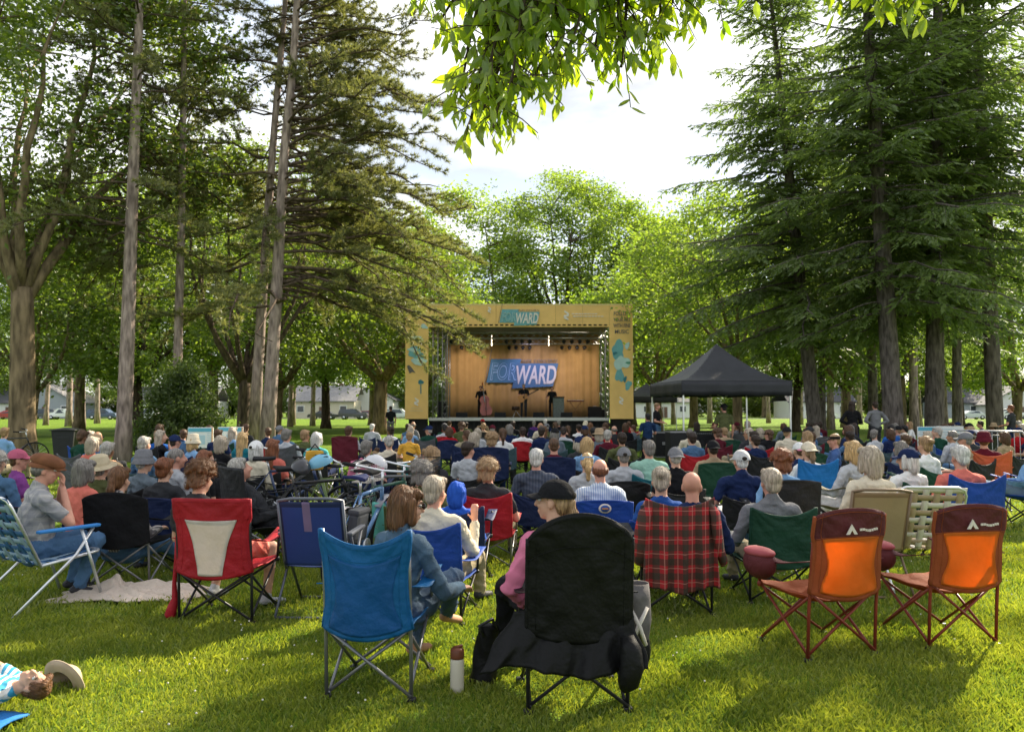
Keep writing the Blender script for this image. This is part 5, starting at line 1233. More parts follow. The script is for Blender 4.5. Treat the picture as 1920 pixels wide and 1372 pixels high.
for i in range(16): m.box((-.44 + i*.058, -.1, .128), (.02, .05, .02), 0, (R(12), 0, 0))
m.build('faders', [ALU], t)
def crate(px, Y, d, lab):
    t = empty('flight_case', Vector((sx(px, Y), Y, 0)), R(5), lab, 'case', 'black flight cases beside the tent'); m = MB(); m.box((0, 0, d[2]/2), d, 0, None, .015); m.build('case_body', [AMP], t)
    for z in (.03, d[2] - .03): m = MB(); m.box((0, 0, z), (d[0] + .01, d[1] + .01, .04)); m.build('edge_band', [TRUSS], t)
    m = MB(); m.box((0, -d[1]/2 - .012, d[2]*.55), (.16, .02, .1), 0, None, .006); m.build('latch', [TRUSS], t)
crate(1268, 21.2, (.50, .5, 1.0), 'tall black flight case nearest the front left tent leg'); crate(1287, 22.6, (.35, .5, .95), 'narrow black flight case just inside the tent'); crate(1241, 26, (.55, .5, .85), 'lower black flight case left of the tall one')
make_person(Vector((sx(1334, 22.9), 21.6, 0)), R(10), dict(stand=True, arm_l='work', arm_r='down', lean=4), 'person in dark olive T-shirt and tan trousers standing at the mixing table', 1, 'olive', 'khaki', ('buzz', 'black'), group='people standing', scale=.99, hat=('cap', 'black'))
# ------------------------------------------------------------------ chairs of other builds
def lawn_chair(loc, rz, c1, c2, armm, label, sc_=(1, 1, 1)):
    t = empty('lawn_chair', loc, rz, label, 'chair'); t.scale = sc_; hw = .27
    bp = lambda z: (-.20 - .27*((z - .36)/.54)); m = MB()
    m.tube([(-hw, bp(.34), .34), (-hw, bp(.82), .82), (-hw + .02, bp(.87), .87), (-hw + .07, bp(.89), .89), (hw - .07, bp(.89), .89), (hw - .02, bp(.87), .87), (hw, bp(.82), .82), (hw, bp(.34), .34)], .0125, 8); m.build('back_frame', [ALU], t)
    m = MB(); m.tube([(-hw, -.20, .35), (-hw, .26, .40), (-hw + .05, .30, .40), (hw - .05, .30, .40), (hw, .26, .40), (hw, -.20, .35)], .0125, 8); m.build('seat_frame', [ALU], t)
    for s_ in (-1, 1):
        m = MB(); m.tube([(s_*(hw + .03), .30, 0.0), (s_*(hw + .03), .10, .60)], .0125, 8); m.build('leg', [ALU], t)
        m = MB(); m.tube([(s_*(hw + .03), -.42, 0.0), (s_*(hw + .03), .06, .40), (s_*(hw + .03), .2, .60)], .0125, 8); m.build('leg', [ALU], t)
        m = MB(); m.box((s_*(hw + .03), .0, .615), (.055, .50, .026), 0, None, .012); m.build('armrest', [armm], t)
    m = MB()
    for i in range(6):
        x = -hw + .05 + i*(2*hw - .10)/5
        m.grid(lambda u, v: (x - .026 + .052*u, bp(.36 + .52*v) - .004*math.sin(v*28 + i*3.14) - .014*math.sin(3.14*v), .36 + .52*v), 2, 30, i % 2, .003)
    for j in range(8):
        z = .39 + j*.065
        m.grid(lambda u, v: (-hw + 2*hw*u, bp(z + .045*v) - .004*math.sin(u*19 + j*3.14) - .012*math.sin(3.14*(z - .36)/.52), z + .045*v), 30, 2, (j + 1) % 2, .003)
    m.build('back_webbing', [c1, c2], t); m = MB()
    for i in range(6):
        x = -hw + .05 + i*(2*hw - .10)/5; m.grid(lambda u, v: (x - .026 + .052*u, -.20 + .48*v, .355 + .045*v - .02*math.sin(3.14*v)), 2, 12, i % 2, .003)
    for j in range(6):
        y = -.17 + j*.078; m.grid(lambda u, v: (-hw + 2*hw*u, y + .05*v, .362 + .09*(y + .2)*.5 - .018*math.sin(3.14*u)), 12, 2, (j + 1) % 2, .003)
    m.build('seat_webbing', [c1, c2], t); return t
def sling_chair(loc, rz, fab, trim, fr, label, sc_=(1, 1, 1), wd=.50, band=None):
    t = empty('sling_chair', loc, rz, label, 'chair'); t.scale = sc_; hw = wd/2; bp = lambda z: -.20 - .20*((z - .36)/.52)
    m = MB()
    for s_ in (-1, 1): m.tube([(s_*hw, .24, .40), (s_*hw, -.17, .34), (s_*hw, bp(.42), .42), (s_*hw, bp(.88), .88)], .012, 8)
    m.tube([(-hw, bp(.875), .875), (-hw*.6, bp(.895), .892), (hw*.6, bp(.895), .892), (hw, bp(.875), .875)], .012, 8); m.build('frame', [fr], t)
    for s_ in (-1, 1):
        m = MB(); m.tube([(s_*(hw + .02), -.36, .012), (s_*(hw + .02), .16, .60)], .011, 8); m.build('leg', [fr], t)
        m = MB(); m.tube([(s_*(hw + .02), .30, .012), (s_*(hw + .02), -.22, .60)], .011, 8); m.build('leg', [fr], t)
        m = MB(); m.box((s_*(hw + .02), -.03, .61), (.05, .46, .024), 0, None, .01); m.build('armrest', [fr], t)
    for y in (-.36, .30): m = MB(); m.tube([(-hw - .02, y, .012), (hw + .02, y, .012)], .011, 8); m.build('ground_bar', [fr], t)
    def mf(u, v): return 2 if (band and .38 < u < .50 and v > .55) else (1 if (v > .93 or u < .05 or u > .95) else 0)
    m = MB(); m.grid(lambda u, v: ((u - .5)*2*(hw - .006), bp(.37 + .50*v) - .020*math.sin(3.14*u), .37 + .50*v), 24, 24, 0, .004, mf); m.build('back_sling', [fab, trim, band or fab], t)
    m = MB(); m.grid(lambda u, v: ((u - .5)*2*(hw - .006), -.19 + .43*v, .36 + .04*v - .035*math.sin(3.14*v) - .012*math.sin(3.14*u)), 10, 12, 0, .004); m.build('seat_sling', [fab], t); return t

# ------------------------------------------------------------------ the people and chairs one can tell apart
def bkp(px, D, off=.33):
    """ground spot of a chair whose back is seen at px"""
    q = atx(px, D - off); return Vector((q.x, D, 0))
def face_stage(p): return -math.atan2(1.0 - p.x, 43.0 - p.y)
TAKEN = []
def place(px, yt, D=None, h=1.08):
    D = D or (CAMZ - h)*FPX/(yt - HOR); zt = CAMZ - (yt - HOR)*D/FPX
    p = atx(px, D); TAKEN.append((p.x, p.y, .62)); return p, zt
def chair_k(seat): return max(.72, min(1.12, seat/.395))
MESHF = lambda n, c, tr=.35: cloth(n, c, tr)
G_NEAR = 'camp chairs near the front'
# --- foreground: teal chair and person in denim
TEAL1 = mat('chair_bright_blue', (.004, .105, .29), .6, .12, 3, .35, 18, .3, trans=.2); TEAL2 = mat('chair_deep_blue', (.004, .078, .25), .6, .12, 3, .35, 18, .3, trans=.2)
p = bkp(703, 4.62); TAKEN.append((p.x, p.y, .6))
full_chair(p, R(-6), 'bright blue camp chair with grey steel legs under the person in denim', TEAL1, TEAL1, TEAL2, STEEL, dict(w=.465, ht=.92, top='dip', panel=True, zb=.41, sag=.075, inset=.10), None, G_NEAR)
DEN = mat('denim_jacket', (.060, .105, .155), .9, .22, 9, .5, 50)
HC['chestnut'] = (.15, .068, .028)
make_person(atx(748, 4.78), R(-36), dict(lean=-4, seat=.37, yaw=-26, pitch=-4, arm_r=((.10, .10, -.27), (.04, .34, -.30)), arm_l='lap', leg_r='over', legs='under', sleeve='long', fem=True, collar=True),
            'person with a brown bob and sunglasses in a denim jacket, turned right', 0, DEN, mat('trousers_light_denim', (.05, .085, .14), .9, .2, 9, .4, 50), ('bob', 'chestnut'), None, True, None, .0085, scale=.96, shoe=mat('sandal_tan', (.42, .22, .13), .7), eyes=True)
# --- foreground: big black chair and person in a black cap
BLK1 = mat('chair_black_fabric', (.0035, .0035, .004), .58, .2, 3, .6, 9, .22); 
p = bkp(1076, 4.45); TAKEN.append((p.x, p.y, .7))
full_chair(p, R(4), 'large black camp chair with a rounded headrest, in front of the plaid shirt', BLK1, BLK1, BLK1, BLKM, dict(w=.515, ht=.90, top='arch', arch=.13, zb=.44, sag=.05, header=.25), None, G_NEAR)
PINK = mat('pink_sweater', (.55, .155, .25), .9, .14, 7, .35, 30)
make_person(atx(1040, 4.62), R(20), dict(lean=2, seat=.415, yaw=48, pitch=2, roll=0, arm_l=((-.13, -.03, -.25), (.05, .12, -.40)), arm_r='lap', sleeve='long', fem=True, legs='bent'),
            'person in a black cap and pink sweater seated in the large black chair', 0, PINK, 'black', ('ponytail', 'sandy'), ('cap', 'black'), False, None, .0085, scale=.97, eyes=True)
# cloth over the lower back of the black chair
p = atx(1072, 4.13); m = MB()
m.grid(lambda u, v: ((u - .5)*(.60 + .26*v) - .05*v + .01*math.sin(v*9 + u*14), -.0 - .07*v - .045*math.sin(3.14*u)*(.4 + .6*v) + .022*math.sin(u*21 + v*3)*v + .012*math.sin(u*47)*v, .50 - .27*v + .03*math.sin(u*8)*v - .05*abs(u - .5)*v), 46, 20, 0, .008)
o = m.build('black_jacket', [BLK1], None, (p.x, p.y + .02, .02)); tag(o, 'black jacket draped low across the back of the large black chair', 'jacket')
p = atx(1172, 4.05); m = MB(); m.tube([(0, 0, .42), (.015, -.02, .36), (.02, -.03, .28), (.0, -.02, .20), (-.02, -.01, .16)], [.035, .055, .06, .055, .025], 12); o = m.build('jacket_sleeve', [BLK1], o); o.matrix_parent_inverse = Matrix.Translation(-Vector(o.parent.location)); o.location = p
# side pocket bag hanging on its right arm
BAGG = mat('bag_grey_mesh', (.11, .10, .10), .8, .3, 12, .4, 30); p = atx(1192, 4.45); t = empty('mesh_bag', p, R(-8), 'grey mesh bag hanging on the right arm of the large black chair', 'bag')
m = MB(); m.lathe([(.035, .27), (.06, .30), (.075, .40), (.07, .52), (.062, .60), (.058, .595), (.066, .5), (.07, .4)], 16); m.build('pouch', [BAGG], t); m = MB(); m.tube([(-.03, -.06, .28), (.0, -.085, .38), (.05, -.05, .48)], .012, 6); m.tube([(.04, -.06, .28), (.01, -.088, .38), (-.04, -.055, .48)], .012, 6); m.build('cord', [mat('cord_pale', (.6, .55, .5), .8)], t)
m = MB(); m.ell((0, .0, .24), (.07, .06, .13)); m.build('lower_pocket', [BLK1], t)
# black bag hanging at left and the bottle
p = gnd(905, 1278); t = empty('black_bag', p, R(10), 'black bag slumped on the grass left of the large black chair', 'bag'); m = MB()
m.grid(lambda u, v: (math.cos(u*6.283)*(.075 - .02*v) + .03*v + .008*math.sin(u*25 + v*9), math.sin(u*6.283)*(.06 - .015*v), .01 + .30*v + .012*math.sin(u*12)), 30, 12, 0, 0); m.ell((.03, 0, .30), (.056, .046, .03)); m.build('sack', [BLK1], t)
m = MB(); m.tube([(.0, -.05, .27), (-.03, -.06, .33), (.05, -.03, .36), (.08, -.01, .29)], .01, 6); m.build('strap', [BLKM], t)
p = gnd(857, 1296); t = empty('water_bottle', p, 0, 'cream water bottle with a brown lid standing on the grass', 'bottle'); m = MB(); m.lathe([(.036, 0), (.0385, .006), (.0385, .165), (.036, .178), (.033, .182)], 24); m.build('bottle_body', [mat('bottle_cream', (.60, .55, .45), .4, .05)], t); m = MB(); m.lathe([(.0375, .182), (.0385, .19), (.0385, .225), (.03, .238), (.012, .24)], 20); lid = m.build('lid', [mat('bottle_brown', (.16, .05, .025), .4, .1)], t); m = MB(); m.tube([(-.02, 0, .235), (.03, 0, .25)], [.012, .008], 8); m.build('spout', [mat('bottle_brown', (.16, .05, .025), .4, .1)], lid)
# --- two empty orange chairs
ORM = mat('chair_maroon', (.085, .012, .016), .7, .2, 4, .35, 20); ORO = mat('chair_orange_mesh', (.80, .27, .04), .7, .14, 3, .5, 9, .2, trans=.68); ORB = mat('chair_orange_border', (.34, .085, .03), .7, .12, 3, .3, 14, .2, trans=.35)
LOGOW = mat('print_pale', (.62, .55, .50), .7, .05)
def orange_chair(px, D, rz, lab):
    p = bkp(px, D); TAKEN.append((p.x, p.y, .7))
    t = full_chair(p, rz, lab, ORB, ORM, ORO, REDM, dict(w=.50, ht=.90, top='arch', arch=.045, zb=.445, sag=.055, header=.30, panel=True, inset=.06), 1, 'empty orange camp chairs', 1.0)
    bk = [c for c in KIDS(t) if c.name.startswith('backrest')][0]; y = -.27 - .10*(.85/.90)**1.5 - .072
    m = MB(); th = .004; P = [(-.085, .795), (-.045, .855), (-.005, .795), (-.028, .795), (-.045, .82), (-.062, .795)]
    vs = [(x, y - .012, z) for x, z in P] + [(x, y - .005, z) for x, z in P]; n = 6
    m.add(vs, [(0, 1, 4, 5), (1, 2, 3, 4)] + [(i, i + n, (i + 1) % n + n, (i + 1) % n) for i in range(n)]); m.build('printed_emblem', [LOGOW], bk)
    m = MB(); x = .015; rn = random.Random(2)
    while x < .14: w_ = rn.uniform(.008, .016); m.box((x + w_/2, y - .008, .818 + .004*math.sin(x*60)), (w_, .006, .014)); x += w_ + .004
    m.build('printed_word', [LOGOW], bk)
    # insulated pouch on the left arm
    m = MB(); m.ell((-.33, .10, .545), (.085, .145, .105), 0, 18, 10); m.build('arm_pouch', [ORM], t); m = MB(); m.ell((-.33, .10, .615), (.082, .138, .035), 0, 18, 8); m.build('pouch_lid', [mat('chair_pink_lid', (.30, .06, .07), .7, .15)], t)
    return t
orange_chair(1552, 5.32, R(17), 'empty orange and maroon camp chair, nearer the dark green chair'); orange_chair(1786, 5.55, R(11), 'empty orange and maroon camp chair, nearer the open lawn at right')
# --- plaid shirt over a chair, bald person
p, zt = place(1268, 938, 6.35); p = bkp(1262, 6.35); far_chair('dip', p, R(4), garment('charcoal'), 'dark camp chair hidden under the red plaid shirt', G_NEAR, True)
PLAID = plaidmat('plaid_red', (.36, .015, .02), (.02, .03, .02), (.45, .20, .16), 9.5); m = MB()
def drape(u, v):
    a = (u - .5)*2; z = .90 - .06*(1 - a*a)*(1 - v) - .68*v; fold = .018*math.sin(u*24 + 2*v) + .010*math.sin(u*51)
    return (a*(.262 + .01*v + .02*v*v), -.40 + .02*v - .055*(1 - a*a) - fold*(.3 + v), z + .02*math.sin(u*9)*v)
m.grid(drape, 50, 36, 0, .008); sh = empty('plaid_shirt', p, R(4), 'red and black plaid shirt draped over the back of a camp chair', 'shirt'); m.build('shirt_body', [PLAID], sh)
for s_ in (-1, 1):
    m = MB(); m.tube([(s_*.225, -.37, .87), (s_*.265, -.40, .78), (s_*.285, -.38, .64), (s_*(.315 if s_ > 0 else .285), -.34, .50), (s_*(.36 if s_ > 0 else .285), -.30, .40)], [.04, .06, .066, .06, .05], 12, 0, True, .55); m.build('sleeve', [PLAID], sh)
p2, zt = place(1294, 885, 6.42); make_person(p2 + Vector((0, .02, 0)), R(-6), dict(seat=zt - .735, lean=12, arms='rest', sleeve='long', yaw=-14), 'bald person in a navy top seated ahead of the plaid shirt', 1, 'navy', 'denim', None, None, False, None, .011)
# --- left: flat-capped person in a striped webbed chair
p, zt = place(62, 938, 6.45); p = bkp(44, 6.5, .38); lawn_chair(p, R(-30), mat('web_blue', (.03, .10, .23), .7, .1), mat('web_pale', (.24, .34, .44), .7, .1), mat('arm_blue', (.03, .20, .55), .4, .08), 'blue and white webbed lawn chair at the left edge', (1, 1, 1.0))
GPL = plaidmat('plaid_grey', (.36, .345, .33), (.26, .26, .27), (.46, .44, .41), 16); FLAT = mat('cap_rust_brown', (.17, .065, .028), .8, .3, 9, .3, 40)
make_person(atx(74, 6.62), R(-50), dict(seat=.41, lean=-2, pitch=-8, yaw=-12, arms='face', sleeve='short', legs='under', build=1.13, collar=True), 'person in a rust flat cap and grey plaid shirt, hands at mouth', 1, GPL, 'denim', ('fringe', 'grey'), ('flatcap', FLAT), False, None, .0095, scale=1.0, eyes=True)
# --- ponytail in a black chair
p, zt = place(236, 877, 7.3); far_chair('arch', bkp(230, 7.3), R(-3), garment('black'), 'black camp chair under the person in the grey striped hoodie', G_NEAR, True, STEEL)
make_person(p, R(-8), dict(seat=zt - .735, lean=10, arms='rest', sleeve='long', fem=True, collar=True, leg_r='stretch'), 'person with a long brown ponytail in a grey striped hoodie', 0, stripemat('hoodie_stripe', (.36, .33, .31), (.10, .09, .09), 12), 'denim', ('ponytail', 'chestnut'), None, False, None, .012)
# --- red and white chair
REDF = mat('chair_red', (.30, .006, .014), .65, .16, 3, .35, 18, .3); WHP = mat('chair_white_panel', (.60, .54, .48), .7, .08, 4, .2, 20, .2, trans=.3)
p, zt = place(414, 925, 6.15); p = bkp(412, 6.15); full_chair(p, R(-4), 'red camp chair with a white back panel and black legs', REDF, REDF, WHP, BLKM, dict(w=.545, ht=.91, top='flat', zb=.40, sag=.06, header=.26, panel='taper', inset=.10), None, G_NEAR)
make_person(atx(384, 6.3), R(-22), dict(seat=.40, lean=6, yaw=6, pitch=-16, roll=-6, arms='lap', sleeve='short', shorts=1, legs='under', leg_r=((.28, .38, .06), (.30, .30, -.34), (.3, 1, -.1))), 'person with curly brown hair and coral shorts in the red and white chair', 0, 'charcoal', 'coral', ('curly', 'chestnut'), None, False, None, .0105, scale=.98, shoe=SHOEW)
m = MB(); m.tube([(0, 0, .62), (.006, -.012, .45), (-.004, -.006, .28), (.004, -.012, .17), (-.008, -.02, .11), (-.02, -.028, .05), (-.03, -.035, .02)], [.008, .013, .016, .022, .036, .042, .02], 10); p = atx(337, 5.95); tag(m.build('red_chair_bag', [REDF], None, p), 'narrow red drawstring bag hanging from the left post of the red and white chair', 'bag')
# --- navy sling chair, empty
SLN = mat('sling_navy', (.05, .085, .26), .7, .10, 2, .25, 60, .3, trans=.45); SLT = mat('sling_navy_edge', (.015, .025, .085), .7, .1); SLB = mat('sling_mauve_band', (.22, .16, .30), .7, .1, trans=.2)
p, zt = place(592, 935, 6.35); p = bkp(592, 6.35); sling_chair(p, R(-2), SLN, SLT, mat('tube_slate', (.12, .13, .16), .4, .1, metal=.4), 'empty navy mesh sling chair in front of the parked bicycles', (1, 1, 1.0), .485, SLB)
# --- beige sling chair and webbed chair on the right
BEI = mat('sling_beige', (.46, .35, .20), .75, .10, 3, .25, 30, .2, trans=.25); BEE = mat('sling_beige_edge', (.26, .17, .09), .75, .1)
p, zt = place(1648, 905, 7.0); p = bkp(1648, 7.0); sling_chair(p, R(-4), BEI, BEE, mat('tube_bronze', (.20, .14, .09), .45, .1, metal=.3), 'beige sling chair under the person with a silver blond bob', (1, 1, 1.0), .47)
HC['ash'] = (.42, .35, .27)
p, zt = place(1624, 842, 7.15); make_person(p, R(6), dict(seat=.43, lean=6, yaw=18, arms='lap', sleeve='long', fem=True), 'person with a silver blond bob in a cream top on the beige sling chair', 0, 'cream', 'cream', ('bob', 'ash'), None, False, None, .011, scale=1.03)
p, zt = place(1744, 903, 7.1); p = bkp(1744, 7.1); lawn_chair(p, R(-9), mat('web_white', (.66, .62, .54), .7, .08), mat('web_tan', (.42, .32, .20), .7, .1), mat('arm_white', (.7, .7, .68), .5, .05), 'white and tan webbed lawn chair left of the blue chair at right', (1, 1, 1.02))

# ------------------------------------------------------------------ a table of the middle rows
OV = lambda **k: k
SEAFOAM = 'mint'
CH = lambda n, c, tr=.18: mat('chairfab_' + n, c, .65, .16, 3, .35, 18, .3, trans=tr)
CF = dict(black=CH('black', C['black'], 0), navy=CH('navy', (.010, .02, .075)), green=CH('green', (.012, .06, .035)), royal=CH('royal', (.012, .06, .32)), blue=CH('blue', (.01, .16, .46)), red=CH('red', (.42, .012, .02)), teal=CH('teal', (.012, .13, .17)), olive=CH('olive', (.10, .12, .035)),
          maroon=CH('maroon', (.13, .012, .025)), purple=CH('purple', (.05, .03, .14)), khaki=CH('khaki', (.22, .19, .11)), orange=CH('orange', (.60, .13, .05)), grey=CH('grey', (.10, .10, .11)), slate=CH('slate', (.05, .09, .11)))
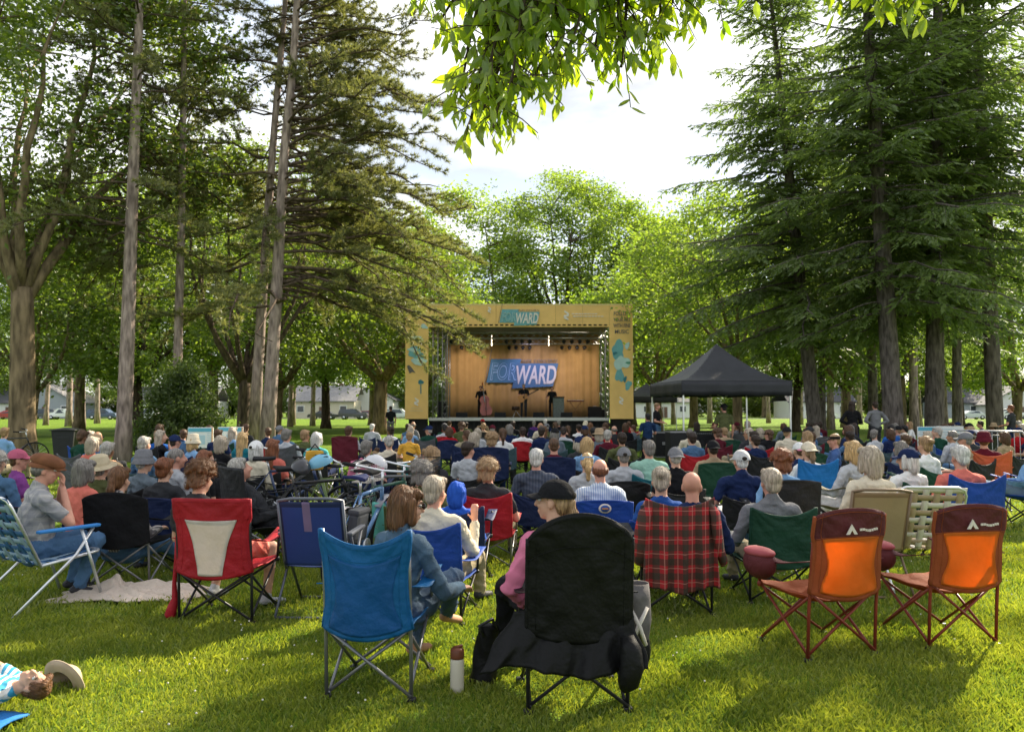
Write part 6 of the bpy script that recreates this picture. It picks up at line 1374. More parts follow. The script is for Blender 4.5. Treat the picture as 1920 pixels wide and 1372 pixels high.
# px, head top y, D, turn, pose, skin, top, bottom, hair, hat, chair(kind, colour, group words), person label, chair label
T = [
 (53, 842, None, -38, OV(arms='lap', yaw=-10), 1, 'plum', 'navy', ('short', 'brown'), ('cap', (.42, .10, .16)), ('low', 'maroon'), 'person in a pink cap and plum shirt behind the rust flat cap', 'maroon chair under the person in the pink cap'),
 (8, 848, None, 0, OV(arms='lap', sleeve='long'), 0, 'denim', 'navy', ('curly', 'silver'), None, ('low', 'maroon'), 'person with curly silver hair in a denim shirt at the left edge', 'maroon chair under the person with curly silver hair'),
 (160, 865, 7.9, -14, OV(arms='lap', fem=True, lean=2, shorts=1), 0, 'coral', 'denim', ('bob', 'grey'), None, None, 'person with a grey bob in a coral top without a chair back', None),
 (212, 853, 8.6, 0, OV(arms='lap', lean=22, pitch=14), 0, 'olive', 'navy', ('short', 'grey'), ('sunhat', (.50, .42, .28)), ('low', 'purple'), 'person under a wide straw coloured sun hat slumped in a purple chair', 'purple chair under the wide straw coloured sun hat'),
 (285, 845, None, -24, OV(arms='lap', sleeve='long'), 0, 'slate', 'grey', ('short', 'silver'), ('bucket', 'grey'), ('dip', 'black'), 'person in a grey bucket hat and slate top left of the pine pair', 'black chair under the grey bucket hat'),
 (320, 860, 8.3, 0, OV(arms='rest', fem=True), 0, 'charcoal', 'navy', ('bun', 'auburn'), None, ('flat', 'navy'), 'person with an auburn bun in a tall navy chair', 'tall navy chair under the person with an auburn bun'),
 (346, 842, None, -30, OV(arms='lap', yaw=-20), 1, 'pale', 'khaki', ('buzz', 'grey'), None, ('low', 'black'), 'person with cropped grey hair turned right beside the auburn bun', 'black chair under the cropped grey hair'),
 (312, 808, 15, -35, OV(arms='lap', arm_r='face', fem=True, yaw=-20), 0, 'black', 'black', ('long', 'ash'), None, ('dip', 'black'), 'person with long ash blond hair, hand at face, left of the bush', 'black chair under the long ash blond hair'),
 (338, 815, 14.2, -20, OV(arms='lap', sleeve='long'), 1, 'sky', 'navy', ('short', 'dark'), ('cap', 'navy'), ('dip', 'navy'), 'person in a navy cap and sky blue shirt near the bush', 'navy chair under the navy cap near the bush'),
 (373, 815, 13.6, -30, OV(arms='lap', fem=True, sleeve='long'), 0, 'sky', 'denim', ('bob', 'blond'), ('bucket', 'cream'), ('dip', 'navy'), 'person in a cream bucket hat before the pale blue sign board', 'navy chair under the cream bucket hat'),
 (463, 812, 14, -12, OV(arms='lap', fem=True), 0, 'teal', 'navy', ('long', 'blond'), None, ('low', 'navy'), 'person with very long pale blond hair before the pine pair', 'low navy chair under the very long blond hair'),
 (425, 846, 9.5, -58, OV(arms='lap', fem=True, lean=28, yaw=-10), 0, 'black', 'black', ('long', 'auburn'), None, ('low', 'black'), 'person with long red hair and sunglasses lying back', 'low black chair under the long red hair'),
 (490, 826, 11.2, -15, OV(arms='lap', fem=True, sleeve='long'), 0, 'cream', 'navy', ('bob', 'white'), ('cap', 'white'), ('low', 'black'), 'person in a white cap and cream scarf right of the pine pair', 'black chair under the white cap'),
 (520, 825, 11.6, -15, OV(arms='lap', fem=True), 0, 'coral', 'navy', ('long', 'auburn'), None, ('low', 'black'), 'person with long red-brown hair in a coral top', 'black chair under the coral top'),
 (543, 806, 14.8, 0, OV(arms='lap'), 1, 'pale', 'khaki', ('short', 'grey'), None, ('dip', 'grey'), 'grey haired person in a pale grey shirt above the bicycles', 'grey chair under the pale grey shirt'),
 (598, 812, 14.2, 0, OV(arms='lap', fem=True), 0, 'aqua', 'navy', ('bob', 'white'), None, ('low', 'black'), 'white haired person in an aqua top above the yellow bag', 'black chair under the aqua top'),
 (657, 800, 17.5, 0, OV(arms='rest', sleeve='long'), 0, 'pale', 'navy', ('short', 'brown'), None, ('flat', 'maroon'), 'brown haired person in a pale hoodie in a dark red chair', 'dark red chair standing alone on the sunny grass'),
 (692, 827, 11.4, -5, OV(arms='lap'), 1, 'pink', 'navy', ('short', 'grey'), None, ('low', 'navy'), 'grey haired person in a pink top behind the bicycles', 'low navy chair under the pink top'),
 (811, 838, 10, 0, OV(arms='lap', fem=True), 0, 'charcoal', 'navy', ('wavy', 'sandy'), None, ('flat', 'black'), 'person with wavy sandy hair left of the tall black chair', 'black chair under the wavy sandy hair'),
 (795, 866, 7.7, -6, OV(arms='rest'), 1, 'olive', 'khaki', ('curly', 'grey'), None, ('dip', 'olive'), 'person with curly grey hair in an olive chair', 'olive chair under the curly grey hair'),
 (824, 895, 6.15, -16, OV(arms='rest', arm_r='near_face', sleeve='long', yaw=-10), 1, 'cream', 'khaki', ('short', 'ash'), None, ('tall', 'royal'), 'grey blond person in a cream shirt with the right hand raised', 'blue camp chair under the person with a raised hand'),
 (918, 868, 8.2, -8, OV(arms='rest', yaw=-10), 1, 'charcoal', 'khaki', ('curly', 'sandy'), None, ('tall', 'red'), 'sandy haired person just above the bright red chair', 'bright red camp chair left of the black cap'),
 (923, 812, 13.5, 0, OV(arms='rest'), 0, 'black', 'navy', ('curly', 'sandy'), None, ('flat', 'navy'), 'person with sandy curls in a navy chair in the front middle rows', 'navy chair under the sandy curls'),
 (1006, 843, 9.2, -4, OV(arms='lap', sleeve='long', build=1.1), 1, stripemat('navy_jacket', (.035, .045, .075), (.06, .07, .10), 9), 'navy', ('short', 'white'), None, ('low', 'navy'), 'white haired person in a creased navy jacket', 'low navy chair hidden behind the creased navy jacket'),
 (1038, 822, 11.6, 0, OV(arms='lap'), 1, 'maroon', 'navy', ('buzz', 'brown'), None, ('flat', 'navy'), 'cropped brown head above a tall navy chair beside the navy jacket', 'tall navy chair beside the creased navy jacket'),
 (1099, 821, 12, 0, OV(arms='rest', fem=True, sleeve='long'), 0, 'sky', 'navy', ('bob', 'blond'), None, ('low', 'black'), 'blond person in a pale blue top above the bald red head', 'black chair under the pale blue top'),
 (1098, 846, 9.6, 3, OV(arms='lap', fem=True), 0, 'pale', 'denim', ('ponytail', 'blond'), ('visor', 'sky'), ('low', 'navy'), 'blond person in a light blue visor behind the bald red head', 'low navy chair under the light blue visor'),
 (1122, 863, 8.25, 2, OV(arms='rest', sleeve='long', build=1.06), 1, stripemat('white_blue_stripe', (.62, .64, .68), (.30, .38, .52), 14), 'navy', ('fringe', 'auburn'), None, ('flat', 'royal'), 'bald person with red hair edges in a white and blue striped shirt', 'royal blue chair with a round emblem'),
 (1164, 812, 14.2, 0, OV(arms='rest'), 2, 'olive', 'navy', ('short', 'dark'), None, ('low', 'black'), 'dark haired person in an olive shirt left of the tent legs', 'black chair under the olive shirt'),
 (1167, 838, 10.4, 0, OV(arms='lap'), 0, 'pale', 'navy', ('short', 'grey'), ('cap', 'grey'), ('arch', 'black'), 'person in a grey cap just left of the mint shirt', 'black chair with a rounded top left of the mint shirt'),
 (1212, 827, 10.6, 6, OV(arms='rest', build=1.15), 1, 'mint', 'khaki', ('short', 'grey'), None, ('low', 'teal'), 'broad grey haired person in a mint shirt', 'teal chair under the mint shirt'),
 (1262, 838, 9.8, 0, OV(arms='lap'), 0, 'black', 'black', ('short', 'silver'), ('cap_back', 'grey'), ('low', 'black'), 'person in a worn grey cap right of the mint shirt', 'low black chair under the worn grey cap'),
 (1238, 887, 7.0, -12, OV(arms='lap', fem=True, pitch=-10), 0, 'royal2', 'navy', ('bun', 'ash'), None, ('dip', 'royal'), 'person with an ash blond bun left of the bald person', 'blue chair under the ash blond bun'),
 (1332, 824, 11.5, 0, OV(arms='rest', seat=.36), 2, 'tan', 'navy', ('short', 'dark'), ('cap_back', 'black'), ('flat', 'green'), 'person in a backward black cap below the canopy tent', 'dark green chair under the backward black cap'),
 (1383, 843, 8.8, 0, OV(arms='rest', build=1.08, collar=True), 1, 'navy', 'white', ('buzz', 'white'), ('cap', (.48, .48, .48)), ('low', 'black'), 'person in a white cap and navy polo with a reddened neck', 'black chair under the navy polo'),
 (1436, 880, 6.75, 0, OV(arms='rest', sleeve='long', collar=True), 1, 'grey', 'khaki', ('short', 'ash'), None, ('tall', 'green'), 'grey haired person in a grey hoodie left of the orange chairs', 'dark green chair left of the orange chairs'),
 (1457, 846, 8.3, 0, OV(arms='lap', fem=True), 1, 'sky', 'denim', ('curly', 'auburn'), None, ('flat', 'black'), 'person with curly auburn hair in a blue top', 'black chair under the curly auburn hair'),
 (1507, 828, 10.6, 4, OV(arms='rest', sleeve='long', fem=True), 0, 'white', 'denim', ('ponytail', 'sandy'), ('cap_back', 'cream'), ('tall', 'blue'), 'person in a cream cap in a bright blue chair', 'bright blue chair under the cream cap'),
 (1490, 832, 12.2, 8, OV(arms='lap'), 0, 'navy', 'navy', ('short', 'brown'), ('cap_back', 'white', 'pink'), ('low', 'black'), 'person in a white and pink cap left of the cream cap', 'black chair under the white and pink cap'),
 (1553, 812, 13.2, 58, OV(arms='lap', yaw=20), 1, (.05, .10, .24), 'khaki', ('buzz', 'sandy'), ('visor', 'black'), ('low', 'black'), 'person in a blue T-shirt turned left in profile', 'black chair under the profile in a blue T-shirt'),
 (1586, 829, 9.4, 22, OV(arms='rest', sleeve='long', fem=True), 0, 'pale', 'white', ('bob', 'blond'), None, ('low', 'khaki'), 'blond person in a pale patterned blouse left of the silver bob', 'khaki and green chair under the pale patterned blouse'),
 (1688, 840, 8.9, 14, OV(arms='lap', yaw=30), 0, 'white', 'navy', ('bob', 'white'), ('cap', 'navy'), ('dip', 'green'), 'person in a navy cap and white shirt right of the silver bob', 'dark green chair under the navy cap at right'),
 (1723, 820, 10.8, 8, OV(arms='lap', fem=True), 0, 'white', 'denim', ('bun', 'sandy'), None, ('low', 'green'), 'person with a sandy bun and white top in front of the notice boards', 'green chair under the sandy bun'),
 (1788, 838, 8.4, -4, OV(arms='lap', pitch=-8), 1, 'coral', 'navy', ('short', 'white'), None, ('dip', 'royal'), 'white haired person in a coral collar in a royal blue chair', 'royal blue chair at right under the white haired person'),
 (1797, 810, 12.4, 30, OV(arms='lap'), 1, 'tan', 'navy', ('short', 'grey'), ('cap', 'grey'), ('low', 'black'), 'person in a grey cap and tan shirt in front of the notice boards', 'black chair under the tan shirt'),
 (1841, 811, 12.6, -40, OV(arms='cross', sleeve='long'), 0, 'maroon', 'charcoal', ('short', 'brown'), ('bucket', 'maroon'), ('dip', 'orange'), 'person in a maroon hood before the crowd barrier', 'orange and red chair before the crowd barrier'),
 (1912, 818, 10.6, 62, OV(arms='lap', sleeve='long', legs='bent', lean=20), 0, 'sky', (.16, .22, .30), ('short', 'brown'), None, ('dip', 'royal'), 'person in pale blue and jeans facing left at the right edge', 'royal blue chair at the right edge'),
]
C['slate'] = (.13, .16, .19); C['royal2'] = (.02, .07, .26)
for i, (px, yt, D, turn, pose, skin, top, bot, hair, hat, ch, lab, clab) in enumerate(T):
    p, zt = place(px, yt, D); rz = face_stage(p) + R(turn); nat = .735 + (.02 if hat else 0); lean_ = pose.get('lean', 12); sit = zt - nat*math.cos(R(lean_ - 6)); k_ = 1.0
    if ch is None: sit = max(.2, sit)
    sit = max(.30, min(.47, sit)); sp_ = dict(pose); sp_.setdefault('lean', 12); sp_.setdefault('seat', sit)
    if isinstance(top, tuple): top = cloth('shirt_own_%d' % i, top)
    if isinstance(bot, tuple): bot = cloth('trousers_own_%d' % i, bot)
    if hat and isinstance(hat[1], tuple): hat = (hat[0], cloth('hat_own_%d' % i, hat[1]))
    make_person(p, rz, sp_, lab, skin, top, bot, hair, hat, i == 11, None, .0125 if p.y < 9.5 else .017, scale=1.0)
    if ch: t = far_chair(ch[0], p, rz*.6, CF[ch[1]], clab, 'camp chairs in the middle rows', True, STEEL if i % 3 == 0 else None); t.scale = (1, 1, chair_k(sit))
# round emblem on the royal chair
p = atx(1110, 8.25); 
e = MB(); e.tube([(0, 0, 0), (0, -.006, 0)], .062, 20, 0); e.tube([(0, -.007, 0), (0, -.010, 0)], .044, 20, 1); e.box((0, -.013, 0), (.06, .005, .018), 2)
for o in list(COL.objects):
    if o.get('label') == 'royal blue chair with a round emblem':
        bk = [c for c in KIDS(o) if c.name.startswith('backrest')][0]; q = e.build('round_emblem', [LOGOW, mat('emblem_blue', (.03, .08, .30), .7), mat('emblem_orange', (.5, .2, .05), .7)], bk, (0, -.448, .78))
m = MB(); m.grid(lambda u, v: (-.30 + .95*u, -.36 - .10*v - .05*math.sin(u*3.14) + .02*math.sin(u*19 + v*5), .42 - .24*v + .03*math.sin(u*13)*v - .06*u), 34, 14, 0, .012)
o = m.build('blue_blanket', [mat('blanket_blue', (.02, .07, .33), .8, .18, 4, .5, 16)], None, atx(1118, 8.2)); tag(o, 'royal blue blanket hanging behind the chair with a round emblem', 'blanket')
# hooded figure standing in for a small blue object by the raised hand
BLH = mat('hood_bright_blue', (.015, .09, .48), .8, .12, 6, .4, 16)
p = atx(860, 7.3); hp_ = make_person(p, R(-8), dict(seat=.33, lean=14, arms='lap', sleeve='long'), 'hooded figure standing in for a bright blue object, right of the raised hand', 0, BLH, 'navy', None, None, False, None, .0125, scale=.84)
q = obj('hood', hair_mesh('bob', .011, BLH), hp_); q.matrix_local = _pool_H(hp_); setmats(q, [BLH])
far_chair('low', p, R(-6), CF['navy'], 'navy chair under the bright blue hooded figure', 'camp chairs in the middle rows', True)
# --- standing and other special people
G_ST = 'people standing'
make_person(Vector((atx(1597, 25).x, 25, 0)), R(-20), dict(stand=True, arm_r='work', arm_l='hip', lean=2, sleeve='long', fem=True, yaw=-30), 'person in black with long dark hair standing by the spruces', 1, 'black', 'black', ('long', 'dark'), group=G_ST, scale=1.05)
make_person(Vector((atx(1640, 25.2).x, 25.2, 0)), R(4), dict(stand=True, arms='hip', lean=2, sleeve='long'), 'person in a grey hoodie standing with back turned by the spruces', 1, 'grey', 'charcoal', ('short', 'dark'), group=G_ST, scale=1.04)
make_person(Vector((atx(1213, 21).x, 21, 0)), R(10), dict(stand=True, arms='work', lean=8, sleeve='short'), 'person in a dark blue shirt standing left of the black flight cases', 1, (cloth('shirt_deep_blue', (.012, .03, .08))), 'black', ('short', 'black'), group=G_ST, scale=.84)
make_person(Vector((atx(1231, 28).x, 28, 0)), R(-120), dict(stand=True, arms='lap', lean=2), 'person in jeans and black top standing between tent and stage', 1, 'black', 'denim', ('short', 'sandy'), group=G_ST, scale=1.03)
make_person(Vector((atx(733, 40).x, 40, 0)), R(20), dict(stand=True, arms='down', lean=2), 'person in a black shirt and grey shorts standing left of the stage', 1, 'black', 'grey', ('short', 'dark'), group=G_ST, scale=1.0)
make_person(Vector((atx(768, 13.4).x, 13.4, 0)), R(6), dict(stand=True, arms='lap', lean=4), 'child in a yellow shirt and aqua shorts standing', 0, 'yellow', 'aqua', ('short', 'sandy'), group=G_ST, scale=.68)
make_person(Vector((atx(1893, 25).x, 25, 0)), R(40), dict(stand=True, arms='lap', lean=4), 'person in a dark top standing behind the crowd barrier', 1, 'charcoal', 'navy', ('short', 'auburn'), group=G_ST, scale=.98)
# person stretched out in the big black recliner
p = atx(502, 8.2); TAKEN.append((p.x, p.y, .9)); t = full_chair(p, R(-50), 'big black reclining chair with tall grey posts before the bicycles', CF['black'], None, None, STEEL, dict(w=.60, ht=.98, top='flat', zb=.40), None, 'camp chairs in the middle rows')
make_person(p, R(-58), dict(seat=.40, lean=34, pitch=16, arms='lap', legs='stretch', sleeve='long'), 'person in dark clothes reclining with legs stretched toward the bicycles', 1, 'charcoal', 'charcoal', ('short', 'silver'), None, False, None, .0125)
# child on the grass at lower left, and a straw hat
p = gnd(8, 1354); BLT = stripemat('blue_band_shirt', (.03, .27, .45), (.70, .68, .66), 5.5, 'Z')
make_person(Vector((p.x - .98, p.y + .10, .13)), 0, dict(stand=True, lean=0, arms='cross', sleeve='short', pitch=14, yaw=18), 'child in a blue and white shirt lying on the grass at lower left', 0, BLT, 'navy', ('short', 'chestnut'), None, False, None, .008, scale=.66, tilt=(Matrix(((0, 0, 1), (1, 0, 0), (0, 1, 0)))).to_euler(), eyes=True)
m = MB(); pp = gnd(-10, 1372); m.grid(lambda u, v: (-.55 + 1.0*u + .02*math.sin(v*9), -.25 + .42*v, .02 + .015*math.sin(u*9 + v*7)), 20, 10, 0, .01); tag(m.build('blue_blanket', [mat('blanket_sky', (.02, .16, .45), .8, .15, 4, .4, 12)], None, (p.x - .36, p.y - .12, .0)), 'bright blue blanket under the child lying on the grass', 'blanket')
t = empty('felt_hat', gnd(98, 1306) + Vector((0, .10, .045)), 0, 'tan felt hat tipped on its brim beside the lying child', 'hat', None, .82); HT = mat('felt_tan', (.40, .32, .23), .85, .12, 8, .3, 30)
m = MB(); m.lathe([(.001, .115), (.05, .11), (.075, .09), (.085, .02), (.09, .0)], 24, 0, (0, 0, 0), False); q = m.build('crown', [HT], t); q.rotation_euler = (R(-62), R(38), 0)
m = MB(); m.lathe([(.088, .0), (.13, .004), (.165, .018), (.166, .012), (.13, -.003), (.088, -.006)], 28, 0, (0, 0, 0), False); q = m.build('brim', [HT], t); q.rotation_euler = (R(-62), R(38), 0)
# white blanket
p = gnd(258, 1118); m = MB(); rn = random.Random(4); wv = [(rn.uniform(3, 14), rn.uniform(3, 14), rn.uniform(0, 6), rn.uniform(.35, 1)) for _ in range(14)]
def blk(u, v):
    a = (u - .5)*2; b_ = (v - .5)*2; e = max(0, 1 - (abs(a)**3.0)*.8 - (abs(b_)**3)*.8); s = max(k*(1 - abs(math.sin(f*u*.8 + g*v*.5 + h + .5*math.sin(7*v + h))))**2.5 for f, g, h, k in wv)
    r_ = 1 + .10*math.sin(u*17) + .08*math.sin(v*13 + u*9); hump = .11*math.exp(-((u - .27)**2/.006 + (v - .75)**2/.05)) + .05*math.exp(-((u - .62)**2/.05 + (v - .7)**2/.04))
    return (a*.60*r_, b_*.26*(1 + .12*math.sin(u*15)), .012 + e*(.010 + .060*s) + hump*e)
m.grid(blk, 80, 46, 0, .01); tag(m.build('crumpled_blanket', [mat('blanket_offwhite', (.56, .47, .39), .9, .14, 3, .5, 24)], None, p), 'crumpled off-white blanket lying on the grass', 'blanket')
# ------------------------------------------------------------------ bicycles and what hangs on them
TYRE = mat('bike_tyre', (.015, .015, .016), .85, .1)
def bicycle(p, rz, fm, label, basket=None, fender=None, seatm=None, bag=None, lean=6):
    t = empty('bicycle', p, rz, label, 'bicycle', 'bicycles parked left of the front chairs'); t.rotation_euler = (R(lean), 0, rz); r = .335; wb = .52
    for x in (-wb, wb):
        m = MB(); n = 32; vs = []; fs = []
        for i in range(n):
            a = 6.2832*i/n
            for j in range(6):
                b = 6.2832*j/6; vs.append((x + math.cos(a)*(r + .018*math.cos(b)), .020*math.sin(b), r + math.sin(a)*(r + .018*math.cos(b))))
        for i in range(n):
            for j in range(6): fs.append((i*6 + j, ((i + 1) % n)*6 + j, ((i + 1) % n)*6 + (j + 1) % 6, i*6 + (j + 1) % 6))
        m.add(vs, fs, 0, True); wh = m.build('wheel', [TYRE], t); m = MB()
        for i in range(18): a = 6.2832*i/18; m.tube([(x, .012*(1 if i % 2 else -1), r), (x + math.cos(a)*(r - .02), 0, r + math.sin(a)*(r - .02))], .0022, 4, 0, False)
        m.tube([(x, -.04, r), (x, .04, r)], .022, 8); m.build('spokes', [ALU], wh)
        if fender:
            m = MB(); m.grid(lambda u, v: (x + math.cos(-.3 + 2.6*u)*(r + .045), -.035 + .07*v, r + math.sin(-.3 + 2.6*u)*(r + .045)), 16, 2, 0, .004); m.build('mudguard', [fender], t)
    BB = Vector((-.06, 0, .29)); ST_ = Vector((-.20, 0, .78)); HT_ = Vector((.33, 0, .80)); HB_ = Vector((.37, 0, .66)); RA = Vector((-wb, 0, r)); FA = Vector((wb, 0, r))
    m = MB()
    for a, b_, q in ((BB, ST_, .017), (ST_, HT_, .017), (BB, HB_, .020), (HT_, HB_, .02)): m.tube([a, b_], q, 8)
    for s_ in (-.05, .05):
        o_ = Vector((0, s_, 0)); m.tube([BB + o_*.5, RA + o_], .009, 6); m.tube([ST_ + o_*.3, RA + o_], .008, 6); m.tube([HB_ + o_*.8, FA + o_], .012, 6)
    m.build('frame', [fm], t)
    m = MB(); m.tube([ST_, ST_ + Vector((-.035, 0, .14))], .013, 8); m.build('seat_post', [ALU], t); m = MB(); m.grid(lambda u, v: (-.40 + .27*u, (v - .5)*(.17*(1 - u)**.7 + .035), .93 + .012*math.sin(3.1*v) - .02*u*(1 - u)), 8, 6, 0, .03); m.build('saddle', [seatm or TYRE], t)
    m = MB(); m.tube([HT_, HT_ + Vector((-.03, 0, .16))], .013, 8); m.tube([(.16, -.30, 1.0), (.27, -.22, .985), (.31, 0, .965), (.27, .22, .985), (.16, .30, 1.0)], .012, 8); m.build('handlebar', [ALU], t)
    for s_ in (-1, 1): m = MB(); m.tube([(.22, s_*.26, .993), (.10, s_*.33, 1.01)], .018, 8); m.build('grip', [TYRE], t)
    m = MB(); m.tube([(BB.x, -.05, BB.z), (BB.x, -.062, BB.z)], .09, 20); m.tube([(BB.x, -.07, BB.z), (BB.x + .12, -.07, BB.z - .11)], .01, 6); m.tube([(BB.x, .07, BB.z), (BB.x - .12, .07, BB.z + .11)], .01, 6); m.build('crank', [ALU], t)
    for s_ in (-1, 1): m = MB(); m.box((BB.x + .12*(-s_), s_*.12, BB.z + .11*s_), (.10, .08, .02)); m.build('pedal', [TYRE], t)
    if basket:
        m = MB()
        for k in range(4): z = .80 + k*.065; w_ = .13 + .012*k; m.tube([(.36, -w_, z), (.58, -w_, z), (.58, w_, z), (.36, w_, z), (.36, -w_, z)], .008, 5)
        for i in range(9): a = -.13 + .0325*i; m.tube([(.58, a, .80), (.58, a*1.2, 1.0)], .005, 4)
        m.box((.47, 0, .80), (.22, .26, .008)); m.build('basket', [basket], t)
    if bag: m = MB(); m.box((-.50, -.13, .56), (.27, .10, .27), 0, None, .045); m.box((-.50, -.13, .69), (.275, .105, .05), 0, None, .02); m.build('pannier', [bag], t)
    m = MB(); m.tube([(-wb + .02, -.06, .70), (-.24, -.06, .72)], .008, 6); m.tube([(-wb + .02, .06, .70), (-.24, .06, .72)], .008, 6); m.tube([(-wb, -.06, .70), (-wb, .06, .70)], .008, 6); m.tube([(-wb + .04, -.06, .70), RA], .007, 6); m.tube([(-wb + .04, .06, .70), RA], .007, 6); m.build('rear_rack', [BLKM], t)
    return t
def BP(n, c): return mat('bike_' + n, c, .3, .08, spec=.5)
GB = [(585, 8.6, 28, BP('black', (.02, .02, .022)), 'black bicycle under the blue and white helmet', None, None, None, None), (640, 8.9, -30, BP('green', (.13, .20, .05)), 'lime green bicycle with a pale basket', BP('basket_pale', (.6, .55, .5)), None, None, None),
      (678, 7.5, 78, BP('sky', (.12, .24, .45)), 'light blue bicycle with grey mudguards seen end on', None, BP('pale', (.26, .26, .30)), mat('saddle_navy', (.012, .02, .09), .7), mat('pannier_grey', (.06, .065, .075), .8, .2, 8)),
      (712, 8.2, 62, BP('dark_green', (.02, .09, .06)), 'dark green bicycle carrying the aqua child seat', None, None, None, None), (735, 9.3, -15, BP('silver', (.16, .16, .17)), 'silver bicycle with a dark front basket', BP('basket_dark', (.03, .03, .035)), None, None, None),
      (540, 10.2, 12, BP('dark_blue', (.03, .05, .12)), 'dark blue bicycle nearest the reclining person', None, None, None, None)]
for px, D, rzz, fm, lab, bk, fe, se, bg_ in GB:
    p = atx(px, D); TAKEN.append((p.x, p.y, .8)); bicycle(p, R(rzz), fm, lab, bk, fe, se, bg_)
p = atx(30, 21.5); bicycle(p, R(15), BP('black', (.02, .02, .022)), 'black bicycle leaning beside the thick left tree trunk')
def helmet(p, rz, m1, m2, label):
    t = empty('bike_helmet', p, rz, label, 'helmet', 'bicycle helmets'); t.rotation_euler = (R(20), R(14), rz); m = MB(); m.ell((0, 0, 0), (.10, .135, .10), 0, 20, 8, None, .02, 1.0); m.build('shell', [m1], t)
    m = MB(); m.lathe([(.001, .0), (.09, .004), (.098, .012)], 20, 0, (0, 0, 0), False); m.build('liner', [TYRE], t)
    for s_ in (-.045, 0, .045): m = MB(); m.ell((s_, .03, .082 - abs(s_)*.35), (.011, .06, .018), 0, 10, 6); m.build('vent', [m2], t)
helmet(atx(603, 8.3, .99), R(-60), BP('helmet_blue', (.16, .40, .55)), mat('vent_black', (.02, .02, .02), .7), 'pale blue and white bike helmet hanging on the black bicycle')
helmet(atx(566, 8.2, .95), R(20), BP('helmet_black', (.03, .03, .035)), mat('vent_grey', (.2, .2, .2), .7), 'black bike helmet left of the pale blue helmet')
helmet(atx(706, 8.4, .98), R(70), BP('helmet_white', (.6, .6, .62)), mat('vent_black', (.02, .02, .02), .7), 'white bike helmet above the light blue bicycle')
t = empty('yellow_bag', atx(592, 8.9, .90), R(10), 'mustard yellow bag sitting above the pale blue helmet', 'bag'); m = MB(); m.box((0, 0, .09), (.20, .12, .22), 0, None, .045); m.build('sack', [mat('bag_mustard', (.55, .30, .03), .8, .2, 8, .4, 20)], t); m = MB(); m.tube([(-.06, 0, .19), (0, 0, .27), (.06, 0, .19)], .01, 6); m.build('handle', [BLKM], t)
t = empty('child_seat', atx(716, 7.9, .30), R(-20), 'aqua child bicycle seat with a yellow strap', 'child seat'); AQS = mat('seat_aqua', (.14, .50, .44), .4, .06)
m = MB(); m.grid(lambda u, v: ((u - .5)*.25*(1 - .35*v*v), .10 - .16*math.sin(u*3.14)*1.0 - .06*v, .36*v - .05*abs(u - .5)*v), 14, 12, 0, .014); m.build('seat_shell', [AQS], t); m = MB(); m.box((0, .10, .02), (.24, .2, .035), 0, None, .015); m.build('seat_base', [AQS], t); m = MB(); m.tube([(.10, .08, .36), (.14, .14, .22), (.05, .16, .08)], .014, 6); m.build('strap', [mat('strap_yellow', (.65, .55, .16), .7)], t)
t = empty('pink_bag', atx(736, 8.3, .48), 0, 'hot pink drawstring bag hanging by the dark green bicycle', 'bag'); m = MB(); m.ell((0, 0, .09), (.07, .055, .11)); m.ell((.02, 0, .2), (.035, .03, .04)); m.build('sack', [mat('bag_pink', (.70, .05, .30), .7, .15, 8)], t)
# ------------------------------------------------------------------ bins, boards, barrier
BIN = mat('bin_plastic', (.028, .029, .032), .5, .12, 6)
p = gnd(124, 864); t = empty('wheeled_bin', p, R(8), 'dark wheeled trash bin standing left of the single pine', 'trash bin'); m = MB()
a, b_ = .25, .32; m.add([(-a, -a, .08), (a, -a, .08), (a, a, .08), (-a, a, .08), (-b_, -b_, .92), (b_, -b_, .92), (b_, b_, .92), (-b_, b_, .92)], [(3, 2, 1, 0), (0, 1, 5, 4), (1, 2, 6, 5), (2, 3, 7, 6), (3, 0, 4, 7), (4, 5, 6, 7)]); m.box((0, -.305, .72), (.34, .03, .04)); m.build('bin_body', [BIN], t)
m = MB(); m.grid(lambda u, v: (-.36 + .72*u, -.37 + .74*v, .925 + .07*math.sin(3.14*u)*math.sin(3.14*v)**.5), 12, 12, 0, .02); m.build('lid', [BIN], t)
for s_ in (-1, 1): m = MB(); m.tube([(s_*.22, .26, .1), (s_*.28, .26, .1)], .1, 16); m.build('wheel', [TYRE], t)
p = atx(1832, 18.5); t = empty('round_bin', p, 0, 'round dark open bin beside the crowd barrier', 'trash bin'); m = MB(); m.lathe([(.28, 0), (.32, .3), (.36, .9), (.42, .92), (.42, .98), (.36, .98), (.33, .7)], 24); m.build('barrel', [mat('barrel_green_black', (.03, .035, .03), .6, .2, 6)], t); m = MB(); m.lathe([(.425, .93), (.43, .95), (.425, .97)], 24, 0, (0, 0, 0), False); m.build('rim', [BIN], t)
GALV = mat('galvanised', (.36, .36, .37), .45, .1, 9, metal=.3)
SGN = mat('board_white', (.68, .70, .68), .5, .04); SGB = mat('board_blue', (.10, .36, .48), .6, .05); SGP = mat('board_pale_blue', (.40, .56, .62), .6, .05); SGO = mat('board_orange', (.62, .36, .18), .6, .06)
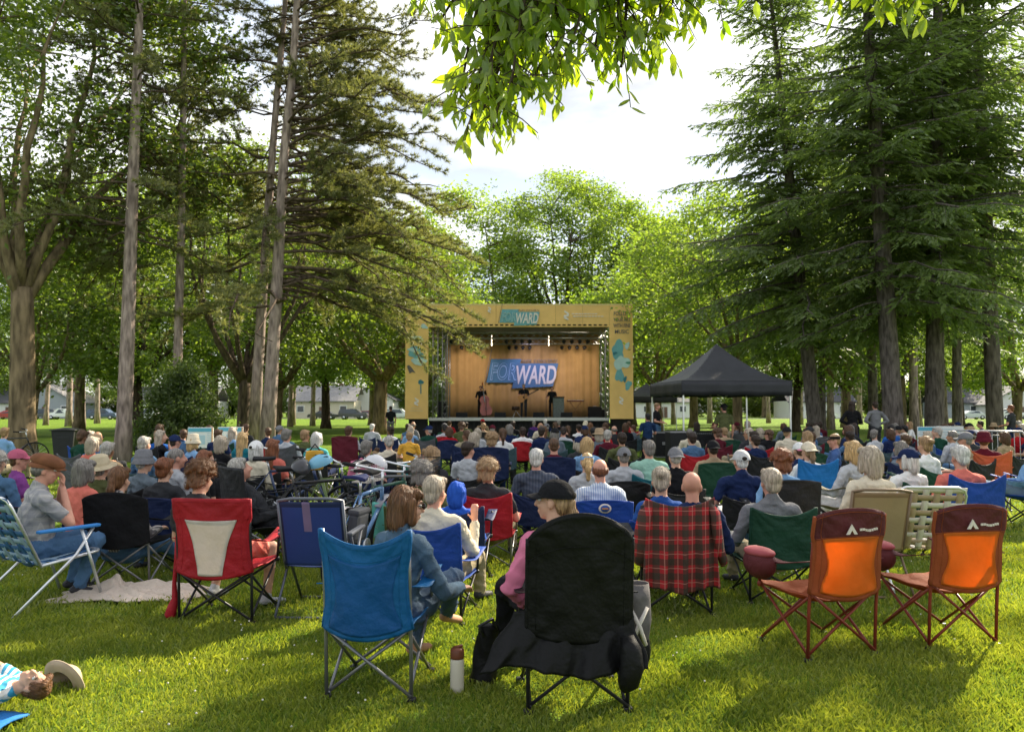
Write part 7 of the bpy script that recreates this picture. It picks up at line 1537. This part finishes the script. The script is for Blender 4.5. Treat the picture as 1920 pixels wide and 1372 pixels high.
def board(px, D, rz, lab, kind):
    p = atx(px, D); t = empty('notice_board', p, rz, lab, 'sign', 'notice boards on stands'); w_, h, z0 = .62, .50, .62
    for s_ in (-1, 1): m = MB(); m.box((s_*.26, .02, .56), (.03, .03, 1.12)); m.build('leg', [BLKM], t)
    m = MB(); m.box((0, 0, z0 + h/2), (w_, .03, h), 0, None, .006); bo = m.build('panel', [SGN], t); m = MB(); y = -.018
    if kind: m.box((0, y, z0 + h - .06), (w_*.96, .006, .09)); m.build('heading_band', [SGB], bo); m = MB(); m.box((.01, y, z0 + .20), (.22, .006, .22)); m.build('printed_map', [SGP], bo)
    m = MB(); rn = random.Random(px)
    for k in range(6):
        z = z0 + .36 - k*.055 if kind else z0 + .42 - k*.07
        for s_ in ((-1, 1) if kind else (0,)):
            ln = rn.uniform(.08, .13) if kind else rn.uniform(.25, .45); m.box((s_*.215, y - .001, z), (ln, .006, .015))
    m.build('text_lines', [SGP], bo)
    if kind: m = MB(); m.box((w_/2 - .02, y - .002, z0 + h/2), (.035, .006, h*.96)); m.build('side_band', [SGO], bo)
board(1739, 20.5, R(6), 'wide notice board with a blue heading band at right', 1); board(1779, 20.9, R(-24), 'white notice board turned aside, right of the blue headed one', 0)
board(378, 19.5, R(0), 'pale blue lettered board low before the evergreen bush', 1); board(434, 20.0, R(4), 'blue headed board just left of the pine pair', 1)
p = Vector((atx(1868, 17).x, 17.4, 0)); t = empty('crowd_barrier', p, R(-52), 'pale steel crowd barrier near the right edge', 'barrier'); m = MB(); m.tube([(-1.05, 0, .16), (-1.05, 0, 1.0), (-.97, 0, 1.09), (.97, 0, 1.09), (1.05, 0, 1.0), (1.05, 0, .16), (-1.05, 0, .16)], .021, 8); t.scale = (.72, 1, 1); m.build('barrier_frame', [GALV], t); m = MB()
for i in range(13): x = -.9 + i*.15; m.tube([(x, 0, .16), (x, 0, 1.09)], .010, 6)
m.build('upright_bars', [GALV], t)
for s_ in (-1, 1): m = MB(); m.tube([(s_*.8, -.28, .015), (s_*.8, 0, .17), (s_*.8, .28, .015)], .018, 6); m.build('foot', [ALU], t)

# ------------------------------------------------------------------ the rest of the crowd
ZN = [(150, 'near the left edge'), (262, 'by the single tall pine'), (440, 'before the evergreen bush'), (570, 'by the pair of pines'), (740, 'left of the stage'), (850, 'before the left stage banner'), (950, 'before the double bass'), (1060, 'before the guitarist'), (1195, 'before the right stage banner'), (1290, 'by the black flight cases'), (1400, 'below the tent at left'), (1495, 'below the tent at right'), (1585, 'by the leaning spruce'), (1705, 'by the thickest spruce'), (1800, 'around the notice boards'), (9999, 'near the right edge')]
def zone(px): return next(z for q, z in ZN if px < q)
POOL = [('pa', OV(arms='lap', lean=12)), ('pb', OV(arms='rest', lean=14)), ('pc', OV(arms='lap', lean=6, sleeve='long', yaw=22)), ('pd', OV(arms='rest', lean=16, sleeve='long', fem=True)), ('pe', OV(arms='cross', lean=14, yaw=-25)), ('pf', OV(arms='lap', lean=8, fem=True, yaw=10)), ('pg', OV(arms='out', lean=12, build=1.12)), ('ph', OV(arms='lap', lean=10, fem=True, sleeve='none', yaw=-12)), ('pi', OV(arms='rest', lean=11, build=1.15, sleeve='short')), ('pj', OV(arms='lap', lean=2, pitch=-18)), ('pk', OV(arms='lap', arm_r='face', lean=4, yaw=-40)), ('pl', OV(arms='rest', lean=18, yaw=55, fem=True)),
        ('pm', OV(arms='phone', lean=8, pitch=-14, sleeve='long')), ('po', OV(arms='cross', lean=6, yaw=-60, roll=8, sleeve='long')), ('pp', OV(arms='out', lean=-6, yaw=15, roll=-6, fem=True)), ('pq', OV(arms='lap', lean=16, yaw=38, roll=5, build=1.2, sleeve='long'))]
PG = OV(arms='lap', lean=4, seat=.20, leg_l='ground', leg_r='ground')
rn = random.Random(77); used = set(); usedc = set()
TOPS = ['black', 'navy', 'charcoal', 'grey', 'pale', 'white', 'navy', 'black', 'olive', 'maroon', 'charcoal', 'grey', 'denim', 'black', 'navy', 'green', 'tan', 'slate', 'slate', 'denim', 'maroon', 'sky', 'cream', 'pale', 'charcoal', 'red', 'coral', 'blue']
CWORD = dict(pale='pale grey', sky='sky blue', denim='denim blue', coral='coral', charcoal='charcoal', slate='slate grey')
HAIRS = [('short', 'dark'), ('short', 'brown'), ('short', 'grey'), ('short', 'dark'), ('short', 'black'), ('bob', 'brown'), ('long', 'chestnut'), ('long', 'dark'), ('bob', 'grey'), ('fringe', 'grey'), ('curly', 'brown'), ('ponytail', 'brown'), ('bun', 'dark'), ('short', 'silver'), ('short', 'sandy'), ('long', 'sandy'), ('short', 'brown'), ('bob', 'ash'), ('long', 'ash')]
HWORD = dict(short='short %s hair', bob='a %s bob', long='long %s hair', fringe='a bald crown, %s sides', curly='curly %s hair', ponytail='a %s ponytail', bun='a %s bun', buzz='cropped %s hair', wavy='wavy %s hair')
HATS = [('cap', 'navy'), ('cap', 'charcoal'), ('cap', 'pale'), ('cap_back', 'black'), ('bucket', 'tan'), ('sunhat', 'tan'), ('cap', 'grey'), ('cap', 'maroon'), ('cap', 'black')]
HTW = dict(cap='%s cap', cap_back='backward %s cap', bucket='%s bucket hat', sunhat='wide %s sun hat')
NC = [0]
def crowd(p, top=None, hair=None, hat=None, chair=True, pool=None, small=False, forced=None):
    px = 960 + p.x/p.y*FPX; z = zone(px)
    for _ in range(200):
        tp = top or rn.choice(TOPS); hr = hair or rn.choice(HAIRS); ht = hat if hat is not None else (rn.choice(HATS) if rn.random() < .17 else False)
        who = ('person with %s' % (HWORD[hr[0]] % hr[1])) if not ht else 'person in a %s' % (HTW[ht[0]] % ht[1])
        lab = '%s and %s %s top %s' % (who, 'an' if CWORD.get(tp, tp)[0] in 'aeiou' else 'a', CWORD.get(tp, tp), z)
        if small: lab = lab.replace('person', 'seated child', 1)
        if lab not in used: break
    if len(lab.split()) > 15: lab = lab.replace('a bald crown, grey sides', 'a balding grey head')
    if len(lab.split()) > 16: lab = lab.replace(' top ', ' ')
    used.add(lab); NC[0] += 1
    pk, sp_ = rn.choice(POOL); k = 1.0
    if not chair: pk, sp_ = 'pz', PG; k = .72 if small else 1.0
    if hr[0] in ('long', 'bob', 'ponytail', 'bun') and not sp_.get('fem') and chair: pk, sp_ = POOL[5]
    fr = 'near' if p.y < 16 else 'far'
    make_person(p, face_stage(p) + R(rn.uniform(-24, 24)), sp_, lab, rn.choice((0, 0, 1, 1, 1, 2, 3)), tp, rn.choice(('denim', 'navy', 'khaki', 'charcoal', 'black')), hr, ht or None, rn.random() < .1, pk + fr, .018 if fr == 'near' else .023, 'crowd seated in front of the stage', k*rn.uniform(.94, 1.02))
    if chair:
        cc_ = rn.choice(('black', 'navy', 'black', 'green', 'royal', 'maroon', 'grey', 'grey', 'navy', 'slate', 'slate', 'khaki', 'black', 'black', 'green', 'red')); kd = rn.choice(('dip', 'arch', 'low', 'dip', 'low', 'low'))
        far_chair(kd, p, face_stage(p) + R(rn.uniform(-10, 10)), CF[cc_], '%s chair under %s' % (CWORD.get(cc_, cc_), lab.replace('person with ', '').replace('person in ', '').replace(' and a ', ', ').replace(' and an ', ', ').replace(' hair', '').replace(' top ', ' top, ')), 'camp chairs in the crowd', p.y < 14, STEEL if rn.random() < .3 else None, rn.uniform(.92, 1.0))
    TAKEN.append((p.x, p.y, .45))
FIX = [(845, 33, 'red', ('short', 'brown'), False), (905, 34, 'tan', ('short', 'brown'), ('cap', 'red')), (875, 30, 'olive', ('short', 'dark'), False), (1022, 33, 'navy', ('short', 'white'), False), (1002, 32, 'purple', ('short', 'grey'), False), (1047, 32, 'black', ('short', 'grey'), False), (1098, 31, 'pale', ('short', 'grey'), ('bucket', 'cream')), (1137, 30, 'green', ('short', 'dark'), False), (1178, 30, 'red', ('short', 'brown'), False),
       (962, 27, 'black', ('short', 'dark'), False), (700, 25, 'pale', ('short', 'white'), False), (776, 27, 'grey', ('fringe', 'grey'), False), (905, 26, 'tan', ('short', 'sandy'), False), (1025, 24, 'olive', ('short', 'grey'), ('cap', 'grey')), (872, 17, 'khaki', ('short', 'brown'), False), (842, 20, 'red', ('bob', 'brown'), False)]
for px, D, tp, hr, ht in FIX: crowd(atx(px, D), tp, hr, ht)
for px, D in ((690, 16), (704, 17), (716, 15.5), (728, 17.2), (742, 15.6), (752, 16.8), (726, 14.6), (784, 16.2), (796, 18), (708, 18.6), (745, 18.4)): crowd(atx(px, D), rn.choice(('coral', 'cream', 'pale', 'tan', 'white', 'grey')), rn.choice((('bob', 'blond'), ('short', 'sandy'), ('short', 'brown'), ('ponytail', 'blond'))), False, False, None, True)
TRK = [(229, 24), (332, 35), (476, 27.5), (500, 26), (40, 25), (457, 36), (712, 50), (1530, 33), (1676, 28), (1748, 30), (1864, 31), (1636, 43), (1382, 42), (124, 24.2), (1597, 25), (1640, 25.2), (1739, 20.5), (1779, 20.9), (1832, 18.5), (1860, 17.4), (1213, 21), (1231, 28), (345, 25.4), (325, 25), (365, 25), (332, 26.5), (1334, 21.6), (1318, 22.4), (140, 21), (378, 19.5), (434, 20)]
OBST = [((px - 960)/FPX*D, D, .8) for px, D in TRK]
def dmax(px): return 18 if px < 240 else 22 if px < 560 else 17.5 if px < 735 else 27.5 if px < 1190 else 22 if px < 1300 else 27
y = 10.9
while y < 38:
    x = -.66*y + rn.uniform(0, 1)
    while x < .66*y:
        px = 960 + x/y*FPX; pr = .52 if y < 16 else (.76 if y < 22 else .68)
        if px > 1500 and y > 18: pr = .74
        if 1190 < px < 1310 and y > 15: pr = .3
        jx, jy = x + rn.uniform(-.16, .16), y + rn.uniform(-.3, .3)
        if rn.random() < pr and y < dmax(px) and all((jx - a)**2 + (jy - b)**2 > (r + .42)**2 for a, b, r in TAKEN) and all((jx - a)**2 + (jy - b)**2 > r*r for a, b, r in OBST) and not (4.0 < jx < 8.1 and 20.4 < jy < 25) and not (px > 1815 and y < 14.5):
            crowd(Vector((jx, jy, 0)))
        x += 1.0 if y < 22 else 1.15
    y += 1.25 if y < 22 else 1.5
print('CROWD', NC[0])
